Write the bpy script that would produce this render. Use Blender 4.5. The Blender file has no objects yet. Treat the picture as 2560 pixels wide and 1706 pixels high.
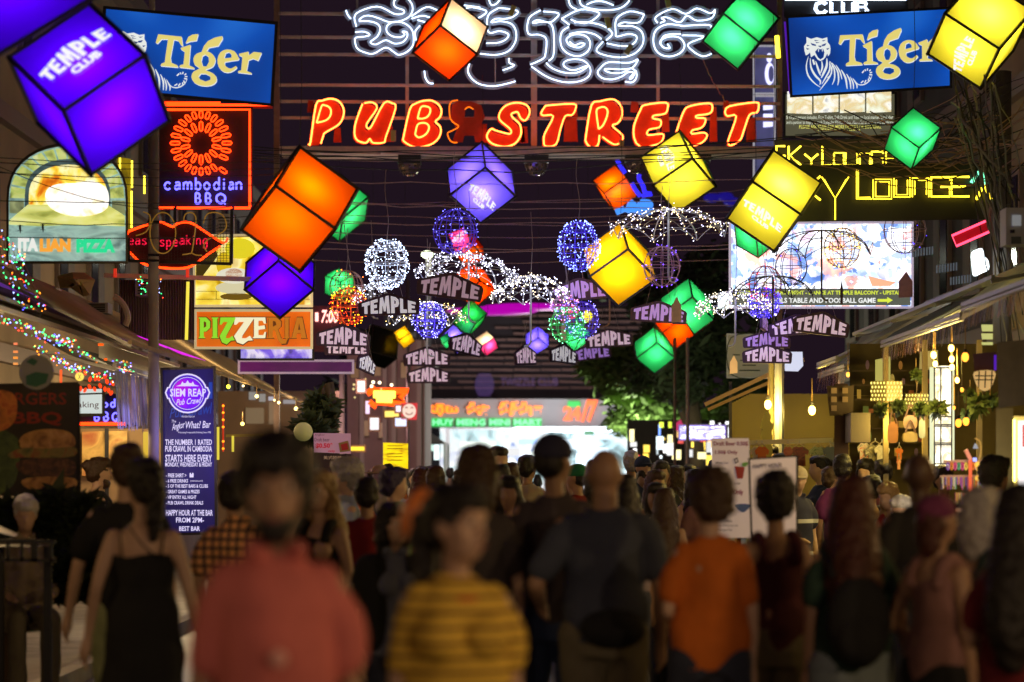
import bpy, math, random
import numpy as np
from mathutils import Vector, Matrix, noise
from mathutils.geometry import tessellate_polygon
random.seed(7)
scene = bpy.context.scene
COL = scene.collection

# ------------------------------------------------------------------ camera
FPX = 6044.0            # focal length in photograph pixels (85 mm on a 36 mm wide frame, 2560 px)
CX, HY, HC = 1280.0, 1186.0, 1.65   # column of the street axis, row of the horizon, eye height
cam_d = bpy.data.cameras.new('camera')
cam = bpy.data.objects.new('camera', cam_d)
COL.objects.link(cam)
cam_d.lens = 85.0
cam_d.sensor_width = 36.0
cam.location = (0, 0, HC)
cam.rotation_euler = (math.radians(90), 0, 0)
cam_d.shift_y = (HY - 853.0) / 2560.0
cam_d.clip_start = 0.1
cam_d.clip_end = 600
cam_d.dof.use_dof = True
cam_d.dof.focus_distance = 26.0
cam_d.dof.aperture_fstop = 1.6
scene.camera = cam
# ------------------------------------------------------------------ night sky
w = bpy.data.worlds.new('World')
scene.world = w
w.use_nodes = True
wn = w.node_tree.nodes
bgn = wn['Background']
bgn.inputs['Color'].default_value = (0.026, 0.013, 0.024, 1)
bgn.inputs['Strength'].default_value = 0.5
scene.view_settings.view_transform = 'Standard'
scene.view_settings.look = 'None'
scene.view_settings.exposure = 0.0
scene.view_settings.gamma = 1.0
scene.view_settings.use_curve_mapping = False
try:
    scene.cycles.max_bounces = 5
    scene.cycles.diffuse_bounces = 2
    scene.cycles.glossy_bounces = 2
    scene.cycles.transmission_bounces = 3
    scene.cycles.transparent_max_bounces = 6
    scene.cycles.sample_clamp_indirect = 3.0
    scene.cycles.caustics_reflective = False
    scene.cycles.caustics_refractive = False
    scene.cycles.use_denoising = True
except Exception:
    pass

# ------------------------------------------------------------------ helpers
def P(x, y, d):
    """world point seen at photograph pixel (x, y) at street depth d metres"""
    return Vector(((x - CX) / FPX * d, d, HC + (HY - y) / FPX * d))
def px(d):
    return d / FPX
def crop(x0, y0, s):
    return lambda u, v: (x0 + u / s, y0 + v / s)
K1 = crop(0, 0, 3.267); K2 = crop(640, 0, 3.267); K3 = crop(1240, 0, 3.267); K4 = crop(1840, 0, 3.267)
K5 = crop(0, 400, 3.267); K6 = crop(560, 360, 3.267); K7 = crop(1200, 360, 3.267); K8 = crop(1840, 380, 3.267)
L1 = crop(0, 800, 3.92); L2 = crop(500, 700, 3.92); L3 = crop(1000, 700, 3.92); L4 = crop(1500, 700, 3.92); L5 = crop(1960, 800, 3.92)

def lin(c):
    if isinstance(c, str):
        c = [int(c[i:i + 2], 16) for i in (0, 2, 4)]
    r = []
    for v in c[:3]:
        v = v / 255.0
        r.append(v / 12.92 if v <= 0.04045 else ((v + 0.055) / 1.055) ** 2.4)
    return tuple(r)

MATS = {}
def mat(name, col, rough=0.6, metal=0.0, emit=None, es=0.0, noise_amt=0.0, noise_scale=8.0, bump=0.0, sample=True, spec=0.4):
    """principled material with procedural mottling and fine relief"""
    if name in MATS:
        return MATS[name]
    m = bpy.data.materials.new(name); m.use_nodes = True
    nt = m.node_tree; b = nt.nodes['Principled BSDF']
    c = col if isinstance(col, tuple) and max(col) <= 1.0 else lin(col)
    b.inputs['Base Color'].default_value = (*c, 1)
    b.inputs['Roughness'].default_value = rough
    b.inputs['Metallic'].default_value = metal
    b.inputs['Specular IOR Level'].default_value = spec
    if noise_amt > 0 or bump > 0:
        tc = nt.nodes.new('ShaderNodeTexCoord')
        nz = nt.nodes.new('ShaderNodeTexNoise'); nz.inputs['Scale'].default_value = noise_scale
        nz.inputs['Detail'].default_value = 5
        nt.links.new(tc.outputs['Object'], nz.inputs['Vector'])
        if noise_amt > 0:
            mx = nt.nodes.new('ShaderNodeMix'); mx.data_type = 'RGBA'
            mx.inputs['A'].default_value = (*[v * (1 - noise_amt) for v in c], 1)
            mx.inputs['B'].default_value = (*[min(1, v * (1 + noise_amt)) for v in c], 1)
            nt.links.new(nz.outputs['Fac'], mx.inputs['Factor'])
            nt.links.new(mx.outputs['Result'], b.inputs['Base Color'])
        if bump > 0:
            bp = nt.nodes.new('ShaderNodeBump'); bp.inputs['Strength'].default_value = bump
            bp.inputs['Distance'].default_value = 0.02
            nt.links.new(nz.outputs['Fac'], bp.inputs['Height'])
            nt.links.new(bp.outputs['Normal'], b.inputs['Normal'])
    if emit is not None:
        e = emit if isinstance(emit, tuple) and max(emit) <= 1.0 else lin(emit)
        b.inputs['Emission Color'].default_value = (*e, 1)
        b.inputs['Emission Strength'].default_value = es
    if not sample:
        m.cycles.emission_sampling = 'NONE'
    MATS[name] = m
    return m
def glow(name, col, es, sample=True, base=(0.02, 0.02, 0.02)):
    return mat(name, base, rough=0.5, emit=lin(col), es=es, sample=sample)
def printed(name, cols, scale=3.0, es=0.9, detail=4, stretch=(1, 1, 1), sample=True, dist=0.6):
    """backlit print: blotches of several colours, flat artwork of a light box"""
    if name in MATS:
        return MATS[name]
    m = bpy.data.materials.new(name); m.use_nodes = True
    nt = m.node_tree; b = nt.nodes['Principled BSDF']
    tc = nt.nodes.new('ShaderNodeTexCoord'); mp = nt.nodes.new('ShaderNodeMapping')
    mp.inputs['Scale'].default_value = stretch
    nz = nt.nodes.new('ShaderNodeTexNoise'); nz.inputs['Scale'].default_value = scale; nz.inputs['Detail'].default_value = detail
    nz.inputs['Distortion'].default_value = dist
    cr = nt.nodes.new('ShaderNodeValToRGB')
    el = cr.color_ramp.elements
    n = len(cols)
    for i, c in enumerate(cols):
        t = 0.3 + 0.4 * i / max(1, n - 1)
        e = el[i] if i < 2 else el.new(t)
        e.position = t; e.color = (*lin(c), 1)
    nt.links.new(tc.outputs['Object'], mp.inputs['Vector']); nt.links.new(mp.outputs['Vector'], nz.inputs['Vector'])
    nt.links.new(nz.outputs['Fac'], cr.inputs['Fac'])
    nt.links.new(cr.outputs['Color'], b.inputs['Base Color'])
    if es > 0:
        b.inputs['Base Color'].default_value = (0.1, 0.1, 0.1, 1)
        nt.links.new(cr.outputs['Color'], b.inputs['Emission Color'])
        b.inputs['Emission Strength'].default_value = es
    b.inputs['Roughness'].default_value = 0.5
    if not sample:
        m.cycles.emission_sampling = 'NONE'
    MATS[name] = m
    return m

def empty(name, loc, label=None, cat=None, group=None, kind=None):
    o = bpy.data.objects.new(name, None); COL.objects.link(o); o.location = loc
    tag(o, label, cat, group, kind)
    return o
def tag(o, label=None, cat=None, group=None, kind=None):
    if label: o['label'] = label
    if cat: o['category'] = cat
    if group: o['group'] = group
    if kind: o['kind'] = kind
    return o
def world_of(o):
    v = Vector((0, 0, 0))
    while o is not None:
        v += o.location
        o = o.parent
    return v

class G:
    """collects world-space faces; build() links them as one mesh object"""
    def __init__(s):
        s.v = []; s.f = []; s.mi = []; s.cur = 0
    def add(s, vs, fs):
        n = len(s.v)
        s.v += [tuple(p) for p in vs]
        s.f += [tuple(i + n for i in f) for f in fs]
        s.mi += [s.cur] * len(fs)
        return s
    def box(s, c, size, M=None):
        hx, hy, hz = size[0] / 2, size[1] / 2, size[2] / 2
        vs = [Vector((x * hx, y * hy, z * hz)) for x in (-1, 1) for y in (-1, 1) for z in (-1, 1)]
        if M is not None: vs = [M @ p for p in vs]
        vs = [p + Vector(c) for p in vs]
        return s.add(vs, [(0, 1, 3, 2), (4, 6, 7, 5), (0, 4, 5, 1), (2, 3, 7, 6), (0, 2, 6, 4), (1, 5, 7, 3)])
    def box2(s, a, b):
        return s.box([(a[i] + b[i]) / 2 for i in range(3)], [abs(a[i] - b[i]) for i in range(3)])
    def bar(s, a, b, t, t2=None):
        a, b = Vector(a), Vector(b); d = b - a
        if d.length < 1e-6: return s
        q = d.to_track_quat('Z', 'Y').to_matrix()
        return s.box((a + b) / 2, (t, t2 or t, d.length), q)
    def tube(s, pts, r, n=6, closed=False, r2=None, caps=True):
        pts = [Vector(p) for p in pts]
        pts = [p for i, p in enumerate(pts) if i == 0 or (p - pts[i - 1]).length > 1e-5]
        m = len(pts)
        if m < 2: return s
        rings = []; up = None
        for i, p in enumerate(pts):
            if closed: t = pts[(i + 1) % m] - pts[i - 1]
            else: t = pts[min(i + 1, m - 1)] - pts[max(i - 1, 0)]
            if t.length < 1e-7: t = Vector((0, 0, 1))
            t.normalize()
            if up is None:
                up = t.orthogonal().normalized()
            else:
                up = (up - t * up.dot(t))
                up = up.normalized() if up.length > 1e-6 else t.orthogonal().normalized()
            w_ = t.cross(up)
            rr = r if r2 is None else r + (r2 - r) * i / (m - 1)
            if isinstance(r, (list, tuple)): rr = r[i]
            rings.append([p + (up * math.cos(2 * math.pi * k / n) + w_ * math.sin(2 * math.pi * k / n)) * rr for k in range(n)])
        vs = [q for R_ in rings for q in R_]; fs = []
        for i in range(m if closed else m - 1):
            j = (i + 1) % m
            for k in range(n):
                l = (k + 1) % n
                fs.append((i * n + k, i * n + l, j * n + l, j * n + k))
        if caps and not closed:
            fs.append(tuple(range(n - 1, -1, -1))); fs.append(tuple((m - 1) * n + k for k in range(n)))
        return s.add(vs, fs)
    def ell(s, c, r, nu=12, nv=8, M=None, zmin=-1.0, zmax=1.0):
        c = Vector(c); vs = []; fs = []
        a0, a1 = math.asin(zmin), math.asin(zmax)
        for j in range(nv + 1):
            a = a0 + (a1 - a0) * j / nv
            for i in range(nu):
                b = 2 * math.pi * i / nu
                q = Vector((r[0] * math.cos(a) * math.cos(b), r[1] * math.cos(a) * math.sin(b), r[2] * math.sin(a)))
                if M is not None: q = M @ q
                vs.append(c + q)
        for j in range(nv):
            for i in range(nu):
                k = (i + 1) % nu
                fs.append((j * nu + i, j * nu + k, (j + 1) * nu + k, (j + 1) * nu + i))
        fs.append(tuple(range(nu - 1, -1, -1))); fs.append(tuple(nv * nu + i for i in range(nu)))
        return s.add(vs, fs)
    def octa(s, c, r):
        c = Vector(c)
        vs = [c + Vector(q) * r for q in ((1, 0, 0), (-1, 0, 0), (0, 1, 0), (0, -1, 0), (0, 0, 1), (0, 0, -1))]
        return s.add(vs, [(0, 2, 4), (2, 1, 4), (1, 3, 4), (3, 0, 4), (2, 0, 5), (1, 2, 5), (3, 1, 5), (0, 3, 5)])
    def quad(s, a, b, c, d):
        return s.add([a, b, c, d], [(0, 1, 2, 3)])
    def prism(s, loops, d, t=0.0, mp=None):
        """loops of photograph pixels (first outer, rest holes) at depth d, extruded t metres away from the street's near end"""
        f = mp or (lambda q, e: P(q[0], q[1], d + e))
        loops = [[q for q in L] for L in loops]
        flat = [q for L in loops for q in L]
        tris = tessellate_polygon([[Vector((q[0], q[1], 0)) for q in L] for L in loops])
        n = len(flat)
        vs = [f(q, 0) for q in flat]; fs = [tuple(t_) for t_ in tris]
        if t:
            vs += [f(q, t) for q in flat]
            fs += [tuple(i + n for i in reversed(t_)) for t_ in tris]
            o = 0
            for L in loops:
                m = len(L)
                for i in range(m):
                    j = (i + 1) % m
                    fs.append((o + i, o + j, o + j + n, o + i + n))
                o += m
        return s.add(vs, fs)
    def build(s, name, m, parent=None, smooth=False, kind=None):
        me = bpy.data.meshes.new(name)
        off = world_of(parent) if parent is not None else Vector((0, 0, 0))
        o_loc = None
        vs = s.v
        if parent is not None:
            vs = [(x - off[0], y - off[1], z - off[2]) for x, y, z in vs]
        elif vs:
            a = np.array(vs); c = (a.min(0) + a.max(0)) / 2; c[2] = a[:, 2].min()
            o_loc = Vector(c.tolist()); vs = (a - c).tolist()
        me.from_pydata(vs, [], s.f)
        ms = m if isinstance(m, (list, tuple)) else [m]
        for q in ms: me.materials.append(q)
        if len(ms) > 1: me.polygons.foreach_set('material_index', s.mi)
        if smooth: me.polygons.foreach_set('use_smooth', [True] * len(me.polygons))
        me.update()
        o = bpy.data.objects.new(name, me); COL.objects.link(o)
        if parent is not None: o.parent = parent
        elif o_loc is not None: o.location = o_loc
        if kind: o['kind'] = kind
        return o

def smooth_path(pts, n=5, closed=False):
    """Catmull-Rom through 2D/3D points"""
    m = len(pts)
    if m < 3: return list(pts)
    out = []
    idx = (lambda i: i % m) if closed else (lambda i: min(max(i, 0), m - 1))
    for i in range(m if closed else m - 1):
        p0, p1, p2, p3 = [np.array(pts[idx(i + k)], float) for k in (-1, 0, 1, 2)]
        for j in range(n):
            t = j / n
            q = 0.5 * ((2 * p1) + (-p0 + p2) * t + (2 * p0 - 5 * p1 + 4 * p2 - p3) * t * t + (-p0 + 3 * p1 - 3 * p2 + p3) * t ** 3)
            out.append(tuple(q))
    if not closed: out.append(tuple(pts[-1]))
    return out

def path3(K, pts, d, n=4, smooth=True, closed=False):
    q = [K(*p) for p in pts]
    if smooth: q = smooth_path(q, n, closed)
    return [P(x, y, d) for x, y in q]

def font_verts(s, bold=0.0, res=2, shear=0.0, spacing=1.0):
    cu = bpy.data.curves.new('t', 'FONT'); cu.body = s; cu.resolution_u = res; cu.offset = bold; cu.shear = shear
    cu.space_character = spacing
    ob = bpy.data.objects.new('t', cu); COL.objects.link(ob)
    dg = bpy.context.evaluated_depsgraph_get()
    me = bpy.data.meshes.new_from_object(ob.evaluated_get(dg))
    vs = np.array([v.co[:] for v in me.vertices]) if len(me.vertices) else np.zeros((0, 3))
    fs = [tuple(p.vertices) for p in me.polygons]
    bpy.data.objects.remove(ob); bpy.data.curves.remove(cu); bpy.data.meshes.remove(me)
    return vs, fs
def text(g, s, quad, d, t=0.0, bold=0.0, shear=0.0, fm=None, spacing=1.0):
    """fit the string into the pixel quad (top left, top right, bottom right, bottom left) at depth d"""
    vs, fs = font_verts(s, bold, 2, shear, spacing)
    if not len(vs): return
    lo, hi = vs.min(0), vs.max(0); sz = np.maximum(hi - lo, 1e-6)
    if isinstance(quad[0], (int, float)):
        x0, y0, x1, y1 = quad; quad = [(x0, y0), (x1, y0), (x1, y1), (x0, y1)]
    tl, tr, br, bl = [np.array(q, float) for q in quad]
    out = []
    for v in vs:
        a = (v[0] - lo[0]) / sz[0]; b = (v[1] - lo[1]) / sz[1]
        q = (bl * (1 - a) + br * a) * (1 - b) + (tl * (1 - a) + tr * a) * b
        out.append(fm(q[0], q[1]) if fm else P(q[0], q[1], d))
    g.add(out, fs)
    return g

def neon(name, K, paths, d, r, m, parent, smooth=True, n=4, label=None):
    g = G()
    for p in paths:
        g.tube(path3(K, p, d, n, smooth), r, 6)
    o = g.build(name, m, parent, smooth=True)
    if label: o['label'] = label
    return o
def lightbox(name, quad, d, depth, face_m, frame_m, label, cat, group=None, rim=0.03, face_name='panel', pad=None):
    """box sign: casing plus luminous front panel; quad = tl,tr,br,bl in photograph pixels"""
    if isinstance(quad[0], (int, float)):
        x0, y0, x1, y1 = quad; quad = [(x0, y0), (x1, y0), (x1, y1), (x0, y1)]
    c = np.mean(np.array(quad), axis=0)
    e = empty(name, P(c[0], quad[2][1], d), label, cat, group)
    r = rim / px(d)
    out = [(q[0] + (r if q[0] > c[0] else -r), q[1] + (r if q[1] > c[1] else -r)) for q in quad]
    G().prism([out], d + 0.012, depth).build('casing', frame_m, e)
    g = G(); g.prism([out, [tuple(q) for q in quad]], d - 0.02, 0.032); g.build('frame', frame_m, e)
    G().prism([quad], d, 0.008).build(face_name, face_m, e)
    return e

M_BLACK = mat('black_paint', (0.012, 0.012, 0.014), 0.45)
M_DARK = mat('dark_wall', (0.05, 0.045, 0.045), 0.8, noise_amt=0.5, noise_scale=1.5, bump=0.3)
M_STEEL = mat('steel_paint', (0.55, 0.5, 0.5), 0.5, noise_amt=0.35, noise_scale=6, bump=0.2)
M_RUST = mat('rusty_steel', (0.25, 0.17, 0.14), 0.6, noise_amt=0.5, noise_scale=9, bump=0.2)
M_WIRE = mat('cable_rubber', (0.02, 0.02, 0.02), 0.6)
M_WIREP = mat('pale_cable', (0.35, 0.28, 0.28), 0.6)
M_WHITE = mat('white_paint', (0.7, 0.7, 0.7), 0.5)
# point lights, both for real lamps and for added fill
def lamp(name, loc, col, power, r=0.1, parent=None):
    l = bpy.data.lights.new(name, 'POINT'); l.color = col; l.energy = power; l.shadow_soft_size = r
    o = bpy.data.objects.new(name, l); COL.objects.link(o); o.location = loc
    if parent is not None:
        o.parent = parent; o.location = Vector(loc) - world_of(parent)
    return o

# ================================================================== ground, street, buildings
def noisy_ground(name, c1, c2, scale, rough=0.5, bump=0.5):
    m = bpy.data.materials.new(name); m.use_nodes = True
    nt = m.node_tree; b = nt.nodes['Principled BSDF']
    tc = nt.nodes.new('ShaderNodeTexCoord')
    nz = nt.nodes.new('ShaderNodeTexNoise'); nz.inputs['Scale'].default_value = scale; nz.inputs['Detail'].default_value = 8
    cr = nt.nodes.new('ShaderNodeValToRGB')
    cr.color_ramp.elements[0].position = 0.35; cr.color_ramp.elements[0].color = (*c1, 1)
    cr.color_ramp.elements[1].position = 0.7; cr.color_ramp.elements[1].color = (*c2, 1)
    bp = nt.nodes.new('ShaderNodeBump'); bp.inputs['Strength'].default_value = bump; bp.inputs['Distance'].default_value = 0.01
    nt.links.new(tc.outputs['Object'], nz.inputs['Vector']); nt.links.new(nz.outputs['Fac'], cr.inputs['Fac'])
    nt.links.new(cr.outputs['Color'], b.inputs['Base Color']); nt.links.new(nz.outputs['Fac'], bp.inputs['Height'])
    nt.links.new(bp.outputs['Normal'], b.inputs['Normal']); b.inputs['Roughness'].default_value = rough
    return m
M_ROAD = noisy_ground('asphalt', (0.03, 0.03, 0.032), (0.09, 0.085, 0.08), 6, 0.45)
M_PAVE = noisy_ground('paving', (0.12, 0.1, 0.09), (0.24, 0.21, 0.19), 3, 0.55)
M_EARTH = noisy_ground('earth', (0.04, 0.035, 0.03), (0.08, 0.07, 0.06), 1, 0.9)
G().quad((-250, -30, -0.01), (250, -30, -0.01), (250, 450, -0.01), (-250, 450, -0.01)).build('ground', M_EARTH, kind='structure')
G().quad((-3.4, -10, 0), (3.4, -10, 0), (3.4, 110, 0), (-3.4, 110, 0)).build('road', M_ROAD, kind='structure')
for sx in (-1, 1):
    G().box2((sx * 3.55, -10, -0.005), (sx * 9, 62, 0.10)).build('pavement', M_PAVE, kind='structure')
    G().box2((sx * 3.4, -10, -0.005), (sx * 3.545, 62, 0.125)).build('kerb', mat('kerb_stone', (0.3, 0.28, 0.26), 0.8, noise_amt=0.3, noise_scale=4), kind='structure')

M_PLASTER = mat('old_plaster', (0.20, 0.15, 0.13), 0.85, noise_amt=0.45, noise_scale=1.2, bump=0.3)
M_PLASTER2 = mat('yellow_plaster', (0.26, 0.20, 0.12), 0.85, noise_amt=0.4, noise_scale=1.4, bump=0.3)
M_WINDOW = mat('dark_glass', (0.02, 0.02, 0.025), 0.08)
M_FRAME = mat('window_frame', (0.16, 0.12, 0.1), 0.6)
M_SHUT = mat('shutter_boards', (0.14, 0.13, 0.12), 0.7, noise_amt=0.3, noise_scale=5)
def building(side, y0, y1, h, m, label, x=6.2, depth=7, floors=3):
    e = empty('shophouse', (side * (x + depth / 2), (y0 + y1) / 2, 0), label, 'building', 'shophouses along the street')
    G().box2((side * x, y0, 0.1), (side * (x + depth), y1, h)).build('wall', m, e)
    G().box2((side * (x - 0.25), y0, h), (side * (x + depth), y1, h + 0.3)).build('roof', M_FRAME, e)
    fh = (h - 0.3) / floors
    for f in range(1, floors):
        G().box2((side * (x - 0.12), y0 + 0.02, f * fh + 0.1), (side * (x - 0.002), y1 - 0.02, f * fh + 0.32)).build('ledge', M_FRAME, e)
        n = max(1, int((y1 - y0) / 2.2)); st = (y1 - y0) / n
        for k in range(n):
            yc = y0 + (k + 0.5) * st; z0 = f * fh + 0.8
            fr = G().box2((side * (x - 0.06), yc - 0.6, z0), (side * (x - 0.003), yc + 0.6, z0 + 1.5)).build('window', M_FRAME, e)
            G().box2((side * (x - 0.075), yc - 0.52, z0 + 0.08), (side * (x - 0.063), yc - 0.03, z0 + 1.42)).build('pane', M_WINDOW, fr)
            G().box2((side * (x - 0.075), yc + 0.03, z0 + 0.08), (side * (x - 0.063), yc + 0.52, z0 + 1.42)).build('pane', M_SHUT, fr)
    return e
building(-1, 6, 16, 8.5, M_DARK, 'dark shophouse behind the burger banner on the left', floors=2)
building(-1, 16.2, 27, 10, M_PLASTER, 'dim plastered shophouse behind the arched pizza sign and red neon signs', floors=3)
building(-1, 27.2, 42, 9, M_PLASTER2, 'yellowish shophouse behind the large beige awning left of the crowd', floors=3)
building(-1, 42.2, 60, 8, M_PLASTER, 'far left shophouse behind the orange neon arrow', floors=3)
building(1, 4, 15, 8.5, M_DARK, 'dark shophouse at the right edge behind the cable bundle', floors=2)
building(1, 15.2, 31, 9.5, M_PLASTER2, 'shophouse above the warm lit stalls on the right', floors=3)
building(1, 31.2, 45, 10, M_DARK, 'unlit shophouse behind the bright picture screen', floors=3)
# block across the junction
e = empty('corner_building', P(1290, 1186, 78), 'dark office block above the white mini mart with a faint louvred sign', 'building')
G().box2(tuple(P(960, 1186, 76))[:2] + (0.0,), (P(1640, 0, 76)[0], 90, P(0, 765, 76)[2])).build('wall', mat('block_wall', (0.035, 0.025, 0.03), 0.8, noise_amt=0.4, noise_scale=0.8), e)
g = G()
for k in range(14):
    y = 772 + k * 15
    x = (1215 if k < 6 else 1000) + 23 * (k * 7 % 5)
    while x < 1600:
        w_ = 30 + (x * 13 + k * 37) % 60; g.prism([[(x, y), (x + w_, y + 1), (x + w_, y + 6 - k % 2), (x, y + 5)]], 75.8 - .1 * (k % 3), 0.15); x += w_ + (3 if (int(x) + k) % 3 else 22)
g.build('louvre', mat('brown_louvre', (0.26, 0.14, 0.12), 0.7, noise_amt=0.5, noise_scale=1), e)
lamp('fill_light', P(1400, 1000, 66), (1, 0.55, 0.5), 320, 0.5, e)  # light without a fixture that brightens the louvres
g = G()
for k in range(11):
    y = 935 + k * 5.2; hw = 24 * math.sqrt(max(0, 1 - ((k - 5) / 6.5) ** 2))
    g.prism([[(1211 - hw, y), (1211 + hw, y), (1211 + hw, y + 3), (1211 - hw, y + 3)]], 75.6, 0.05)
g.build('louvre_emblem', glow('dim_purple', (100, 70, 140), 0.5), e)
g = G(); text(g, 'TWIZZLE CLUB', (1252, 945, 1395, 965), 75.6)
g.build('lettering', glow('dim_purple2', (120, 80, 140), 0.5), e)

# mini mart
e = empty('mini_mart', P(1300, 1180, 74), 'white brightly lit mini mart with orange Khmer and green letters at the street end', 'shop')
M_MARTW = mat('mart_wall', (0.30, 0.28, 0.29), 0.7, noise_amt=0.1)
G().box2((P(1040, 0, 72.5)[0], 72.5, P(0, 1066, 72.5)[2]), (P(1570, 0, 72.5)[0], 75.5, P(0, 998, 72.5)[2])).build('fascia', M_MARTW, e)
G().box2((P(1100, 0, 75)[0], 75, 0), (P(1570, 0, 75)[0], 75.5, P(0, 1066, 75)[2])).build('interior', printed('mart_inside', [(90, 110, 110), (200, 230, 235), (255, 255, 255), (120, 140, 190)], 1.6, 0.9, 6), e)
g = G(); M_OR = glow('mart_orange', (255, 120, 15), 2.6)
text(g, 'ហ៊ុយ', (1075, 1010, 1146, 1040), 72.3, bold=0.06); text(g, 'ម៉េង', (1166, 1006, 1226, 1038), 72.3, bold=0.06)
text(g, 'មីនីម៉ាត', (1246, 1004, 1356, 1040), 72.3, bold=0.06)
g.build('lettering', M_OR, e)
g = G(); text(g, 'HUY MENG MINI MART', (1081, 1048, 1354, 1064), 72.3, bold=0.04)
g.build('lettering', glow('mart_green_core', (150, 255, 190), 1.2), e)
g = G(); 
for a, b in ((1079, 1131), (1140, 1195), (1200, 1212), (1222, 1276), (1282, 1354)):
    g.prism([[(a, 1046), (b, 1046), (b, 1067), (a, 1067)]], 72.42, 0.04)
g.build('lettering_case', glow('mart_green', (0, 205, 70), 1.1), e)
g = G(); text(g, '24', (1408, 1016, 1452, 1052), 72.3, bold=0.05); text(g, '/7', (1452, 1000, 1495, 1056), 72.3, bold=0.05, shear=0.2)
g.build('lettering', glow('mart_orange2', (255, 95, 20), 2.2), e)
lamp('canopy_light', P(1400, 1060, 67), (0.88, 0.95, 1), 900, 0.6, e)
g = G(); g.prism([[(1420, 1003), (1450, 1003), (1452, 1018), (1418, 1018)]], 72.3, 0.05); g.build('badge', glow('mart_green2', (0, 210, 70), 1.2), e)
g = G(); g.prism([[(1290, 1068), (1545, 1068), (1545, 1080), (1262, 1084)]], 70, 1.5); g.build('canopy_lamp', glow('tube_white', (235, 250, 255), 4), e)
g = G(); g.prism([[(1114, 1070), (1290, 1070), (1290, 1075), (1114, 1075)]], 70.5, 1.5); g.build('canopy_beam', M_WHITE, e)
for a, b, c_, d_ in ((1295, 1098, 1345, 1112), (1320, 1130, 1372, 1170), (1380, 1100, 1440, 1125), (1480, 1082, 1540, 1100), (1440, 1120, 1520, 1165), (1250, 1120, 1300, 1140), (1150, 1105, 1240, 1122)):
    G().prism([[(a, b), (c_, b), (c_, d_), (a, d_)]], 74, 0.3).build('display', glow('cool_white_%d' % a, random.choice([(220, 240, 255), (255, 255, 255), (150, 180, 230), (240, 250, 240)]), random.uniform(0.8, 2.4)), e)
G().bar(P(1119, 1070, 70), (P(1119, 0, 70)[0], 70, 0), 0.12).build('post', M_WHITE, e)
G().prism([[(1460, 1077), (1485, 1077), (1485, 1088), (1460, 1088)]], 69.8, 0.05).build('badge', glow('teal', (0, 150, 90), 0.9), e)

# street tent
e = empty('market_tent', P(1080, 1186, 60), 'grey peaked market tent left of the mini mart', 'tent')
a, b = P(1025, 1107, 58), P(1112, 1107, 58); top = P(1075, 1082, 60)
g = G(); q = [a, b, Vector((b.x, 61, b.z)), Vector((a.x, 61, a.z))]
for i in range(4): g.add([q[i], q[(i + 1) % 4], top], [(0, 1, 2)])
g.build('canopy', mat('tent_cloth', (0.5, 0.48, 0.42), 0.8), e)
for p in q: G().bar(p, (p.x, p.y, 0), 0.06).build('leg', M_WHITE, e)
G().prism([[(1032, 1112), (1084, 1112), (1084, 1128), (1032, 1128)]], 57.9, 0.1).build('lamp', glow('cool_lamp', (210, 250, 235), 1.2), e)
G().prism([[(1085, 1112), (1098, 1112), (1098, 1150), (1085, 1150)]], 57.9, 0.1).build('lamp', glow('cool_lamp2', (235, 255, 255), 1.6), e)

# trees
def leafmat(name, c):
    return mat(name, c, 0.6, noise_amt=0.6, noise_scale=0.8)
def tree(name, x, d, top, spread, base_y, n, m, label, trunk=True, seed=1, zc=None, flat=1.0):
    rnd = random.Random(seed)
    c = P(x, top, d)
    base = Vector((c.x, d, 0))
    e = empty(name, base, label, 'tree')
    sp = spread * px(d)
    zlo = HC + (HY - base_y) * px(d)
    hz = (c.z - zlo) / 2; ctr = Vector((c.x, d, zlo + hz))
    if trunk:
        g = G(); g.tube([base, base + Vector((0.15, 0, zlo * 0.6)), ctr + Vector((0, 0, -hz * 0.3))], [0.3, 0.22, 0.12], 8)
        for k in range(9):
            a = rnd.uniform(0, 6.28); t = ctr + Vector((math.cos(a) * sp * 0.7, math.sin(a) * sp * 0.4, rnd.uniform(-0.6, 0.7) * hz))
            s_ = base + Vector((0.12, 0, zlo * rnd.uniform(0.7, 1.1)))
            g.tube([s_, (s_ + t) / 2 + Vector((0, 0, 0.3)), t], [0.09, 0.06, 0.03], 5)
        g.build('trunk', mat('bark', (0.10, 0.075, 0.05), 0.9, noise_amt=0.4, noise_scale=6, bump=0.4), e, smooth=True)
    g = G()
    clumps = [(rnd.gauss(0, 0.45), rnd.gauss(0, 0.35), rnd.uniform(-0.9, 0.9)) for _ in range(60)]
    for _ in range(n):
        k = rnd.choice(clumps); s_ = rnd.uniform(0.5, 1)
        q = ctr + Vector((k[0] * sp * (1 - abs(k[2]) * 0.3), k[1] * sp, k[2] * hz)) + Vector((rnd.gauss(0, 0.09) * sp, rnd.gauss(0, 0.09) * sp, rnd.gauss(0, 0.09) * hz * 1.2))
        u = Vector((rnd.gauss(0, 1), rnd.gauss(0, 1), rnd.gauss(0, 0.5))).normalized(); v_ = u.orthogonal().normalized()
        L = rnd.uniform(0.10, 0.22) * flat
        g.add([q - u * L, q + v_ * L * 0.35, q + u * L, q - v_ * L * 0.35], [(0, 1, 2, 3)])
    g.build('crown', m, e)
    return e
lamp('fill_light', P(1600, 1085, 54.6), (0.9, 1, 0.7), 380, 0.3, e)  # added light without a fixture, brightens the green tree
lamp('fill_light', P(1720, 1030, 46), (0.9, 1, 0.6), 150, 0.5, e)  # second added light for the tree crowns, no fixture
tree('broadleaf_tree', 1655, 56, 850, 220, 1070, 26000, leafmat('leaf_green', (0.12, 0.19, 0.05)), 'large green street tree hanging over the street end right of the mini mart', seed=3)
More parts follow.
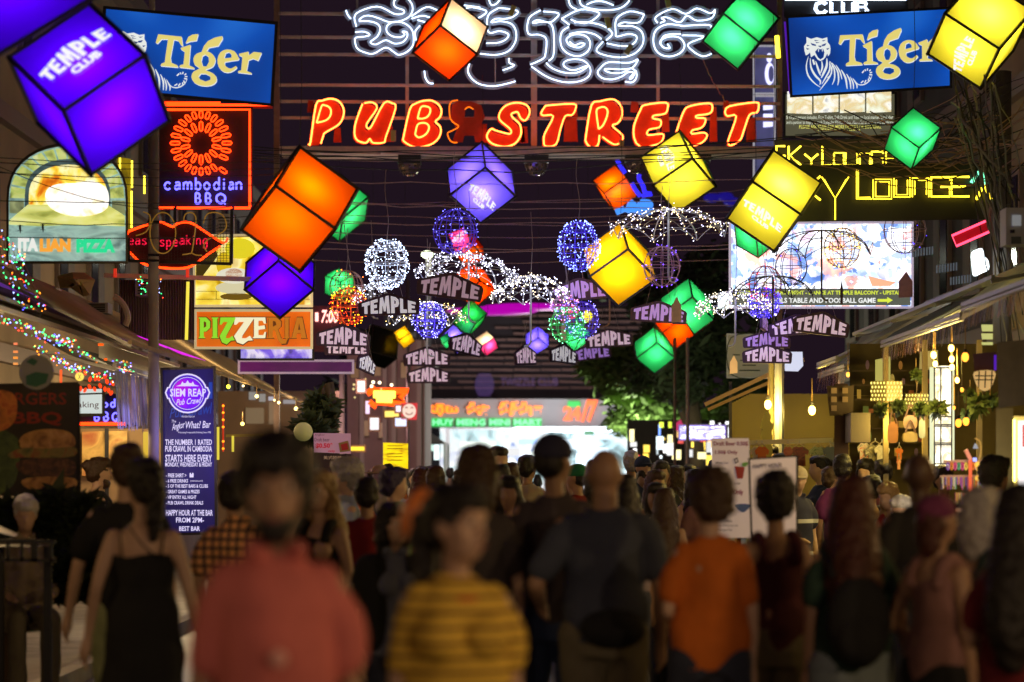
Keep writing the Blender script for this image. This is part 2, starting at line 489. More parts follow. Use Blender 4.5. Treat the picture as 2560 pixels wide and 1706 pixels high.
tree('broadleaf_tree', 1720, 50, 640, 170, 1000, 9000, leafmat('leaf_dark', (0.045, 0.06, 0.03)), 'dark tree crown behind the yellow lantern cube and picture screen', seed=5)
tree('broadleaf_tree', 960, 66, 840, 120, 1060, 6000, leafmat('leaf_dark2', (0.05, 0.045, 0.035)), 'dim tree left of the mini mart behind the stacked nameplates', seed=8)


# pinkish block left of the mini mart
e = empty('side_building', P(960, 1186, 50), 'dim pinkish building with pipes left of the mini mart behind the neon arrow', 'building')
G().box2((P(868, 0, 50)[0], 50, 0), (P(1062, 0, 50)[0], 54, P(0, 850, 50)[2])).build('wall', mat('pink_wall', (0.30, 0.2, 0.2), 0.8, noise_amt=0.5, noise_scale=0.9, bump=0.3), e)
for x in (905, 962, 985, 1048): G().bar((P(x, 0, 49.9)[0], 49.85, 0), P(x, 852, 49.85), 0.09).build('drain_pipe', mat('pipe_dull', (0.35, 0.27, 0.27), 0.6), e)
for x, y in ((875, 905), (930, 900), (1000, 905), (900, 1050), (945, 1055)):
    f = G().prism([[(x, y), (x + 24, y), (x + 24, y + 42), (x, y + 42)]], 49.88, 0.1).build('window', M_FRAME, e)
    G().prism([[(x + 2, y + 2), (x + 22, y + 2), (x + 22, y + 40), (x + 2, y + 40)]], 49.86).build('pane', mat('pane_amber', (0.2, 0.13, 0.06), 0.3, emit=(1, .55, .25), es=0.10 if y < 1000 else 0.1), f)
lamp('fill_light', P(940, 1000, 46), (1, 0.62, 0.55), 160, 0.4, e)  # added light for the pinkish wall, no fixture
# ================================================================== neon gantry
D = 34.0
gan = empty('sign_gantry', (0, D, 0), 'steel gantry spanning the street with the white Khmer and red PUB STREET neon', 'gantry')
yb = 372
for x, w_ in ((692, 14), (1949, 12)):
    g = G(); g.bar(P(x, -60, D + 0.1), (P(x, 0, D + 0.1)[0], D + 0.1, 0), w_ * px(D)); g.build('post', M_RUST, gan)
for x, y0_, y1_, w_ in ((1018, 140, yb, 8), (1335, -60, yb, 15), (1645, -60, yb, 8), (893, -60, 30, 5), (1222, -60, 110, 4), (1560, -60, 140, 4), (1238, 145, 215, 3), (1508, 145, 217, 3), (1416, 145, 218, 4), (1448, 145, 215, 4), (1562, 145, 217, 4)):
    G().bar(P(x, y0_, D + 0.06), P(x, y1_, D + 0.06), w_ * px(D), 0.05).build('upright', M_STEEL, gan)
for y0_, y1_, x0_, x1_, w_ in ((34, 43, 697, 1950, 6), (93, 100, 697, 1950, 6), (136, 142, 697, 1950, 6), (213, 217, 697, 1950, 6), (254, 260, 700, 1950, 6), (295, 298, 700, 1950, 6)):
    g = G(); g.bar(P(x0_, y0_, D + 0.02), P(x1_, y1_, D + 0.02), w_ * px(D), 0.04)
    g.build('rail', M_STEEL, gan)
# walkway beam with torn sheet metal
g = G(); q_ = P(1952, 366, D - 0.35); g.box2(tuple(P(698, 382, D - 0.35)), (q_.x, D + 0.35, q_.z)); g.build('beam', mat('beam_paint', (0.75, 0.55, 0.5), 0.6, noise_amt=0.5, noise_scale=3, bump=0.3), gan)
g = G()
for k in range(14):
    x = 720 + k * 88 + random.uniform(-15, 15); w_ = random.uniform(40, 80)
    g.prism([[(x, 366), (x + w_, 368 + random.uniform(-3, 3)), (x + w_ * 1.3, 386 + random.uniform(-3, 4)), (x - 15, 384)]], D - 0.42 - 0.01 * (k % 3), 0.006)
g.build('sheet_metal', mat('sheet', (0.75, 0.5, 0.45), 0.45, noise_amt=0.4), gan)
M_NW = glow('neon_white', (205, 225, 255), 3.6)
M_NO = glow('neon_orange', (255, 105, 42), 10.0)
M_NO2 = glow('neon_orange_dim', (255, 110, 10), 2.0)
M_REDB = mat('red_letter_metal', (0.42, 0.045, 0.012), 0.5, noise_amt=0.35, noise_scale=14, bump=0.2)
M_KB = mat('khmer_metal', (0.34, 0.38, 0.45), 0.45, noise_amt=0.4, noise_scale=8, bump=0.2)
letters = {
 'P': (K2, [[(430, 1175), (445, 1165), (490, 860), (540, 825), (610, 808), (670, 825), (705, 865), (718, 920), (700, 985), (660, 1030), (565, 1085), (550, 1110), (530, 1175)]], [[(495, 1005), (535, 870), (560, 862), (595, 875), (612, 905), (605, 950), (570, 985), (495, 1005)]]),
 'U': (K2, [[(870, 850), (820, 985), (805, 1060), (810, 1120), (840, 1155), (900, 1168), (930, 1135), (955, 1168), (1045, 1165), (1060, 1120), (1140, 885), (1110, 845), (1045, 845), (945, 1030), (915, 1050), (905, 1010), (988, 885), (950, 838), (885, 845)]], []),
 'B': (K2, [[(1200, 1145), (1255, 900), (1300, 850), (1370, 825), (1440, 825), (1495, 860), (1515, 910), (1500, 960), (1465, 995), (1500, 1030), (1510, 1075), (1490, 1130), (1440, 1175), (1360, 1200), (1280, 1198), (1220, 1165), (1200, 1145)]], [[(1320, 970), (1345, 880), (1385, 870), (1420, 885), (1422, 920), (1400, 955), (1365, 970), (1320, 970)], [(1300, 1100), (1320, 1020), (1370, 1005), (1405, 1020), (1412, 1055), (1385, 1100), (1330, 1125), (1300, 1100)]]),
 'S': (K2, [[(1950, 1065), (1920, 1055), (1885, 1110), (1910, 1160), (1970, 1190), (2050, 1198), (2120, 1170), (2160, 1110), (2165, 1060), (2150, 1010), (2100, 965), (2085, 935), (2110, 920), (2140, 920), (2160, 965), (2200, 985), (2235, 925), (2220, 870), (2170, 845), (2110, 842), (2040, 865), (1995, 915), (1985, 965), (2010, 1000), (2060, 1040), (2085, 1070), (2075, 1095), (2030, 1088), (1950, 1065)]], []),
 'T': (K3, [[(405, 865), (370, 920), (385, 945), (468, 950), (400, 1090), (390, 1150), (405, 1195), (490, 1180), (525, 1060), (565, 950), (622, 940), (650, 888), (630, 850), (405, 865)]], []),
 'R': (K3, [[(845, 1105), (830, 1190), (770, 1200), (735, 1160), (735, 1110), (780, 860), (850, 830), (940, 812), (990, 830), (1025, 880), (1025, 960), (990, 1010), (950, 1030), (1035, 1110), (1015, 1165), (960, 1180), (870, 1120)]], [[(838, 1055), (820, 910), (850, 880), (890, 878), (912, 910), (900, 970), (870, 1030), (838, 1055)]]),
 'E': (K3, [[(1145, 1170), (1125, 1110), (1130, 1020), (1180, 900), (1215, 860), (1385, 840), (1402, 882), (1380, 930), (1290, 945), (1285, 970), (1345, 985), (1335, 1040), (1250, 1060), (1240, 1105), (1355, 1095), (1367, 1125), (1340, 1170), (1280, 1190), (1200, 1208), (1145, 1170)]], []),
 'E2': (K3, [[(1490, 1150), (1470, 1100), (1480, 1060), (1530, 920), (1580, 870), (1742, 845), (1767, 890), (1740, 930), (1640, 945), (1640, 965), (1708, 970), (1700, 1020), (1665, 1050), (1605, 1065), (1600, 1095), (1695, 1085), (1724, 1110), (1690, 1160), (1620, 1190), (1540, 1198), (1490, 1150)]], []),
 'T2': (K3, [[(1870, 920), (1905, 870), (2120, 838), (2145, 870), (2130, 920), (2070, 940), (2020, 1080), (1990, 1150), (1915, 1190), (1895, 1160), (1910, 1110), (1962, 950), (1890, 950), (1870, 920)]], []),
}
for key, (K, outer, inner) in letters.items():
    t = G()
    for p in outer + inner:
        t.tube(path3(K, p, D - 0.26, 3), 0.0115, 6)
    o = t.build('neon_letter', M_NO, gan, smooth=True)
    q = [K(a - 14, b + 14) for a, b in smooth_path(outer[0], 3)]
    G().prism([q], D - 0.19, 0.14).build('letter_box', M_REDB, gan)
t = G()
t.tube(path3(K2, [(1650, 820), (1600, 830), (1580, 870), (1585, 960), (1610, 1000), (1655, 1035), (1600, 1070), (1565, 1090), (1580, 1140), (1610, 1165), (1645, 1165)], D - 0.26), 0.008)
t.tube(path3(K2, [(1705, 895), (1740, 875), (1775, 895)], D - 0.26), 0.008)
o = t.build('neon_letter', M_NO2, gan, smooth=True); o['label'] = 'broken dim neon ampersand between the two words'
G().prism([[K2(*p) for p in [(1600, 1165), (1640, 1060), (1590, 960), (1600, 860), (1650, 825), (1760, 830), (1840, 860), (1870, 960), (1830, 1030), (1880, 1060), (1880, 1165), (1790, 1165), (1780, 1110), (1700, 1110), (1690, 1165)]], [K2(*p) for p in [(1705, 960), (1780, 960), (1785, 900), (1745, 878), (1708, 900)]]], D - 0.19, 0.14).build('letter_box', M_REDB, gan)
# boxes of the second, mirrored row of letters seen behind
for (a, b, c_, d_) in ((425, 820, 470, 920), (640, 1040, 690, 1165), (1060, 1030, 1115, 1160), (1830, 1010, 1885, 1170), (2170, 1030, 2215, 1170)):
    G().prism([[K2(a, b), K2(c_, b + 6), K2(c_ + 8, d_), K2(a - 8, d_)]], D - 0.03, 0.1).build('letter_box', M_REDB, gan)
for (a, b, c_, d_) in ((560, 960, 660, 1160), (640, 870, 660, 960), (950, 1060, 1010, 1170), (1105, 830, 1160, 920), (1360, 900, 1410, 1080), (1750, 870, 1800, 1160), (1860, 820, 1900, 900), (2050, 960, 2120, 1165), (120, 1040, 230, 1165)):
    G().prism([[K3(a, b), K3(c_, b + 6), K3(c_ + 8, d_), K3(a - 8, d_)]], D - 0.03, 0.1).build('letter_box', M_REDB, gan)
khmer = [
 (K2, [[(820, 220), (815, 115), (990, 55), (1130, 115), (1200, 112), (1205, 85), (1140, 60), (1125, 20), (1150, -15)],
       [(1240, -10), (1275, 40), (1275, 100), (1235, 150), (1150, 180), (1080, 180), (1000, 150), (930, 130), (880, 135), (840, 165)],
       [(840, 175), (920, 175), (990, 195), (1015, 240), (990, 300), (935, 345), (980, 365), (1060, 330), (1130, 358), (1200, 345), (1235, 300), (1230, 265), (1195, 260), (1215, 285), (1180, 305), (1120, 300), (1070, 265), (1070, 215), (1110, 185), (1170, 180), (1235, 205), (1280, 260), (1285, 360), (1240, 420), (1170, 450), (1130, 430), (1060, 390), (960, 440), (890, 430), (830, 400), (810, 350), (815, 310), (890, 300), (930, 285), (880, 260), (810, 265)],
       [(735, 85), (750, 125), (775, 155)]]),
 (K2, [[(1270, 135), (1390, 60), (1480, 85), (1510, 95)], [(1270, 155), (1360, 130), (1430, 150)], [(1320, 165), (1390, 185)], [(1340, 210), (1300, 260), (1305, 320), (1330, 370)], [(1710, 75), (1760, 60), (1880, 90), (1850, 130), (1800, 155)], [(1700, 45), (1770, 55), (1830, 62)]]),
 (K2, [[(1900, -10), (1920, 40), (1960, 35), (1995, -5)], [(1985, 65), (2135, 90), (2105, 135), (2040, 155), (1960, 155), (1920, 185), (2000, 175), (2090, 200), (2125, 270), (2115, 350), (2060, 420), (1960, 450), (1830, 440)], [(1985, 65), (1895, 130), (1900, 265), (1990, 255), (2060, 280), (2045, 320), (1980, 350), (1880, 355)]]),
 (K2, [[(2065, 475), (2070, 515), (2110, 535), (2060, 560), (2015, 575)], [(1745, 520), (1730, 580), (1760, 640), (1830, 690), (1940, 705), (2050, 685), (2120, 665)], [(1375, 580), (1385, 640), (1415, 680), (1450, 683)]]),
 (K3, [[(365, 85), (270, 150), (262, 275), (350, 285), (410, 320), (405, 430), (385, 480), (280, 530)], [(385, 95), (510, 110), (480, 160), (430, 185), (340, 165), (300, 190), (390, 180), (450, 200), (472, 280), (470, 450), (430, 500)], [(410, 515), (460, 560), (560, 595), (660, 595), (730, 560), (740, 540), (640, 575), (580, 560), (550, 530), (570, 500), (640, 485), (720, 500), (770, 560), (760, 620), (700, 660), (600, 675), (500, 660), (400, 620), (290, 545)]]),
 (K3, [[(590, -10), (610, 50), (660, 80)], [(680, -10), (700, 45), (790, 75), (900, 85), (1010, 70), (1080, 20), (1085, -10)], [(740, 40), (800, 15), (880, 15), (960, 45)]]),
 (K3, [[(535, 155), (690, 80), (840, 105), (800, 160), (730, 190), (660, 180), (610, 160)], [(535, 155), (600, 205)], [(640, 185), (760, 185), (880, 215), (950, 275), (900, 330)], [(595, 220), (540, 260), (525, 330), (545, 400), (600, 445), (680, 460), (750, 420), (770, 360), (750, 310), (700, 285), (630, 285), (580, 315), (580, 345), (610, 375), (680, 390), (725, 360), (690, 355), (640, 370), (600, 340)], [(600, 280), (700, 262), (800, 280), (860, 320)]]),
 (K3, [[(1210, 118), (1090, 95), (985, 155), (978, 270), (990, 300), (1080, 280), (1145, 295), (1140, 340), (1090, 375), (1000, 375), (905, 355)], [(1210, 118), (1180, 175), (1130, 190), (1040, 185), (1000, 212), (1110, 215), (1180, 250), (1205, 310), (1190, 380), (1130, 440), (1030, 470), (900, 455), (820, 415), (875, 340)]]),
 (K3, [[(1160, 485), (1080, 515), (920, 510), (850, 560), (830, 600), (870, 640), (950, 650), (1030, 625), (1080, 590), (1130, 600), (1110, 640), (1090, 645), (1115, 610), (1145, 590), (1145, 640), (1110, 675), (1055, 668)], [(1160, 490), (1120, 550), (1040, 568), (890, 565), (930, 595), (1030, 595), (1100, 560), (1150, 590)]]),
 (K3, [[(1320, 190), (1305, 140), (1440, 75), (1550, 115), (1640, 70), (1750, 110), (1790, 80), (1760, 150), (1640, 170), (1560, 130), (1500, 185), (1400, 145), (1350, 150), (1380, 170), (1340, 190)], [(1540, 215), (1400, 200), (1310, 245), (1285, 320), (1300, 400), (1350, 450), (1430, 462), (1510, 430), (1540, 370), (1500, 310), (1420, 300), (1360, 320), (1340, 350), (1370, 390), (1420, 395), (1400, 360)], [(1510, 215), (1740, 205), (1745, 250)], [(1340, 360), (1380, 290), (1510, 280)], [(1520, 290), (1700, 300), (1570, 360), (1610, 420), (1690, 462), (1760, 440)]]),
]
def ribbon(g, pts, wpx, d, t):
    """flat metal strip following a stroke"""
    q = smooth_path(pts, 3); L = []; R_ = []
    for i, p in enumerate(q):
        a = np.array(q[max(i - 1, 0)], float); b = np.array(q[min(i + 1, len(q) - 1)], float)
        n_ = b - a; n_ = n_ / (np.linalg.norm(n_) + 1e-6); n_ = np.array((-n_[1], n_[0])) * wpx / 2
        L.append((p[0] + n_[0], p[1] + n_[1])); R_.append((p[0] - n_[0], p[1] - n_[1]))
    for i in range(len(q) - 1):
        e_ = 0.0006 * (i % 5)
        g.add([P(*L[i], d + e_), P(*L[i + 1], d + e_), P(*R_[i + 1], d + e_), P(*R_[i], d + e_)], [(0, 1, 2, 3)])
        g.add([P(*L[i], d + e_), P(*L[i + 1], d + e_), P(*L[i + 1], d + t), P(*L[i], d + t)], [(0, 1, 2, 3)])
        g.add([P(*R_[i], d + e_), P(*R_[i + 1], d + e_), P(*R_[i + 1], d + t), P(*R_[i], d + t)], [(0, 1, 2, 3)])
for i, (K, paths) in enumerate(khmer):
    t = G(); bkg = G()
    for p in paths:
        t.tube(path3(K, p, D - 0.24, 4), 0.0080, 6)
        ribbon(bkg, [K(*a) for a in p], 17, D - 0.15 + 0.012 * random.random(), 0.06)
    t.build('neon_glyph', M_NW, gan, smooth=True)
    bkg.build('glyph_box', M_KB, gan)
for (u, v) in ((2090, 90), (0, 0)):
    pass
for x, y, a in ((1280, 28, 0.4), (1520, 58, -0.2), (1572, 124, 0.5), (1670, 6, -0.2), (983, 340, 0), (1553, 364, 0.1)):
    G().box(P(x, y, D - 0.3), (0.07, 0.05, 0.15), Matrix.Rotation(a, 3, 'Y')).build('transformer', mat('transformer_yellow', (0.55, 0.55, 0.2), 0.5), gan)
# mirrored half domes under the beam
M_DOME = mat('clear_dome', (0.35, 0.3, 0.32), 0.08, metal=0.7)
for i, (x, y, rr) in enumerate(((1024, 412, 29), (1341, 410, 30), (1590, 408, 27), (1755, 404, 20))):
    e = empty('disco_lamp', P(x, y, D), ['mirrored half dome lamp under the neon gantry left of the central purple cube', 'mirrored half dome lamp under the neon gantry right of the central purple cube', 'half dome lamp hanging behind the blue bar neon and orange cube', 'small half dome lamp hanging behind the yellow cube'][i], 'disco lamp', 'half dome lamps under the gantry')
    g = G(); g.ell(P(x, y, D), [rr * px(D)] * 3, 16, 5, zmin=-1, zmax=0.0); g.build('dome', M_DOME, e)
    g = G(); g.box2(tuple(P(x - rr, y - 26, D - 0.12)), tuple(P(x + rr, y + 1, D + 0.12))); g.build('housing', M_BLACK, e)
    g = G()
    for k in range(5):
        for j in range(3):
            a = math.radians(-60 + k * 30); b = math.radians(-12 - 24 * j)
            n_ = Vector((math.sin(a) * math.cos(b), -math.cos(a) * math.cos(b), math.sin(b)))
            g.ell(P(x, y, D) + n_ * rr * px(D) * 1.01, [0.022] * 3, 6, 3)
    g.build('lens', mat('lens', (0.5, 0.45, 0.5), 0.1, metal=0.8), e)

# ================================================================== beer signs left and right
R_TL, R_TR, R_BR, R_BL = [np.array(K4(*p)) for p in ((428, 150), (1740, 77), (1745, 700), (462, 778))]
def local(u, v):
    """art pixel of the right sign -> sign coordinates"""
    p = np.array(K4(u, v)); A = np.array([R_TR - R_TL, R_BL - R_TL]).T
    return np.linalg.solve(A, p - R_TL)
art = {
 'T': [[(850, 290), (1032, 282), (1050, 355), (1035, 350), (1010, 318), (975, 315), (965, 460), (975, 500), (1025, 515), (1030, 530), (895, 538), (900, 520), (925, 505), (925, 460), (930, 318), (880, 325), (852, 365), (838, 360)]],
 'i': [[(1035, 372), (1108, 335), (1113, 500), (1155, 513), (1157, 523), (1040, 527), (1045, 510), (1070, 500), (1070, 400), (1038, 382)], ],
 'idot': [[(1068, 330), (1085, 275), (1115, 252), (1158, 241), (1150, 295), (1100, 310)]],
 'gleaf': [[(1198, 385), (1212, 330), (1240, 285), (1290, 250), (1345, 229), (1350, 250), (1322, 312), (1252, 337), (1228, 385)]],
 'g': [[(1215, 375), (1165, 398), (1142, 440), (1158, 490), (1200, 512), (1155, 545), (1142, 590), (1170, 632), (1230, 648), (1300, 635), (1338, 598), (1330, 555), (1290, 530), (1245, 520), (1265, 505), (1300, 480), (1313, 430), (1290, 388), (1250, 370)], [(1230, 395), (1258, 412), (1265, 450), (1250, 490), (1220, 492), (1205, 450), (1210, 410)], [(1212, 553), (1250, 548), (1288, 562), (1292, 590), (1258, 610), (1212, 600), (1196, 578)]],
 'e': [[(1328, 420), (1345, 360), (1392, 330), (1450, 335), (1482, 372), (1488, 400), (1388, 432), (1402, 468), (1440, 478), (1474, 452), (1482, 468), (1440, 505), (1388, 512), (1345, 480)], [(1378, 405), (1385, 360), (1410, 348), (1432, 366), (1434, 390)]],
 'r': [[(1490, 350), (1560, 322), (1565, 352), (1602, 318), (1662, 316), (1642, 382), (1600, 372), (1568, 390), (1562, 478), (1602, 488), (1602, 497), (1495, 500), (1500, 487), (1520, 480), (1518, 372), (1490, 362)]],
}
head = [(575, 303), (612, 320), (660, 306), (705, 318), (745, 306), (748, 345), (767, 370), (772, 400), (768, 440), (752, 462), (745, 438), (730, 470), (712, 490), (690, 500), (668, 490), (640, 450), (612, 470), (605, 430), (585, 448), (570, 455), (560, 420), (555, 380), (576, 350)]
mouth = [(645, 425), (668, 398), (690, 404), (712, 400), (722, 430), (715, 470), (690, 488), (668, 470)]
darks = [[(608, 352), (652, 366), (655, 378), (622, 372)], [(700, 368), (738, 354), (728, 374), (705, 380)], [(668, 375), (705, 375), (688, 390)], [(640, 328), (680, 334), (645, 338)], [(700, 334), (735, 326), (715, 340)], [(650, 345), (688, 350), (655, 354)], [(572, 392), (602, 402), (580, 408)], [(735, 400), (765, 392), (748, 410)], [(578, 368), (600, 372), (582, 380)]]
stripes = [([(592, 462), (574, 540), (590, 620), (640, 680), (690, 715)], 12), ([(606, 475), (612, 550), (645, 615), (688, 662), (684, 695)], 17), ([(628, 488), (640, 530)], 15), ([(650, 500), (672, 570), (690, 620)], 16), ([(742, 478), (740, 540), (715, 600), (695, 640)], 20), ([(762, 505), (765, 570), (735, 630), (700, 690)], 13), ([(786, 520), (778, 600), (740, 665), (682, 742)], 12), ([(700, 500), (705, 550), (690, 600)], 14),
           ([(765, 500), (800, 560), (805, 640), (785, 695)], 12), ([(785, 515), (828, 580), (838, 650), (830, 700)], 13), ([(815, 532), (850, 590), (865, 650)], 11), ([(858, 570), (895, 640), (908, 730)], 15), ([(902, 605), (930, 660), (938, 730)], 13), ([(932, 628), (956, 680), (960, 730)], 11), ([(952, 640), (985, 690), (988, 725)], 11), ([(770, 520), (780, 600), (742, 640)], 9)]
tail = [([(965, 655), (1000, 692), (1050, 690), (1095, 655), (1112, 610)], 9), ([(1020, 680), (1040, 662)], 9), ([(1050, 680), (1062, 655)], 9), ([(1080, 662), (1082, 642)], 9), ([(1096, 645), (1086, 628)], 9), ([(1112, 612), (1088, 612)], 10), ([(1112, 592), (1092, 596)], 9), ([(1100, 570), (1088, 584)], 9), ([(1075, 560), (1072, 578)], 9), ([(1052, 568), (1060, 582)], 9), ([(1030, 598), (1046, 578)], 10)]
def beer_sign(TL, TR, BR, BL, d, label, es):
    TL, TR, BR, BL = [np.array(q, float) for q in (TL, TR, BR, BL)]
    U, V = TR - TL, BL - TL
    def mp(off):
        def f(q, e_):
            a, b = local(q[0], q[1]); p = TL + U * a + V * b
            return P(p[0], p[1], d + off + e_)
        return f
    blue = MATS.get('beer_blue') or printed('beer_blue', [(4, 34, 100), (10, 75, 175), (45, 130, 235)], 0.8, es, 1, sample=True, dist=0)  # blotches put the uneven backlight into the blue
    e = lightbox('beer_sign', [tuple(q) for q in (TL, TR, BR, BL)], d, 0.28, blue, M_BLACK, label, 'lit sign', 'blue beer signs beside the gantry')
    gold = glow('beer_gold', (232, 214, 120), 0.95, sample=False); wh = glow('beer_white', (235, 240, 235), 0.95, sample=False); navy = glow('beer_navy', (8, 60, 150), 0.7, sample=False)
    g = G(); w2 = G()
    for loops in art.values():
        sm = [smooth_path(L, 2, True) if len(L) > 12 and loops is not art['T'] and loops is not art['i'] and loops is not art['r'] else L for L in loops]
        g.prism(sm, d, 0, mp(-0.012))
        w2.prism([[(a + 5, b + 6) for a, b in L] for L in sm], d, 0, mp(-0.006))
    g.build('lettering', gold, e); w2.build('lettering_edge', wh, e)
    t = G(); t.prism([head, mouth], d, 0, mp(-0.006))
    def leaf(pts, w_):
        q = smooth_path(pts, 3) if len(pts) > 2 else pts; n = len(q); L = []; R_ = []
        for i, p in enumerate(q):
            a = np.array(q[max(i - 1, 0)]); b = np.array(q[min(i + 1, n - 1)]); nn = b - a; nn = nn / (np.linalg.norm(nn) + 1e-6)
            hw = w_ / 2 * (0.15 + 0.85 * math.sin(math.pi * (i + 0.3) / (n - 0.4)) if n > 2 else 1)
            L.append((p[0] - nn[1] * hw, p[1] + nn[0] * hw)); R_.append((p[0] + nn[1] * hw, p[1] - nn[0] * hw))
        f = mp(-0.006 - 0.0004 * random.random())
        for i in range(n - 1):
            t.add([f(L[i], 0), f(L[i + 1], 0), f(R_[i + 1], 0), f(R_[i], 0)], [(0, 1, 2, 3)])
    for p_, w_ in stripes + tail: leaf(p_, w_)
    t.add([mp(-0.0075)(q, 0) for q in ((668, 404), (678, 404), (674, 432))], [(0, 1, 2)]); t.add([mp(-0.0075)(q, 0) for q in ((700, 404), (710, 404), (705, 430))], [(0, 1, 2)])
    t.build('tiger_emblem', wh, e)
    k = G()
    for L in darks: k.prism([L], d, 0, mp(-0.0095))
    k.build('tiger_shading', navy, e)
    return e
beer_sign(R_TL, R_TR, R_BR, R_BL, 28.0, 'blue beer sign with tiger emblem on the right, beside the green cube', 0.95)
beer_sign(K1(868, 75), K1(2245, 203), K1(2207, 845), K1(832, 715), 23.0, 'tilted blue beer sign with tiger emblem on the left, behind the big purple cube', 0.95)
# ================================================================== hanging lantern cubes
def panel_mat(name, col):
    """thin coloured acrylic: lets the bulb inside shine through"""
    if name in MATS: return MATS[name]
    m = bpy.data.materials.new(name); m.use_nodes = True
    nt = m.node_tree; nt.nodes.remove(nt.nodes['Principled BSDF'])
    out = nt.nodes['Material Output']
    tr = nt.nodes.new('ShaderNodeBsdfTranslucent'); df = nt.nodes.new('ShaderNodeBsdfDiffuse'); mx = nt.nodes.new('ShaderNodeMixShader')
    gl = nt.nodes.new('ShaderNodeBsdfGlossy'); mg = nt.nodes.new('ShaderNodeMixShader')
    gl.inputs['Roughness'].default_value = 0.25; mg.inputs[0].default_value = 0.04
    tc = nt.nodes.new('ShaderNodeTexCoord'); nz = nt.nodes.new('ShaderNodeTexNoise'); nz.inputs['Scale'].default_value = 5; nz.inputs['Detail'].default_value = 6
    cr = nt.nodes.new('ShaderNodeMix'); cr.data_type = 'RGBA'
    cr.inputs['A'].default_value = (*[c * 0.82 for c in col], 1); cr.inputs['B'].default_value = (*col, 1)
    nt.links.new(tc.outputs['Object'], nz.inputs['Vector']); nt.links.new(nz.outputs['Fac'], cr.inputs['Factor'])
    nt.links.new(cr.outputs['Result'], tr.inputs['Color']); nt.links.new(cr.outputs['Result'], df.inputs['Color'])
    mx.inputs[0].default_value = 0.25
    nt.links.new(tr.outputs[0], mx.inputs[1]); nt.links.new(df.outputs[0], mx.inputs[2])
    nt.links.new(mx.outputs[0], mg.inputs[1]); nt.links.new(gl.outputs[0], mg.inputs[2])
    nt.links.new(mg.outputs[0], out.inputs['Surface'])
    MATS[name] = m
    return m
PC = {'purple': ((0.10, 0.0, 0.95), 0.6), 'lilac': ((0.15, 0.09, 0.80), 1.0), 'orange': ((1.0, 0.12, 0.0), 1.0), 'red_orange': ((0.95, 0.05, 0.0), 1.1), 'yellow': ((0.85, 0.72, 0.035), 0.85),
      'amber': ((0.9, 0.50, 0.004), 0.8), 'green': ((0.03, 0.55, 0.13), 0.95), 'leaf': ((0.01, 0.36, 0.04), 0.8), 'cream': ((0.95, 0.78, 0.38), 1.1), 'pink': ((0.9, 0.05, 0.2), 1.0), 'unlit': ((0.01, 0.02, 0.012), 0.0)}
TEMPLE = {
 'T': [[(0, 0, 1), (1, 0, 1)]],
}
GL = [  # block glyphs (x0,x1 slot in word), unit polygons
 (0.00, 0.145, [[(0, 1), (1, 1), (1, .70), (.70, .70), (.70, 0), (.30, 0), (.30, .70), (0, .70)]]),
 (0.160, 0.295, [[(0, 0), (0, 1), (1, 1), (1, .78), (.45, .78), (.45, .63), (.88, .63), (.88, .40), (.45, .40), (.45, .22), (1, .22), (1, 0)]]),
 (0.315, 0.520, [[(0, 0), (.12, 1), (.38, 1), (.5, .55), (.62, 1), (.9, 1), (1, 0), (.74, 0), (.70, .55), (.60, .12), (.44, .12), (.33, .55), (.27, 0)]]),
 (0.540, 0.690, [[(0, 0), (0, 1), (.6, 1), (.95, .88), (1, .62), (.85, .42), (.45, .36), (.45, 0)], [(.42, .80), (.6, .76), (.6, .60), (.42, .56)]]),
 (0.710, 0.835, [[(0, 0), (0, 1), (.45, 1), (.45, .26), (1, .26), (1, 0)]]),
 (0.855, 1.00, [[(0, 0), (0, 1), (1, 1), (1, .78), (.45, .78), (.45, .63), (.88, .63), (.88, .40), (.45, .40), (.45, .22), (1, .22), (1, 0)]]),
]
def topf(X): return 1.0 - 0.42 * abs(X - 0.5) * 2
def temple_word(g, f, t=0.0):
    """f(a, b, e): word coordinates 0..1, e metres behind the face"""
    for x0, x1, loops in GL:
        LL = [[(x0 + (x1 - x0) * a, b * topf(x0 + (x1 - x0) * a)) for a, b in L] for L in loops]
        g.prism(LL, 0, t, lambda q, e_: f(q[0], q[1], e_))
M_CUBEFR = mat('cube_frame', (0.015, 0.012, 0.012), 0.4)
M_PRINT = glow('white_print', (250, 248, 245), 1.0, sample=False)
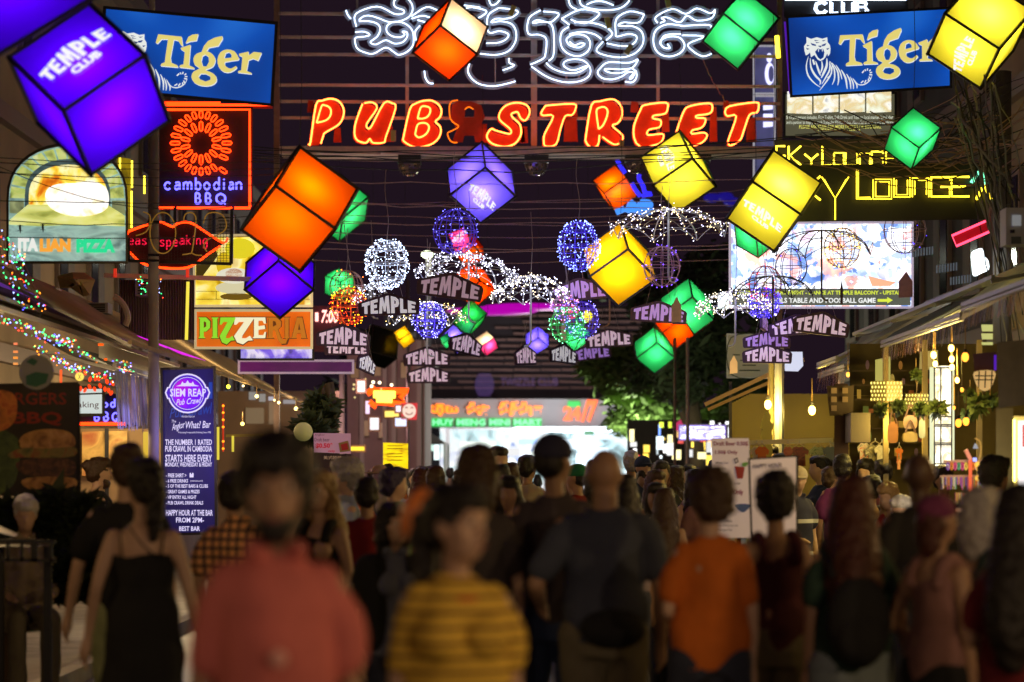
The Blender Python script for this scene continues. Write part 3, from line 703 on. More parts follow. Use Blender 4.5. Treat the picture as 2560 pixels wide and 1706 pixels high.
def cube(label, K, N, A, B, C, col, size=None, d=None, cols=None, word=None, power=1.0, group='lantern cubes hung over the street', fw=0.038):
    z = np.array([np.array(K(*q)) - np.array(K(*N)) for q in (A, B, C)]).T   # 2x3 image edges
    z[1] *= -1
    size = size or 0.62; za = z.copy(); n0 = np.array(K(*N), float)
    for it in range(14):                                # refine the pose under true perspective
        U_, S_, Vt = np.linalg.svd(za, full_matrices=False)
        s = S_.mean(); R2 = U_ @ Vt
        r3 = np.cross(R2[0], R2[1])
        if r3.sum() < 0: r3 = -r3                       # edges run away from the viewer
        if it == 0: d = d or min(size * FPX / s, 38)
        size = d * s / FPX
        n3 = P(n0[0], n0[1], d)
        ed = [Vector((R2[0][i], r3[i], R2[1][i])) * size for i in range(3)]
        for i in range(3):                              # remove what perspective adds to the flat projection
            p = n3 + ed[i]; u = np.array((CX + p.x / p.y * FPX - n0[0], n0[1] - HY + (p.z - HC) / p.y * FPX))
            za[:, i] = z[:, i] - (u - s * R2[:, i])
    ctr = n3 + (ed[0] + ed[1] + ed[2]) / 2
    e = empty('lantern_cube', ctr, label, 'lantern', group)
    cols = cols or [col] * 3
    fr = G(); bw = size * fw
    for i in range(3):
        a, b, c_ = ed[i], ed[(i + 1) % 3], ed[(i + 2) % 3]
        for u in (0, 1):
            for v in (0, 1):
                s0 = n3 + b * u + c_ * v
                fr.bar(s0 - a.normalized() * bw * 0.5, s0 + a * (1 + fw * 0.5), bw)
    fr.build('frame', M_CUBEFR, e)
    # faces: (0,1),(1,2),(2,0) touch the near corner
    faces = []
    for i in range(3):
        a, b, c_ = ed[i], ed[(i + 1) % 3], ed[(i + 2) % 3]
        m = panel_mat('acrylic_' + cols[i], PC[cols[i]][0])
        ins = 0.012
        G().quad(n3 + c_ * ins, n3 + a + c_ * ins, n3 + a + b + c_ * ins, n3 + b + c_ * ins).build('panel', m, e)
        m2 = panel_mat('acrylic_' + col, PC[col][0]); f0 = n3 + c_ * (1 - ins)
        G().quad(f0, f0 + a, f0 + a + b, f0 + b).build('panel', m2, e)
    if PC[col][1] > 0:
        off = Vector((random.uniform(-.1, .1), random.uniform(-.24, -.12), random.uniform(-.1, .1))) * size
        lamp('bulb', ctr + off, (1, 1, 1), 11.0 * PC[col][1] * power * (size / 0.5) ** 2, 0.04, e)
    if word:
        fi, o_, ux, uy = word                 # face index, origin in the photo, word x axis and y axis in the photo (crop units)
        a, b, c_ = ed[fi], ed[(fi + 1) % 3], ed[(fi + 2) % 3]
        nrm = -c_.normalized()
        # pixel -> face plane
        zz = np.array([z[:, fi], z[:, (fi + 1) % 3]]).T
        def on(pxl, lift=0.006):
            dd = np.array(K(*pxl)) - np.array(K(*N)); dd = np.array((dd[0], -dd[1]))
            st = np.linalg.solve(zz, dd)
            return n3 + a * st[0] + b * st[1] + nrm * lift
        def f(p, q, e_):
            return on((o_[0] + ux[0] * p + uy[0] * q, o_[1] + ux[1] * p + uy[1] * q))
        g = G(); temple_word(g, f)
        # CLUB below
        vs, fs = font_verts('CLUB', 0.06); lo, hi = vs.min(0), vs.max(0)
        out = []
        for v in vs:
            p = 0.28 + 0.44 * (v[0] - lo[0]) / (hi[0] - lo[0]); q = -0.52 + 0.40 * (v[1] - lo[1]) / (hi[1] - lo[1])
            out.append(f(p, q, 0))
        g.add(out, fs)
        g.build('lettering', M_PRINT, e)
    # hanging cord
    top = max((n3 + ed[0] * i + ed[1] * j + ed[2] * k for i in (0, 1) for j in (0, 1) for k in (0, 1)), key=lambda p: p.z)
    G().tube([top, top + Vector((0.02, 0, 0.5)), top + Vector((0, 0.02, max(0.9, 6.6 - top.z)))], 0.004, 4).build('cord', M_WIRE, e)
    return e
cube('big violet lantern cube with white lettering at the upper left', K1, (520, 905), (70, 470), (1185, 455), (745, 1430), 'purple', word=(0, (400, 678), (520, -385), (-140, -100)))
cube('violet lantern cube cut off by the top left corner of the picture', K1, (290, -710), (-510, -220), (740, -10), (92, -1098), 'purple')
cube('orange lantern cube with one cream side, in front of the Khmer neon', K2, (1505, 210), (1280, 425), (1815, 450), (1590, -10), 'red_orange', cols=['red_orange', 'cream', 'red_orange'])
cube('green lantern cube at the top between the Khmer neon and right beer sign', K3, (2150, 348), (1860, 120), (1970, 575), (2322, 145), 'green')
cube('big yellow lantern cube with lettering at the top right corner', K4, (2150, 400), (1705, 105), (2000, 725), (2414, 88), 'yellow', cols=['yellow', 'yellow', 'yellow'], word=(0, (1838, 590), (115, -275), (-110, -50)))
cube('green lantern cube hanging in front of the cable tangle on the right', K4, (1495, 1210), (1265, 1040), (1672, 1050), (1435, 1385), 'green', d=22.5)
cube('lilac lantern cube with lettering below the neon at the picture centre', K6, (2135, 195), (1855, 415), (2386, 440), (2100, -20), 'lilac', word=(0, (1998, 368), (205, 188), (40, -85)))
cube('large bright orange lantern cube seen nearly face on, left of centre', K6, (420, 343), (897, 678), (630, 18), (130, 712), 'orange', power=0.62)
cube('green lantern cube half hidden behind the large orange cube', K6, (968, 605), (1185, 432), (940, 800), (735, 420), 'green', power=0.7)
cube('violet lantern cube below the large orange cube, over the pizzeria sign', K6, (445, 955), (165, 1180), (745, 1190), (450, 745), 'purple', d=24.5)
cube('small green lantern cube above the amber wire ball', K6, (950, 1130), (812, 1078), (1068, 1078), (948, 1265), 'green')
cube('small orange lantern cube crossed by wires beside the blue bar neon', K7, (1013, 405), (1190, 283), (1108, 562), (915, 293), 'orange', power=0.8)
cube('yellow lantern cube with white print right below the STREET neon', K3, (1605, 1295), (1285, 1505), (1805, 1530), (1490, 1070), 'yellow', word=(2, (1330, 1205), (80, 190), (85, -35)))
cube('yellow lantern cube with lettering in front of the yellow lounge neon', K8, (130, 240), (525, 505), (-85, 550), (310, -18), 'yellow', word=(0, (50, 430), (310, 225), (30, -82)))
cube('green lantern cube peeking out under the yellow lettered cube', K8, (165, 690), (-15, 590), (330, 560), (182, 862), 'green', d=27.5)
cube('large amber lantern cube behind the blue lit ball', K7, (1210, 860), (895, 1085), (1445, 1105), (1145, 640), 'amber', size=0.55)
cube('large green lantern cube right of the tallest nameplates', L4, (905, 170), (630, 365), (1130, 400), (865, -20), 'green', power=0.8)
cube('green lantern cube at the bottom of the right cluster beside the tree', L4, (558, 615), (365, 765), (738, 775), (523, 460), 'green', power=0.8)
cube('red orange lantern cube wedged between the two green cubes', L4, (610, 520), (755, 695), (800, 400), (515, 415), 'red_orange', cols=['red_orange', 'red_orange', 'yellow'])
cube('small plain yellow lantern cube low on the left of centre', L2, (1953, 595), (2057, 532), (2003, 682), (1887, 510), 'amber')
cube('small orange lantern cube behind the blue wire ball left of centre', K6, (2035, 820), (1890, 910), (2110, 945), (2040, 715), 'orange')
cube('small red lantern cube with lettering inside the blue wire ball', K6, (2015, 800), (1855, 870), (1975, 700), (2040, 850), 'pink', size=0.35, word=(0, (1852, 835), (140, -95), (-12, -30)))
cube('red orange lantern cube behind the wide grey nameplate', K6, (2090, 1120), (1945, 1270), (2215, 1195), (2005, 955), 'red_orange')
cube('dark green lantern cube under the white lit umbrella, centre left', L3, (735, 435), (580, 310), (665, 550), (860, 330), 'leaf')
cube('pale lilac lantern cube touching the narrow nameplate, centre left', L3, (490, 640), (400, 530), (590, 525), (560, 750), 'lilac', power=1.3)
cube('small green lantern cube at the left of the pale lilac cube', L3, (425, 620), (380, 555), (480, 585), (460, 690), 'green', size=0.3)
cube('small pink lantern cube with a white side, centre left', L3, (805, 645), (885, 582), (865, 770), (728, 548), 'pink', cols=['pink', 'pink', 'cream'])
cube('lilac lantern cube low at the picture centre right of the hanging hook', L3, (1352, 570), (1225, 640), (1468, 650), (1350, 462), 'lilac', power=1.2)
cube('teal green lantern cube behind the lit balls right of centre', L3, (1760, 590), (1640, 510), (1690, 690), (1890, 520), 'green')
cube('unlit dark lantern cube beside the stacked nameplates on the left', L2, (1670, 700), (1700, 440), (1925, 765), (1550, 800), 'unlit')

# ================================================================== word plates
M_BOARD = mat('plate_purple_black', (0.05, 0.02, 0.06), 0.5, noise_amt=0.2)
M_WORD = mat('plate_letters_lit', (0.80, 0.66, 0.80), 0.6, emit=(0.62, 0.44, 0.62), es=0.6, sample=False)  # emission stands in for neon light falling on the painted letters
M_WORDG = mat('plate_letters_shade', (0.62, 0.50, 0.60), 0.6, emit=(0.45, 0.30, 0.46), es=0.4, sample=False)  # darker copy of the letters, shade put into colour and emission
M_WORDP = mat('plate_letters_violet_lit', (0.58, 0.42, 0.80), 0.6, emit=(0.34, 0.18, 0.72), es=0.5, sample=False)  # violet light on the letters put into colour and emission
M_WORDB = mat('plate_letters_white_lit', (0.85, 0.85, 0.9), 0.6, emit=(0.75, 0.74, 0.85), es=0.5, sample=False)  # whiter copy of the letters, light put in by emission
def plate(label, cx_, cy_, w_, h_, rot, m, d=None, sq=1.0):
    """house shaped word plate; w_ px visible width, sq = visible / true width (turned about its cord)"""
    true_w = w_ / sq
    d = d or 0.62 * FPX / true_w
    yaw = math.acos(min(1, sq))
    c = P(cx_, cy_, d); a = math.radians(rot); W = true_w * px(d); H = h_ * px(d)
    ux = Vector((math.cos(a) * math.cos(yaw), math.sin(yaw), -math.sin(a))); uz = Vector((math.sin(a), 0, math.cos(a)))
    nrm = uz.cross(ux).normalized()            # away from the camera
    def f(p, q, e_): return c + ux * (p - 0.5) * W + uz * (q - 0.5) * H + nrm * e_
    e = empty('nameplate', c + Vector((0, 0, -H / 2)), label, 'hanging sign', 'hanging word plates over the street')
    g = G(); out = [(-.02, -.06), (1.02, -.06), (1.04, .05), (1.05, .5), (1.02, .60), (.56, 1.0), (.5, 1.02), (.44, 1.0), (-.02, .60), (-.05, .5), (-.04, .05)]
    g.prism([out], 0, 0.02, lambda q, e_: f(q[0], q[1], e_)); g.build('board', M_BOARD, e)
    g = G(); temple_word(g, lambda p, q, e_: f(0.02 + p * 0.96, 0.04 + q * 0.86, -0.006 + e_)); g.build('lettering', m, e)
    g = G()
    for p in (0.25, 0.75):
        s0 = f(p, 0.82, 0); g.tube([s0, s0 + Vector(((0.5 - p) * W * 0.6, 0, 0.35))], 0.0018, 3)
    g.build('cord', M_WIREP, e)
    return e
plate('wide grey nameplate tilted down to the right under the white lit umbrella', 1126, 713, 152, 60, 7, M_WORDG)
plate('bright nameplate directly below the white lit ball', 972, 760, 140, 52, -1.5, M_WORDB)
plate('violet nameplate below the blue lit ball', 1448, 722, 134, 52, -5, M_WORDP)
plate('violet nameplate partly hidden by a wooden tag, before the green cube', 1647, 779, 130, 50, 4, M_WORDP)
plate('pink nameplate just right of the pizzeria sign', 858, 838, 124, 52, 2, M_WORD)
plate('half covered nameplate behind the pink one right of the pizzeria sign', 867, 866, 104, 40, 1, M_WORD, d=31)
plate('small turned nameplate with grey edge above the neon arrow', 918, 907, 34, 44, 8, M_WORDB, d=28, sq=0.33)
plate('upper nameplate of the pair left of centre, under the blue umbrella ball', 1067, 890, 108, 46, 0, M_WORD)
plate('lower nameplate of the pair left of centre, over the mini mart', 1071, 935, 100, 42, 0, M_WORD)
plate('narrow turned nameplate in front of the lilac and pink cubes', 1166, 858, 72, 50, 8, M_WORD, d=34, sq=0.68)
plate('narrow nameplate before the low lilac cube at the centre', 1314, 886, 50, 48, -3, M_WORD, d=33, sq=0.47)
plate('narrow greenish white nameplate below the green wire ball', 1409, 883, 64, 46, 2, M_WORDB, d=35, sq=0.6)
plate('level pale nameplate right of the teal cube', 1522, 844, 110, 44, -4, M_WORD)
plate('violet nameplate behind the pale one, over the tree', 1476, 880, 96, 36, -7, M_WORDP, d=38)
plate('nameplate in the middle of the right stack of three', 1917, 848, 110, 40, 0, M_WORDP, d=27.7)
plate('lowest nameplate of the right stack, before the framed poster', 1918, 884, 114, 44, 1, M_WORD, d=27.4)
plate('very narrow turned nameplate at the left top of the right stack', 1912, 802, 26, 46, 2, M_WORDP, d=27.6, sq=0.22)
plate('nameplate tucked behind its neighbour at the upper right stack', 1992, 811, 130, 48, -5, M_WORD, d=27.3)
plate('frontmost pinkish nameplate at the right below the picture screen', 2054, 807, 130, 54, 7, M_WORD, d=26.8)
M_TAG = mat('tag_wood', (0.62, 0.45, 0.5), 0.7, noise_amt=0.25, noise_scale=20)
M_TAG2 = mat('tag_wood_violet', (0.30, 0.16, 0.36), 0.7, noise_amt=0.25, noise_scale=20)
def wtag(label, cx_, cy_, w_, h_, m, d):
    q = [(cx_ - w_ / 2, cy_ + h_ / 2), (cx_ + w_ / 2, cy_ + h_ / 2 - 2), (cx_ + w_ / 2, cy_ - h_ * 0.12), (cx_ + w_ * 0.05, cy_ - h_ / 2), (cx_ - w_ / 2, cy_ - h_ * 0.12)]
    e = empty('wooden_tag', P(cx_, cy_ + h_ / 2, d), label, 'hanging tag', 'house shaped wooden tags')
    G().prism([q], d, 0.03).build('board', m, e)
    G().tube([P(cx_, cy_ - h_ / 2, d + 0.01), P(cx_, cy_ - h_ / 2 - 45, d + 0.01)], 0.002, 3).build('cord', M_WIREP, e)
wtag('violet house shaped tag at the right end of the picture screen', 2264, 712, 35, 66, M_TAG2, 25)
wtag('pink wooden tag hanging over the violet nameplate', 1691, 774, 25, 66, M_TAG, 25.5)
wtag('thin wooden tag below the green wire ball', 1409, 826, 13, 56, M_TAG, 30)
wtag('small yellow lit wooden tag before the framed poster', 1834, 912, 19, 46, mat('tag_yellow_lit', (0.8, 0.55, 0.3), 0.6, emit=(1, 0.55, 0.2), es=0.3), 29)  # yellow light on the wood put into colour and emission
wtag('dark tag seen edge on before the picture screen text', 2104, 730, 7, 64, M_BOARD, 26)

# ================================================================== wire balls
def ball_bulbmat(c): return glow('led_%s' % str(c), c, 6.5, sample=False)
def ball(label, x, y, rx, ry, wc, bulbs, nb, d=27, nmer=5, nlat=3, cord_to=None, wr=0.0045):
    c = P(x, y, d); Rx, Rz = rx * px(d), ry * px(d)
    e = empty('light_ball', c - Vector((0, 0, Rz)), label, 'light ball', 'wire balls with small lights')
    rnd = random.Random(int(x * 7 + y)); rings = []
    a0 = rnd.uniform(0, 1)
    for k in range(nmer):
        a = a0 + math.pi * k / nmer
        rings.append([c + Vector((Rx * math.sin(t) * math.cos(a), Rx * math.sin(t) * math.sin(a), Rz * math.cos(t))) for t in np.linspace(0, 2 * math.pi, 25)[:-1]])
    for k in range(nlat):
        z = -0.6 + 1.2 * k / max(1, nlat - 1) if nlat > 1 else 0
        s_ = math.sqrt(1 - z * z)
        rings.append([c + Vector((Rx * s_ * math.cos(t), Rx * s_ * math.sin(t), Rz * z)) for t in np.linspace(0, 2 * math.pi, 21)[:-1]])
    g = G()
    for r_ in rings: g.tube(r_, wr, 4, closed=True)
    g.build('wire_frame', wc, e)
    # looser string of cable wound round the frame
    g = G(); pts = []
    for i in range(90 if nb > 115 else 24):
        t = i / (89 if nb > 115 else 23); z = math.cos(math.pi * (0.06 + 0.88 * t)); s_ = math.sqrt(1 - z * z); a = t * 2 * math.pi * (9 if nb > 115 else 2)
        j = 1 + rnd.gauss(0, 0.02)
        pts.append(c + Vector((Rx * s_ * math.cos(a) * j, Rx * s_ * math.sin(a) * j, Rz * z * j)))
    g.tube(pts, wr * 0.5, 3); g.build('cable_winding', wc, e)
    for bi, col in enumerate(bulbs):
        g = G()
        for i in range(int(nb * .75) // len(bulbs)):
            if nb < 60:
                r_ = rnd.choice(rings); p = r_[rnd.randrange(len(r_))]
            else:
                z = rnd.uniform(-0.97, 0.97); a = rnd.uniform(0, 6.283); s_ = math.sqrt(1 - z * z)
                p = c + Vector((Rx * s_ * math.cos(a), Rx * s_ * math.sin(a), Rz * z))
            n_ = (p - c); q = p + n_.normalized() * rnd.uniform(0.005, 0.03)
            g.octa(q, rnd.uniform(0.0045, 0.0075))
        g.build('tiny_bulbs', ball_bulbmat(col), e, kind='stuff')
    top = c + Vector((0, 0, Rz))
    ct = P(x + rnd.uniform(-4, 4), cord_to if cord_to is not None else y - ry - 150, d)
    G().tube(smooth_path([tuple(top), tuple(top.lerp(ct, 0.3) + Vector((0.02, 0, 0))), tuple(top.lerp(ct, 0.7) - Vector((0.015, 0, 0))), tuple(ct)], 3), 0.0045, 4).build('cord', M_WIREP, e)
    if nb >= 150:
        lamp('bulb', c, lin(bulbs[0]), 7, Rx * 0.8, e)
    return e
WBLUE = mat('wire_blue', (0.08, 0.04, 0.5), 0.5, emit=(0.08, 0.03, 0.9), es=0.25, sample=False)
WWH = mat('wire_white', (0.45, 0.47, 0.5), 0.5)
WBR = mat('wire_brown', (0.25, 0.14, 0.13), 0.5)
WDK = mat('wire_dark', (0.05, 0.04, 0.05), 0.5)
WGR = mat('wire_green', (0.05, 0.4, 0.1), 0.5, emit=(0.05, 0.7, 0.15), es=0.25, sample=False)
WRD = mat('wire_red', (0.5, 0.05, 0.04), 0.5)
WPU = mat('wire_mauve', (0.45, 0.25, 0.45), 0.5)
ball('dense white lit ball left of centre', 967, 660, 51, 60, WWH, [(205, 220, 255)], 620, cord_to=425)
ball('open blue wire ball holding a red cube, left of centre', 1138, 580, 55, 56, WBLUE, [(110, 110, 255)], 110)
ball('dense blue lit ball hanging right of centre', 1446, 615, 50, 60, WBLUE, [(130, 150, 255)], 420, cord_to=395)
ball('mauve wire ball in front of the amber cube', 1655, 666, 47, 50, WPU, [(110, 70, 255)], 55)
ball('gold lit ball in front of the picture screen', 2105, 620, 47, 50, mat('wire_gold', (0.25, 0.17, 0.06), 0.5), [(255, 200, 90)], 230, cord_to=410)
ball('nearly unlit wire ball with a few blue lights under the lounge neon', 2262, 576, 54, 58, WBR, [(70, 50, 255)], 22, cord_to=420)
ball('dark blue wire ball before the left of the picture screen', 1978, 668, 41, 46, mat('wire_navy', (0.05, 0.03, 0.25), 0.5), [(80, 60, 255)], 30)
ball('thin red wire ball overlapping the lower left of the picture screen', 1913, 711, 42, 46, WRD, [(255, 50, 30)], 36)
ball('violet lit ball below the red wire ball', 1910, 757, 38, 38, WBLUE, [(90, 70, 255)], 160)
ball('amber and red lit ball left of the bright nameplate', 872, 766, 44, 46, WRD, [(255, 190, 20), (255, 60, 20)], 260)
ball('brown wire ball around the small green cube', 866, 716, 43, 40, WBR, [(255, 120, 40)], 14)
ball('blue wire ball under the lower left lit umbrella', 1074, 801, 40, 44, WBLUE, [(150, 150, 255)], 200)
ball('green lit wire ball over the tree right of centre', 1418, 812, 43, 43, WGR, [(120, 255, 170)], 130)
ball('blue wire ball overlapping a yellow cube right of centre', 1454, 800, 42, 46, WBLUE, [(130, 120, 255)], 130, d=28)
ball('small pink and violet lit ball below the violet nameplate', 1412, 768, 32, 30, WPU, [(120, 100, 255), (255, 140, 200)], 120)
cube('tiny yellow lantern cube inside the blue wire ball right of centre', L3, (1840, 370), (1790, 330), (1810, 430), (1905, 330), 'yellow', size=0.32)
cube('tiny pink lantern cube inside the pink and violet ball', L3, (1690, 330), (1630, 290), (1660, 400), (1760, 290), 'pink', size=0.35)

# ================================================================== lit umbrellas
def umbrella(label, x, y, hw, drop, hook_y, wc, cols, nb, d=27, tilt=0.0, hook=1, ribs=8):
    a = P(x, y, d); R_ = hw * px(d); Hh = drop * px(d)
    e = empty('light_umbrella', a - Vector((0, 0, Hh)), label, 'light umbrella', 'umbrella frames with small lights')
    T = Matrix.Rotation(math.radians(tilt), 3, 'Y'); rnd = random.Random(int(x))
    def pt(ang, t):
        return a + T @ Vector((R_ * math.sin(t * math.pi / 2) * math.cos(ang), R_ * math.sin(t * math.pi / 2) * math.sin(ang), -Hh * (1 - math.cos(t * math.pi / 2)) * 0.95 - Hh * 0.05 * t))
    lines = []
    a0 = 0.2
    for k in range(ribs):
        g = G(); ang = a0 + 2 * math.pi * k / ribs; r_ = [pt(ang, t) for t in np.linspace(0, 1, 9)]
        lines.append(r_); lines.append(r_); g.tube(r_, 0.007, 4); g.build('rib', wc, e)
    g = G()
    for t in (0.45, 0.72, 1.0):
        for k in range(ribs):
            a1 = a0 + 2 * math.pi * k / ribs; a2 = a0 + 2 * math.pi * (k + 1) / ribs
            L = [pt(a1 + (a2 - a1) * s_, t) + Vector((0, 0, (0.10 if t == 1 else 0.02) * math.sin(math.pi * s_) * R_ / 0.45)) for s_ in np.linspace(0, 1, 6)]
            lines.append(L); g.tube(L, 0.005 if t == 1 else 0.0025, 3)
    g.build('edge_wire', wc, e)
    for bi, col in enumerate(cols):
        g = G()
        for i in range(int(nb * .55) // len(cols)):
            L = rnd.choice(lines); j = rnd.randrange(len(L) - 1); p = L[j].lerp(L[j + 1], rnd.random())
            g.octa(p + Vector((rnd.gauss(0, 0.02), rnd.gauss(0, 0.02), rnd.gauss(0, 0.02))), rnd.uniform(0.0045, 0.0075))
        if nb: g.build('tiny_bulbs', ball_bulbmat(col), e, kind='stuff')
    hp = P(x, hook_y, d); rr = 14 * px(d)
    L = [tuple(a), tuple(a.lerp(hp, 0.8)), tuple(hp)] + [tuple(hp + Vector((hook * (rr - rr * math.cos(t)), 0, -rr * math.sin(t) * 1.2))) for t in (0.6, 1.2, 1.8)]
    G().tube([Vector(q) for q in smooth_path(L, 3)], 0.011, 6).build('handle', wc, e, smooth=True)
    ct = P(x, y - 160, d); G().tube([a, a.lerp(ct, 0.5) + Vector((0.02, 0, 0)), ct], 0.004, 4).build('cord', M_WIREP, e)
    if nb > 300: lamp('bulb', a - Vector((0, 0, Hh * 0.3)), (0.85, 0.85, 1), 6, 0.25, e)
    return e
umbrella('white lit umbrella over the wide grey nameplate', 1172, 636, 130, 70, 790, WWH, [(225, 220, 255), (240, 240, 255)], 620, tilt=4)
umbrella('white lit umbrella with long handle at the picture centre', 1327, 690, 96, 66, 850, WWH, [(215, 215, 255), (255, 235, 200)], 620, hook=-1)
umbrella('large pale lit umbrella between the yellow cubes', 1671, 524, 146, 66, 690, WWH, [(220, 215, 255), (255, 225, 170)], 460, hook=1)
umbrella('dark mostly unlit umbrella behind the gold ball', 2054, 576, 128, 60, 735, WDK, [(200, 180, 255)], 50)
umbrella('white lit umbrella at the lower left of the picture screen', 1838, 728, 100, 62, 850, WWH, [(235, 240, 255), (255, 235, 190)], 620, hook=-1)
umbrella('dark umbrella frame across the lower picture screen', 1932, 690, 104, 50, 800, WDK, [(220, 220, 255)], 40, d=26)
umbrella('white and gold lit umbrella behind the bright nameplate, lower left', 1068, 757, 98, 52, 875, WWH, [(230, 230, 255), (255, 215, 130)], 420, d=29)
umbrella('small white lit umbrella half behind the bright nameplate', 928, 712, 50, 50, 780, WWH, [(225, 230, 255)], 300, d=31)
umbrella('thin umbrella handle with gold lights under the amber cube', 1524, 700, 60, 40, 800, WBR, [(255, 220, 150)], 30, d=31, hook=-1)
# ================================================================== left side signs
# arched pizza light box
d = 22.0
def arch(x0, x1, ytop, yspring, yb, n=18):
    cx_ = (x0 + x1) / 2; rx = (x1 - x0) / 2
    return [(x0, yb)] + [(cx_ - rx * math.cos(math.pi * i / n), yspring - (yspring - ytop) * math.sin(math.pi * i / n) ** 0.85) for i in range(n + 1)] + [(x1, yb)]
e = empty('pizza_sign', P(168, 655, d), 'arched light box picturing a pizza oven with ITALIAN PIZZA lettering', 'lit sign')
out = arch(16, 320, 358, 500, 660)
G().prism([out], d + 0.02, 0.25).build('casing', mat('casing_bronze', (0.06, 0.05, 0.03), 0.4), e)
inn = arch(22, 314, 366, 500, 653)
G().prism([out, inn], d - 0.03, 0.048).build('frame', mat('casing_bronze', (0.06, 0.05, 0.03), 0.4), e)
bgm = printed('pizza_board', [(70, 95, 95), (150, 185, 175), (100, 130, 130)], 3.0, 0.9, 6, (1, 1, 2.5))
G().prism([inn], d + 0.008, 0.004).build('panel', bgm, e)
# printed artwork, layer on layer (2 mm apart)
def lay(name, loops, i, m, sm=False):
    g = G()
    L = [smooth_path(q, 3, True) for q in loops] if sm else loops
    g.prism(L, d + 0.006 - 0.002 * i); return g.build(name, m, e)
st = printed('stone_print', [(110, 125, 60), (190, 205, 110), (225, 235, 170)], 7, 0.85, 5)
for k in range(14):                                       # voussoir stones
    a0, a1 = math.pi * k / 14 + 0.02, math.pi * (k + 1) / 14 - 0.02
    q = []
    for a, rx, ry in ((a0, 143, 130), (a1, 143, 130), (a1, 104, 102), (a0, 104, 102)):
        q.append((168 - rx * math.cos(a), 500 - ry * math.sin(a) ** 0.85 if math.sin(a) > 0 else 500))
    lay('stone_print', [q], 1, st)
for x0, x1 in ((24, 60), (280, 313)):
    lay('stone_print', [[(x0, 502), (x1, 502), (x1, 536), (x0, 533)]], 1, printed('stone_print2', [(90, 100, 70), (160, 170, 120)], 9, 0.8, 6))
lay('arch_print', [arch(62, 276, 398, 490, 535)], 2, printed('slate_print', [(50, 70, 75), (85, 110, 110)], 6, 0.8))
lay('fire_print', [arch(72, 268, 412, 490, 515)], 3, printed('fire_print', [(120, 50, 10), (225, 120, 20), (250, 220, 70), (255, 250, 190), (200, 190, 60)], 5, 1.0, 6, (1, 1, 0.8)))
lay('table_print', [[(23, 552), (70, 512), (268, 512), (312, 540), (312, 566), (180, 562), (100, 566), (23, 562)]], 4, printed('table_print', [(140, 150, 60), (215, 220, 120), (235, 240, 170)], 3, 0.9, 4, (1, 1, 3)))
lay('pizza_print', [[(113, 490), (122, 470), (150, 460), (190, 458), (230, 452), (262, 468), (272, 490), (268, 520), (240, 536), (195, 541), (150, 533), (122, 515)]], 5, printed('pizza_print', [(250, 235, 170), (255, 252, 240), (255, 255, 255), (255, 210, 160)], 6, 1.25, 6), True)
for x, c in (('ITA', (240, 240, 232)), ('LIAN', (255, 170, 60)), ('PIZZA', (40, 225, 150))):
    g = G(); text(g, x, {'ITA': (45, 595, 96, 629), 'LIAN': (99, 597, 177, 630), 'PIZZA': (191, 598, 288, 632)}[x], d - 0.012, bold=0.075)
    g.build('lettering', glow('pl_' + x, c, 0.95, sample=False), e)
g = G()
for x, y in ((50, 572), (107, 570)):                      # geckos sitting on the sign
    g.tube([P(x, y - 10, d - 0.02), P(x, y, d - 0.02), P(x + 1, y + 12, d - 0.02)], [0.008, 0.011, 0.002], 5)
    for s_ in (-1, 1):
        g.tube([P(x, y - 5, d - 0.02), P(x + 6 * s_, y - 9, d - 0.02)], 0.003, 4); g.tube([P(x, y + 3, d - 0.02), P(x + 6 * s_, y + 6, d - 0.02)], 0.003, 4)
o = g.build('gecko', M_BLACK); tag(o, 'two small dark geckos clinging to the arched pizza sign', 'gecko')

# concrete pole
def pole(name, x, d, w_, ytop, m, label, cat='pole', ybot=None, group=None):
    a = P(x, ytop, d); e = empty(name, (a.x, d, 0), label, cat, group)
    G().tube([(a.x, d, 0), (a.x, d, a.z)], w_ * px(d) / 2, 12).build('shaft', m, e, smooth=True)
    return e
pe = pole('utility_pole', 384, 23.5, 27, 310, mat('concrete_pole', (0.38, 0.34, 0.36), 0.7, noise_amt=0.25, noise_scale=5, bump=0.3), 'thick concrete pole in front of the red lips neon', 'pole')
G().tube([P(380, 312, 23.5), P(380, -80, 23.5)], 8 * px(23.5), 8).build('upper_shaft', M_STEEL, pe)
for yy in (555, 638, 652):
    G().tube([P(369, yy, 23.38), P(399, yy, 23.38)], 0.012, 5).build('strap', M_BLACK, pe)
# yellow neon strips beside the arch
g = G()
for x, y0_, y1_ in ((330, 402, 470), (329, 478, 570), (300, 395, 430), (361, 440, 485)):
    g.tube([P(x, y0_, 26), P(x, y1_, 26)], 0.012, 6)
e = empty('yellow_strip_sign', P(318, 570, 26), 'yellow glowing strip sign just right of the arched pizza sign', 'lit sign')
g.build('light_tube', glow('yellow_tube', (255, 225, 60), 3), e)
G().prism([[(292, 392), (328, 398), (328, 575), (296, 575)]], 26.1, 0.15).build('panel', printed('yellow_panel', [(40, 35, 10), (150, 130, 20), (230, 210, 60)], 3, 0.7), e)

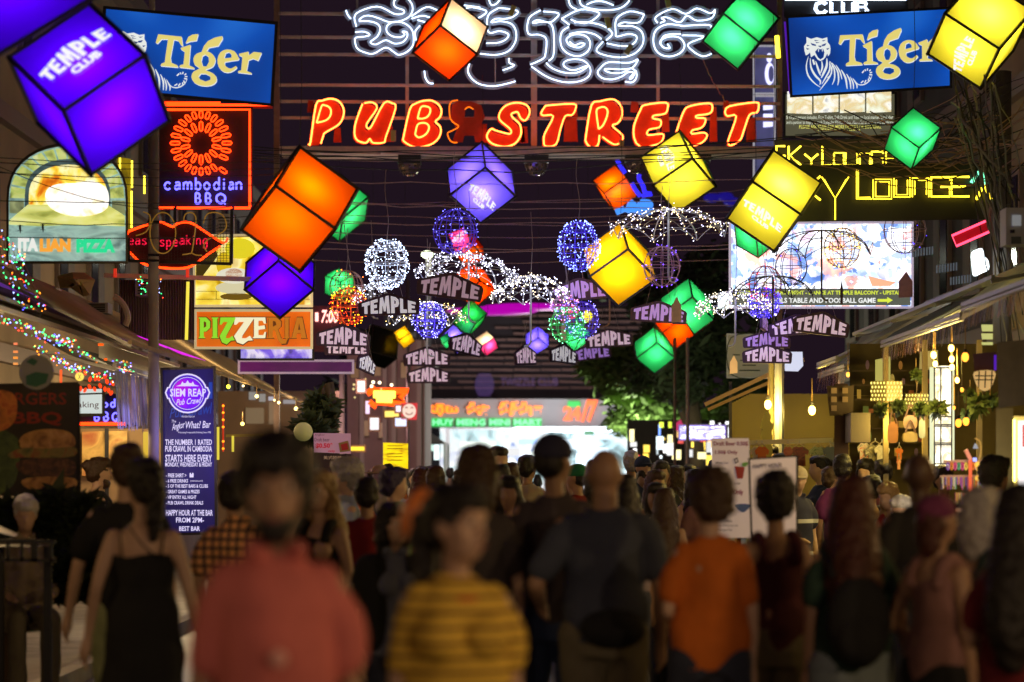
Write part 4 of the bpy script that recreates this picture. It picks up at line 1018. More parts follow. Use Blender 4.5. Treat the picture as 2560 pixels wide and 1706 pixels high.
# cambodian BBQ neon board
d = 25.5
e = empty('barbecue_neon_sign', P(505, 522, d), 'dark board with orange neon sunburst and blue cambodian BBQ neon', 'neon sign')
G().prism([[(398, 266), (632, 268), (632, 526), (398, 526)]], d, 0.15).build('board', mat('neon_board', (0.035, 0.022, 0.03), 0.55, noise_amt=0.3, noise_scale=3), e)
RED = glow('neon_red', (255, 52, 8), 5)
neon('border_neon', K1, [[(1362, 897), (2040, 897), (2040, 1692)], [(1296, 1700), (1425, 1700)], [(1445, 1700), (1895, 1700)], [(1915, 1700), (2042, 1700), (2040, 1680)]], d - 0.06, 0.014, RED, e, smooth=False)
g = G()
for k in range(24):
    a = 2 * math.pi * k / 24
    if 9 == k: pass
    for (r0x, r1x) in ((208, 262),):
        u0, v0, u1, v1 = 1642 + 0.86 * r0x * math.sin(a), 1170 - r0x * math.cos(a), 1642 + 0.93 * r1x * math.sin(a), 1170 - 0.98 * r1x * math.cos(a)
        if k == 9: u0 += 30; v0 += 60; u1 += 30; v1 += 60
        dx, dy = math.cos(a) * 12, math.sin(a) * 12
        q = [(u0 - dx, v0 - dy), (u0 + dx, v0 + dy), (u1 + dx, v1 + dy), (u1 - dx, v1 - dy)]
        g.tube(path3(K1, q, d - 0.05, 2, True, True), 0.009, 5, closed=True)
for k in range(14):
    a = 2 * math.pi * (k) / 14
    for (r0x, r1x) in ((100, 160),):
        u0, v0, u1, v1 = 1642 + r0x * math.sin(a), 1170 - r0x * math.cos(a) * 1.05, 1642 + r1x * math.sin(a), 1170 - r1x * math.cos(a) * 1.05
        dx, dy = math.cos(a) * 11, math.sin(a) * 11
        q = [(u0 - dx, v0 - dy), (u0 + dx, v0 + dy), (u1 + dx, v1 + dy), (u1 - dx, v1 - dy)]
        g.tube(path3(K1, q, d - 0.05, 2, True, True), 0.009, 5, closed=True)
g.build('sunburst_neon', RED, e, smooth=True)
BLUE = glow('neon_blue', (95, 90, 255), 3.6)
def stroke_text(g, strokes, x0, y0, w_, h_, d, r, fm=P):
    for s_ in strokes:
        g.tube([fm(x0 + a * w_, y0 - b * h_, d) for a, b in smooth_path(s_, 3)], r, 5)
SF = {  # single-stroke letters in a unit cell
 'c': [[(.9, .8), (.6, 1), (.2, .85), (.05, .5), (.2, .15), (.6, 0), (.9, .2)]],
 'a': [[(.15, .9), (.6, 1), (.85, .8), (.85, 0)], [(.85, .55), (.4, .6), (.1, .35), (.3, 0), (.85, .25)]],
 'm': [[(.08, 0), (.08, 1)], [(.08, .7), (.3, 1), (.5, .8), (.5, 0)], [(.5, .7), (.72, 1), (.92, .8), (.92, 0)]],
 'b': [[(.12, 1.7), (.12, 0)], [(.12, .7), (.5, 1), (.88, .6), (.75, .1), (.4, 0), (.12, .25)]],
 'o': [[(.5, 1), (.1, .7), (.1, .3), (.5, 0), (.9, .3), (.9, .7), (.5, 1)]],
 'd': [[(.88, 1.7), (.88, 0)], [(.88, .7), (.5, 1), (.12, .6), (.25, .1), (.6, 0), (.88, .25)]],
 'i': [[(.5, 0), (.5, 1)], [(.5, 1.3), (.5, 1.45)]],
 'n': [[(.12, 0), (.12, 1)], [(.12, .7), (.5, 1), (.85, .75), (.85, 0)]],
 'e': [[(.1, .55), (.9, .55), (.8, .9), (.5, 1), (.15, .8), (.1, .3), (.5, 0), (.9, .15)]],
 's': [[(.85, .85), (.5, 1), (.15, .8), (.5, .52), (.85, .25), (.5, 0), (.1, .15)]],
 'y': [[(.1, 1), (.5, .1)], [(.9, 1), (.4, -.4), (.1, -.5)]],
 'p': [[(.12, -.6), (.12, 1)], [(.12, .7), (.5, 1), (.88, .6), (.75, .1), (.4, 0), (.12, .25)]],
 'k': [[(.12, 0), (.12, 1.6)], [(.8, 1), (.15, .45)], [(.35, .6), (.85, 0)]],
 'g': [[(.85, .8), (.5, 1), (.12, .6), (.25, .15), (.85, .3)], [(.85, 1), (.85, -.3), (.5, -.6), (.1, -.4)]],
 'B': [[(.1, 0), (.1, 1), (.6, 1), (.8, .78), (.6, .54), (.1, .54)], [(.6, .54), (.92, .3), (.65, 0), (.1, 0)]],
 'Q': [[(.5, 1), (.08, .75), (.08, .25), (.5, 0), (.92, .25), (.92, .75), (.5, 1)], [(.6, .3), (.95, -.08)]],
}
for s_, cells in (('cambodian', [(1343, 1395), (1425, 1475), (1495, 1570), (1592, 1645), (1665, 1715), (1742, 1795), (1815, 1845), (1868, 1910), (1925, 1978)]), ):
    for ch, (a, b) in zip(s_, cells):
        g = G(); x0, yb_ = K1(a, 1550); x1, yt_ = K1(b, 1490)
        stroke_text(g, SF[ch], x0, yb_, x1 - x0, yb_ - yt_, d - 0.06, 0.011)
        g.build('neon_letter', BLUE, e, smooth=True)
for ch, (a, b) in zip('BBQ', [(1592, 1645), (1675, 1730), (1762, 1845)]):
    for k, r_ in ((0, 0.008), (1, 0.008)):
        g = G(); x0, yb_ = K1(a + 7 * k, 1665 - 7 * k); x1, yt_ = K1(b - 7 * k, 1580 + 7 * k)
        stroke_text(g, SF[ch], x0, yb_, x1 - x0, yb_ - yt_, d - 0.06 - 0.01 * k, r_)
        g.build('neon_letter', BLUE, e, smooth=True)
# red strip above
e2 = empty('neon_strip', P(490, 262, 26.5), 'orange red neon strip under the left blue beer sign', 'neon strip')
neon('light_tube', K1, [[(1340, 842), (1800, 842)], [(1330, 860), (2210, 858)]], 26.5, 0.013, RED, e2, smooth=False)
G().prism([[(395, 250), (682, 266), (682, 272), (395, 268)]], 26.6, 0.1).build('rail', mat('rail_red', (0.3, 0.05, 0.04), 0.5), e2)

# lips neon + rope light loops
d = 24.6
e = empty('lips_neon_sign', P(440, 680, d), 'lips shaped red neon sign reading easy speaking behind the pole', 'neon sign')
lips = [(985, 610), (1050, 585), (1130, 555), (1220, 525), (1300, 510), (1350, 520), (1410, 548), (1450, 520), (1520, 508), (1580, 525), (1650, 570), (1740, 630), (1830, 680), (1800, 705), (1700, 770), (1610, 840), (1540, 878), (1450, 888), (1330, 882), (1220, 865), (1140, 830), (1080, 775), (1010, 690)]
G().prism([[K5(*p) for p in lips]], d, 0.12).build('board', mat('lips_board', (0.03, 0.006, 0.012), 0.55), e)
neon('lips_outline', K5, [[(x, y) for x, y in lips[1:13]] + [(1860, 640)], lips[13:] + [lips[1]]], d - 0.05, 0.012, RED, e, n=2)
PINKR = glow('neon_rose', (235, 20, 60), 1.5)
cx0 = 1050
for i, ch in enumerate('easy speaking'):
    wd = {'i': 22, ' ': 34, 'm': 60}.get(ch, 50)
    if ch != ' ':
        g = G(); x0, yb_ = K5(cx0, 695 + (10 if 2 < i < 8 else -2)); x1, _ = K5(cx0 + wd - 8, 0)
        stroke_text(g, SF[ch], x0, yb_, x1 - x0, 15, d - 0.04, 0.007); g.build('neon_letter', PINKR, e, smooth=True)
    cx0 += wd + 4
e = empty('rope_light_digits', P(465, 650, 23.2), 'ring shaped rope lights on a black mesh frame before the lips neon', 'rope light')
ROPE = mat('rope_light', (0.5, 0.32, 0.08), 0.4, emit=(1, 0.5, 0.05), es=0.15, sample=False)
for pts in ([(1330 + 105 * math.sin(t), 597 - 168 * math.cos(t)) for t in np.linspace(0, 6.283, 21)], [(1110, 620), (1190, 590), (1225, 520), (1220, 450), (1170, 425)], [(1500, 500), (1510, 450), (1550, 430), (1590, 450), (1600, 520), (1570, 740), (1550, 765), (1490, 775)], [(1565, 760), (1600, 778), (1650, 780)],
            [(1660, 520), (1690, 445), (1760, 430), (1820, 455), (1850, 530), (1820, 590), (1700, 650), (1665, 700), (1690, 750)]):
    neon('rope_loop', K5, [pts], 23.3, 0.006, ROPE, e, n=3)
g = G()
for a, b in (((1430, 390), (1430, 510)), ((1895, 400), (1890, 850)), ((1050, 825), (1890, 850)), ((1050, 640), (1050, 825))):
    g.bar(P(*K5(*a), 23.8), P(*K5(*b), 23.8), 0.03)
g.build('mesh_frame', M_BLACK, e)
g = G()
for k in range(34):
    x = 1050 + k * 25; g.bar(P(*K5(x, 640 if x < 1430 else 520), 23.82), P(*K5(x, 840), 23.82), 0.004)
for k in range(14):
    y = 540 + k * 22; g.bar(P(*K5(1430 if y < 640 else 1050, y), 23.83), P(*K5(1892, y), 23.83), 0.004)
g.build('mesh', M_BLACK, e, kind='stuff')

# pizzeria signs
d = 27.5
e = lightbox('food_light_box', (489, 592, 776, 762), d, 0.22, printed('food_print', [(90, 70, 10), (210, 170, 20), (250, 225, 80), (255, 245, 170), (190, 140, 20)], 3.0, 0.9, 5), mat('frame_cream', (0.75, 0.68, 0.45), 0.5, emit=(1, .8, .4), es=0.4), 'yellow light box with food plates above the pizzeria sign', 'lit sign')
for (x, y, rx, ry, c) in ((585, 690, 45, 20, (250, 245, 220)), (585, 686, 22, 14, (190, 100, 40)), (590, 720, 52, 16, (235, 225, 180)), (600, 622, 38, 26, (250, 230, 40)), (560, 660, 20, 30, (240, 200, 30)), (590, 742, 40, 9, (120, 90, 20))):
    G().prism([[(x + rx * math.cos(t), y + ry * math.sin(t)) for t in np.linspace(0, 6.28, 17)[:-1]]], d - 0.006 - 0.0015 * (x % 7)).build('food_picture', glow('food%d' % (x + y), c, 0.8, sample=False), e)
g = G()
for y in (728, 748): g.prism([[(490, y), (775, y), (775, y + 1.2), (490, y + 1.2)]], d - 0.004)
for x in (540, 567, 600, 640, 700): g.prism([[(x, 729), (x + 1.2, 729), (x + 1.2, 748), (x, 748)]], d - 0.0045)
g.build('printed_lines', M_BLACK, e)
G().prism([[(490, 595), (530, 595), (545, 640), (500, 700), (490, 700)]], d - 0.005).build('food_picture', glow('food_dark', (90, 70, 20), 0.5, sample=False), e)
e = lightbox('pizzeria_sign', (492, 780, 776, 867), d - 0.1, 0.2, printed('pizzeria_orange', [(200, 85, 10), (215, 105, 20), (190, 90, 25)], 1.2, 0.9, 2), mat('frame_cream', (0.75, 0.68, 0.45), 0.5), 'orange PIZZERIA sign with green, cream and brown letters', 'lit sign')
xs = [496, 528, 549, 585, 631, 667, 709, 727, 769]
cols_ = [(150, 225, 50)] * 3 + [(255, 245, 200)] * 2 + [(200, 115, 25)] * 3
pz = {'P': [[(0, 0), (.12, .08), (.12, .92), (0, 1), (.65, 1), (.98, .8), (.98, .5), (.65, .32), (.45, .32), (.45, .08), (.6, 0)], [(.45, .82), (.65, .76), (.65, .56), (.45, .5)]],
      'I': [[(0, 0), (.2, .08), (.2, .92), (0, 1), (1, 1), (.8, .92), (.8, .08), (1, 0)]],
      'Z': [[(.05, 1), (0, .65), (.12, .65), (.25, .78), (.5, .78), (0, .1), (.05, 0), (.15, -.2), (.45, -.3), (.7, -.12), (.95, -.1), (.8, .12), (.6, 0), (.4, .0), (.42, .12), (1, .95), (.95, 1)]],
      'E': [[(0, 0), (.12, .08), (.12, .92), (0, 1), (.95, 1), (1, .7), (.85, .7), (.75, .84), (.45, .84), (.45, .58), (.9, .62), (.95, .45), (.45, .4), (.45, .15), (.8, .15), (.9, .3), (1, .3), (.95, 0)]],
      'R': [[(0, 0), (.1, .08), (.1, .92), (0, 1), (.6, 1), (.9, .8), (.88, .55), (.7, .42), (.9, 0), (1.1, -.1), (1.3, -.02), (1.35, .1), (1.2, -.25), (.9, -.28), (.7, -.1), (.5, .38), (.38, .38), (.38, .08), (.5, 0)], [(.38, .84), (.55, .8), (.6, .64), (.38, .55)]],
      'A': [[(0, 0), (.08, .08), (.38, 1), (.72, 1), (.95, .08), (1, 0), (.6, 0), (.66, .08), (.62, .24), (.4, .24), (.34, .08), (.4, 0)], [(.45, .4), (.6, .4), (.53, .72)]]}
for i, ch in enumerate('PIZZERIA'):
    x0, x1 = xs[i], xs[i + 1] - 2
    if ch in 'ZZ': x1 += 6
    L = [[(x0 + a * (x1 - x0), 846 - b * 52) for a, b in l_] for l_ in pz[ch]]
    G().prism(L, d - 0.122 - 0.002 * (i % 3)).build('letter', glow('pz%d' % i, cols_[i], 0.92, sample=False), e)
    L2 = [[(x0 - 2 + a * (x1 - x0 + 5), 848 - b * 56) for a, b in l_] for l_ in pz[ch][:1]]
    G().prism(L2, d - 0.112 - 0.0008 * i).build('letter_shadow', glow('pzb', (120, 60, 20), 0.7, sample=False), e)
# blue lit sign below pizzeria, pink 7:00 neon behind
e = lightbox('blue_bar_sign', (602, 872, 780, 896), 31, 0.2, printed('bluebar', [(20, 10, 70), (110, 90, 230), (220, 220, 255), (60, 40, 160)], 3, 0.8), M_BLACK, 'blue white sign peeking out below the pizzeria sign', 'lit sign')
e = lightbox('purple_fascia', (600, 905, 880, 930), 33, 0.2, printed('purple_f', [(60, 15, 70), (110, 30, 110)], 1, 0.55), mat('pale_rail', (.6, .5, .6), .5, emit=(.8, .6, .9), es=0.25), 'purple lit fascia under the blue sign left of the magenta pole', 'fascia')
e = empty('clock_neon', P(820, 815, 38), 'pinkish white 7:00 neon writing left of the amber ball', 'neon sign')
g = G(); text(g, '7:00', (803, 775, 846, 808), 38, bold=0.02, shear=0.2); text(g, 'I', (788, 782, 796, 804), 38, bold=0.05); g.build('neon_letters', glow('neon_pinkwhite', (255, 170, 160), 3), e)
G().prism([[(780, 765), (860, 765), (860, 880), (780, 880)]], 38.1, 0.2).build('board', mat('dark_pink', (0.14, 0.03, 0.06), 0.6), e)
pole('street_pole', 855, 37, 15, 900, mat('magenta_pole', (0.45, 0.32, 0.45), 0.6, noise_amt=0.15), 'magenta round pole right of the pizzeria sign')

# standing pub crawl board
d = 24.0
e = lightbox('pub_crawl_board', [(407, 926), (533, 922), (537, 1330), (410, 1334)], d, 0.12, printed('board_blue', [(12, 10, 50), (25, 20, 90), (40, 30, 130)], 1.0, 0.5, 2, (1, 1, 0.5)), mat('board_rim', (0.03, 0.025, 0.025), 0.3), 'tall blue glowing SIEM REAP pub crawl board beside the pole', 'light board', rim=0.025)
cxb, cyb = 469, 984
def disc(x, y, rx, ry, n=28): return [(x + rx * math.cos(t), y + ry * math.sin(t)) for t in np.linspace(0, 2 * math.pi, n + 1)[:-1]]
WHT = glow('board_white', (225, 215, 255), 1.0, sample=False)
G().prism([disc(cxb, cyb, 50, 50)], d - 0.006).build('round_badge', WHT, e)
G().prism([disc(cxb, cyb, 46, 46)], d - 0.009).build('round_badge', glow('badge_violet', (70, 0, 200), 1.0, sample=False), e)
G().prism([[(418, 968), (520, 968), (526, 982), (520, 998), (418, 998), (412, 982)]], d - 0.0075).build('badge_band', WHT, e)
G().prism([[(421, 971), (517, 971), (522, 982), (517, 995), (421, 995), (416, 982)]], d - 0.0095).build('badge_band', glow('badge_violet', (70, 0, 200), 1.0, sample=False), e)
G().prism([disc(cxb, cyb, 41, 41), disc(cxb, cyb, 39.5, 39.5)], d - 0.011).build('badge_ring', WHT, e)
G().prism([disc(cxb, cyb, 38, 38)], d - 0.0115).build('round_badge', printed('badge_fill', [(50, 0, 200), (120, 0, 220), (190, 0, 180)], 4, 1.0, 3, sample=False), e)
G().prism([[(440, 966), (452, 962), (456, 954), (459, 959), (465, 958), (469, 951), (473, 958), (479, 959), (482, 954), (486, 962), (498, 966)]], d - 0.014).build('temple_outline', WHT, e)
g = G()
for s_, q in (('SIEM REAP', (425, 972, 515, 992)), ('THE NUMBER 1 RATED', (413, 1099, 530, 1113)), ('PUB CRAWL IN CAMBODIA', (413, 1115, 530, 1130)),
              ('STARTS HERE EVERY', (413, 1137, 530, 1155)), ('MONDAY, WEDNESDAY & FRIDAY', (413, 1156, 530, 1169)), ('- FREE SHIRT >', (415, 1184, 466, 1194)), ('- 6 FREE DRINKS', (415, 1198, 470, 1207)),
              ('- 5 OF THE BEST BARS & CLUBS', (415, 1211, 520, 1220)), ('- GREAT GAMES & PRIZES', (415, 1225, 499, 1234)), ('- VIP ENTRY ALL NIGHT', (415, 1239, 491, 1248)), ('- PUB CRAWL DRINK DEALS', (415, 1253, 508, 1262)),
              ('HAPPY HOUR AT THE BAR', (415, 1275, 532, 1290)), ('FROM 2PM-', (440, 1294, 510, 1307)), ('BEST BAR', (448, 1316, 500, 1328))):
    text(g, s_, q, d - 0.016, bold=0.022)
text(g, 'Pub Crawl', [(440, 999), (503, 993), (503, 1008), (440, 1014)], d - 0.016, bold=0.01, shear=0.35)
text(g, 'The', (429, 1050, 440, 1057), d - 0.012, shear=0.2); text(g, 'Angkor', [(430, 1060), (462, 1052), (462, 1075), (430, 1082)], d - 0.012, bold=0.01, shear=0.2); text(g, 'What? Bar', [(464, 1054), (527, 1052), (527, 1070), (464, 1072)], d - 0.012, bold=0.01, shear=0.2)
text(g, 'Promoting Irresponsible Drinking Since 1998', (446, 1079, 527, 1085), d - 0.012); text(g, 'PRESENTED BY', (454, 1040, 487, 1044), d - 0.012); text(g, '(minimum)', (476, 1200, 507, 1206), d - 0.012)
g.build('lettering', WHT, e)
g = G(); text(g, 'Pub Crawl', [(424, 1022), (530, 1006), (532, 1034), (424, 1046)], d - 0.004, shear=0.3); text(g, '1', (522, 956, 531, 997), d - 0.004, bold=0.05)
g.build('lettering_faint', glow('board_faint', (30, 70, 190), 0.7, sample=False), e)
G().prism([[(474, 1184), (477, 1182), (478, 1186), (480, 1186), (481, 1182), (484, 1184), (484, 1194), (474, 1194)]], d - 0.012).build('shirt_icon', WHT, e)
lamp('board_glow', P(470, 1100, d - 0.7), (0.3, 0.25, 1), 10, 0.4, e)

# ---- small lit signs at the left: speaking box and second barbecue sign
d = 22.5
e = lightbox('speaking_light_box', (196, 973, 255, 1034), d, 0.15, glow('lb_white', (215, 225, 220), 0.9), M_BLACK, 'white light box reading aking beside the burger banner', 'lit sign')
g = G(); text(g, 'speaking', (160, 1004, 247, 1024), d - 0.01); g.build('lettering', glow('lb_text', (110, 40, 40), 0.35, sample=False), e)
g = G(); g.prism([[(196, 984), (256, 982), (256, 986), (196, 988)]], d - 0.012); g.build('divider', M_BLACK, e)
e = empty('small_barbecue_sign', P(260, 1062, 23), 'small dark sign with blue neon bodian BBQ letters over a red neon tube', 'neon sign')
G().prism([[(196, 985), (300, 985), (345, 1066), (196, 1066)]], 23, 0.1).build('board', mat('neon_board', (0.1, 0.06, 0.07), 0.55), e)
g = G()
for ch, x0, yb_, w_, h_ in (('o', 259, 1018, 10, 11), ('d', 276, 1018, 12, 12), ('B', 236, 1052, 13, 20), ('B', 259, 1052, 13, 20), ('Q', 281, 1053, 16, 21)):
    stroke_text(g, SF[ch], x0, yb_, w_, h_, 22.93, 0.009)
g.build('neon_letters', BLUE, e, smooth=True)
G().tube([P(199, 1060, 22.9), P(312, 1060, 22.9)], 0.016, 6).build('light_tube', RED, e)

# burger banner
d = 17.5
def banner(name, quad, d, m, label, cat='banner'):
    c = np.mean(np.array(quad), axis=0)
    e = empty(name, P(c[0], quad[2][1], d), label, cat)
    G().prism([quad], d, 0.02).build('sheet', m, e)
    return e
e = banner('burger_banner', [(-20, 960), (196, 955), (190, 1240), (-20, 1240)], d, mat('banner_dark', (0.035, 0.025, 0.015), 0.6, noise_amt=0.3), 'large dim banner showing a hamburger and BURGERS BBQ letters at the left edge')
def blob(name, pts, i, m, sm=True): 
    return G().prism([smooth_path(pts, 3, True) if sm else pts], d - 0.003 * i).build(name, m, e)
g = G(); text(g, 'BURGERS', (-20, 982, 166, 1012), d - 0.004, bold=0.01); text(g, 'BBQ', (30, 1030, 155, 1065), d - 0.004, bold=0.03)
g.build('lettering', mat('banner_red', (0.30, 0.03, 0.01), 0.6), e)
def pm(n, cs, s=12): return printed(n, cs, s, 0, 5)
blob('bun_picture', [(48, 1118), (52, 1094), (75, 1080), (115, 1073), (160, 1076), (184, 1090), (186, 1116), (140, 1122), (90, 1124)], 1, pm('bun', [(120, 75, 30), (190, 135, 65), (215, 165, 95)]))
blob('lettuce_picture', [(20, 1135), (60, 1120), (120, 1122), (186, 1118), (186, 1140), (120, 1146), (60, 1144), (30, 1146)], 2, pm('lettuce', [(60, 80, 20), (140, 120, 50), (150, 40, 20)]))
blob('patty_picture', [(40, 1158), (90, 1146), (160, 1146), (187, 1158), (184, 1186), (130, 1192), (60, 1186)], 2, pm('patty', [(40, 22, 12), (90, 50, 26), (120, 75, 40)], 25))
blob('bun_picture', [(55, 1200), (110, 1192), (186, 1196), (186, 1220), (130, 1228), (70, 1222)], 1, pm('bun', []))
blob('lettuce_picture', [(-10, 1080), (20, 1080), (50, 1110), (40, 1200), (10, 1230), (-15, 1230)], 1, pm('leafp', [(40, 60, 20), (90, 110, 40)]))
blob('chicken_picture', [(-20, 985), (20, 978), (42, 1000), (38, 1050), (10, 1076), (-20, 1070)], 2, pm('chick', [(150, 80, 20), (220, 130, 40), (180, 60, 20)], 10))
e = empty('round_shop_sign', P(91, 975, 17), 'dim round pale green sign hanging over the burger banner', 'sign')
G().prism([disc(91, 931, 44, 44)], 17, 0.08).build('disc', mat('disc_pale', (0.42, 0.42, 0.28), 0.6), e)
G().prism([[(65, 905), (80, 895), (95, 903), (85, 915)]], 16.99).build('leaf_mark', mat('disc_green', (0.06, 0.2, 0.08), 0.6), e)
G().prism([[(65, 940), (90, 930), (122, 935), (115, 958), (90, 968), (66, 962)]], 16.99).build('leaf_mark', mat('disc_green', (0.06, 0.2, 0.08), 0.6), e)

# ---- awnings on the left
def rail3(X, Z, y0_, y1_): return Vector((X, y0_, Z)), Vector((X, y1_, Z))
M_TARP = mat('awning_cloth_beige', (0.55, 0.42, 0.22), 0.8, noise_amt=0.5, noise_scale=2, bump=0.2)
M_TARPG = mat('awning_cloth_grey', (0.30, 0.32, 0.33), 0.8, noise_amt=0.25, noise_scale=2, bump=0.2)
M_ALU = mat('aluminium', (0.5, 0.5, 0.48), 0.4, metal=0.5, noise_amt=0.15)
def cloth_through(m):
    """let lamps below glow through the cloth"""
    nt = m.node_tree
    if 'tl' not in nt.nodes:
        b = nt.nodes['Principled BSDF']; t = nt.nodes.new('ShaderNodeBsdfTranslucent'); t.name = 'tl'; x = nt.nodes.new('ShaderNodeMixShader'); x.inputs[0].default_value = .45
        t.inputs['Color'].default_value = b.inputs['Base Color'].default_value
        nt.links.new(b.outputs[0], x.inputs[1]); nt.links.new(t.outputs[0], x.inputs[2]); nt.links.new(x.outputs[0], nt.nodes['Material Output'].inputs['Surface'])
    return m
def awning(name, side, xf, xw, y0_, y1_, zf, zw, m, label, fringe=None, fr_m=None, fl=0.4, trim=None):
    """sloped cloth from the wall (xw, zw) down to the front bar (xf, zf)"""
    e = empty(name, (side * xf, (y0_ + y1_) / 2, zf), label, 'awning', 'awnings along the street')
    g = G(); n = 6; ny = 10
    for j in range(ny):
        for i in range(n):
            def q(a, b):
                s_ = a / n; sag = -0.06 * math.sin(math.pi * s_) * (1 + 0.3 * math.sin(b * 2.1))
                return Vector((side * (xf + (xw - xf) * s_), y0_ + (y1_ - y0_) * b / ny, zf + (zw - zf) * s_ + sag))
            g.quad(q(i, j), q(i + 1, j), q(i + 1, j + 1), q(i, j + 1))
    g.build('cloth', cloth_through(m), e, smooth=True)
    G().bar((side * xf, y0_, zf), (side * xf, y1_, zf), 0.035).build('front_bar', trim or M_ALU, e)
    g = G()
    for yy in np.linspace(y0_ + 0.1, y1_ - 0.1, 4):
        g = G(); g.bar((side * xf, yy, zf - 0.03), (side * xw, yy, zw - 0.12), 0.03); g.build('arm', M_ALU, e)
    if fringe:
        st = 0.05; k = 0; y = y0_; rnd = random.Random(int(y0_ * 10)); gs = G(); band = G()
        while y < y1_:
            w_ = rnd.uniform(0.018, 0.04); L = fl * rnd.uniform(0.85, 1.08)
            sw = rnd.uniform(-0.015, 0.015)
            a = Vector((side * xf + rnd.uniform(-.01, .01), y, zf - 0.03)); b_ = a + Vector((0.004, w_, 0)); cc = b_ + Vector((side * sw - 0.02 * side, 0.01, -L)); dd = a + Vector((side * sw - 0.02 * side, 0.01, -L))
            gs.cur = rnd.choice(range(len(fr_m)))
            gs.add([a, b_, cc, dd], [(0, 1, 2, 3)])
            y += w_ * 0.8
        gs.build('fringe', fr_m, e, kind='stuff')
        G().box2((side * xf - 0.02, y0_, zf - 0.05), (side * xf + 0.02, y1_, zf - 0.03)).build('fringe_band', trim or M_ALU, e)
    return e
fr_right = [mat('fringe_violet', (0.55, 0.32, 0.75), 0.6), mat('fringe_rust', (0.75, 0.35, 0.2), 0.6), mat('fringe_pale', (0.8, 0.7, 0.6), 0.6), mat('fringe_plum', (0.45, 0.2, 0.28), 0.6), mat('fringe_blue', (0.3, 0.3, 0.6), 0.6), mat('fringe_ochre', (0.5, 0.35, 0.12), 0.6)]
fr_left = [mat('foil_silver', (0.5, 0.5, 0.5), 0.25, metal=0.6), mat('foil_ochre', (0.45, 0.33, 0.14), 0.3, metal=0.5), mat('foil_grey', (0.30, 0.27, 0.25), 0.3, metal=0.5)]
awning('fringed_awning', -1, 3.6, 4.3, 21.9, 25.6, 2.64, 2.9, M_TARPG, 'small awning with silver foil fringe left of the pub crawl board', True, fr_left, 0.52)
awning('beige_awning', -1, 3.32, 4.7, 21, 40.5, 2.80, 3.58, M_TARP, 'long beige awning on the left running from the pub crawl board to the crowd', trim=M_TARP)
awning('upper_awning', -1, 4.0, 4.7, 14, 29, 2.95, 3.3, mat('awning_dark', (0.10, 0.09, 0.07), 0.7, noise_amt=0.3), 'dark awning with a white front rail above the burger banner', trim=mat('white_rail', (0.65, 0.62, 0.5), 0.5))
awning('upper_awning', -1, 4.15, 4.9, 12, 26, 3.08, 3.5, M_TARPG, 'grey awning edge behind the coloured fairy lights', trim=mat('grey_rail', (0.35, 0.33, 0.3), 0.5))
awning('upper_awning', -1, 4.7, 5.4, 22, 38, 3.40, 3.8, M_TARP, 'upper beige ledge awning with purple strip below the lips neon', trim=mat('purple_rail', (0.3, 0.12, 0.5), 0.5, emit=(0.3, 0.08, 0.8), es=0.25))
g = G(); g.tube([(-3.95, 25.5, 3.09), (-3.95, 31, 3.09)], 0.025, 6)
e = empty('purple_light_strip', (-4.55, 27, 3.76), 'magenta light strip along the left ledge beside the pole', 'light strip')
g.build('light_tube', glow('magenta_tube', (190, 0, 190), 1.6), e)
e = empty('white_fascia_rail', (-3.98, 26, 2.9), 'long pale board under the dark awning ending at a small lamp', 'fascia')
g = G(); g.quad((-4.0, 23.4, 2.93), (-4.0, 28.6, 2.93), (-4.0, 28.6, 2.72), (-4.0, 23.4, 2.78)); g.build('board', mat('white_rail', (0.65, 0.62, 0.5), 0.5), e)
G().box((-3.96, 28.9, 2.78), (0.16, 0.3, 0.26)).build('lamp_housing', mat('clear_box', (0.5, 0.45, 0.5), 0.2), e)
G().ell((-3.94, 28.72, 2.78), (0.05, 0.03, 0.09), 8, 6).build('lamp', glow('lamp_white', (235, 225, 255), 1.5), e)

# crumpled tarp and curved pipe over the left awnings
e = empty('crumpled_tarp', P(190, 745, 24.5), 'crumpled yellowish tarp bundle below the arched pizza sign', 'tarp')
g = G(); pts = [(143, 690), (180, 681), (212, 682), (238, 700), (225, 738), (208, 742), (170, 716), (150, 722)]
rnd = random.Random(4); ctr = P(190, 708, 24.2)
ring = [P(a, b, 24.5 + rnd.uniform(-.1, .1)) for a, b in pts]
for i in range(len(ring)): g.add([ring[i], ring[(i + 1) % len(ring)], ctr + Vector((rnd.uniform(-.05, .05), 0, rnd.uniform(-.05, .05)))], [(0, 1, 2)]); g.add([ring[i], ring[(i + 1) % len(ring)], ctr + Vector((0, 0.5, 0))], [(0, 1, 2)])
g.build('cloth', mat('tarp_yellow', (0.42, 0.36, 0.18), 0.8, noise_amt=0.3, noise_scale=6), e)
o = G().tube([P(a, b, 23.9) for a, b in smooth_path([(285, 742), (300, 752), (314, 772), (320, 795), (314, 815)], 4)], 0.032, 8).build('curved_pipe', mat('pipe_pinkish', (0.6, 0.5, 0.5), 0.5)); tag(o, 'short curved pale pipe above the left awning beside the pole', 'pipe')
e = empty('signal_bar', P(390, 696, 24.8), 'horizontal white bar with small red caps below the lips neon', 'bracket')
G().bar(P(260, 689, 24.8), P(640, 699, 24.8), 0.045).build('bar', mat('bar_white', (0.6, 0.55, 0.6), 0.5), e)
for x in (288, 469): G().bar(P(x, 694, 24.75), P(x, 672, 24.75), 0.03).build('cap', mat('cap_red', (0.6, 0.05, 0.04), 0.5, emit=(1, .05, .02), es=0.5), e)
o = G().tube([P(470, 705, 25.2), P(466, 850, 25.2)], 0.018, 6).build('yellow_tube', glow('tube_yellow', (235, 215, 70), 1.2)); tag(o, 'thin yellow light tube hanging right of the pole', 'light tube')
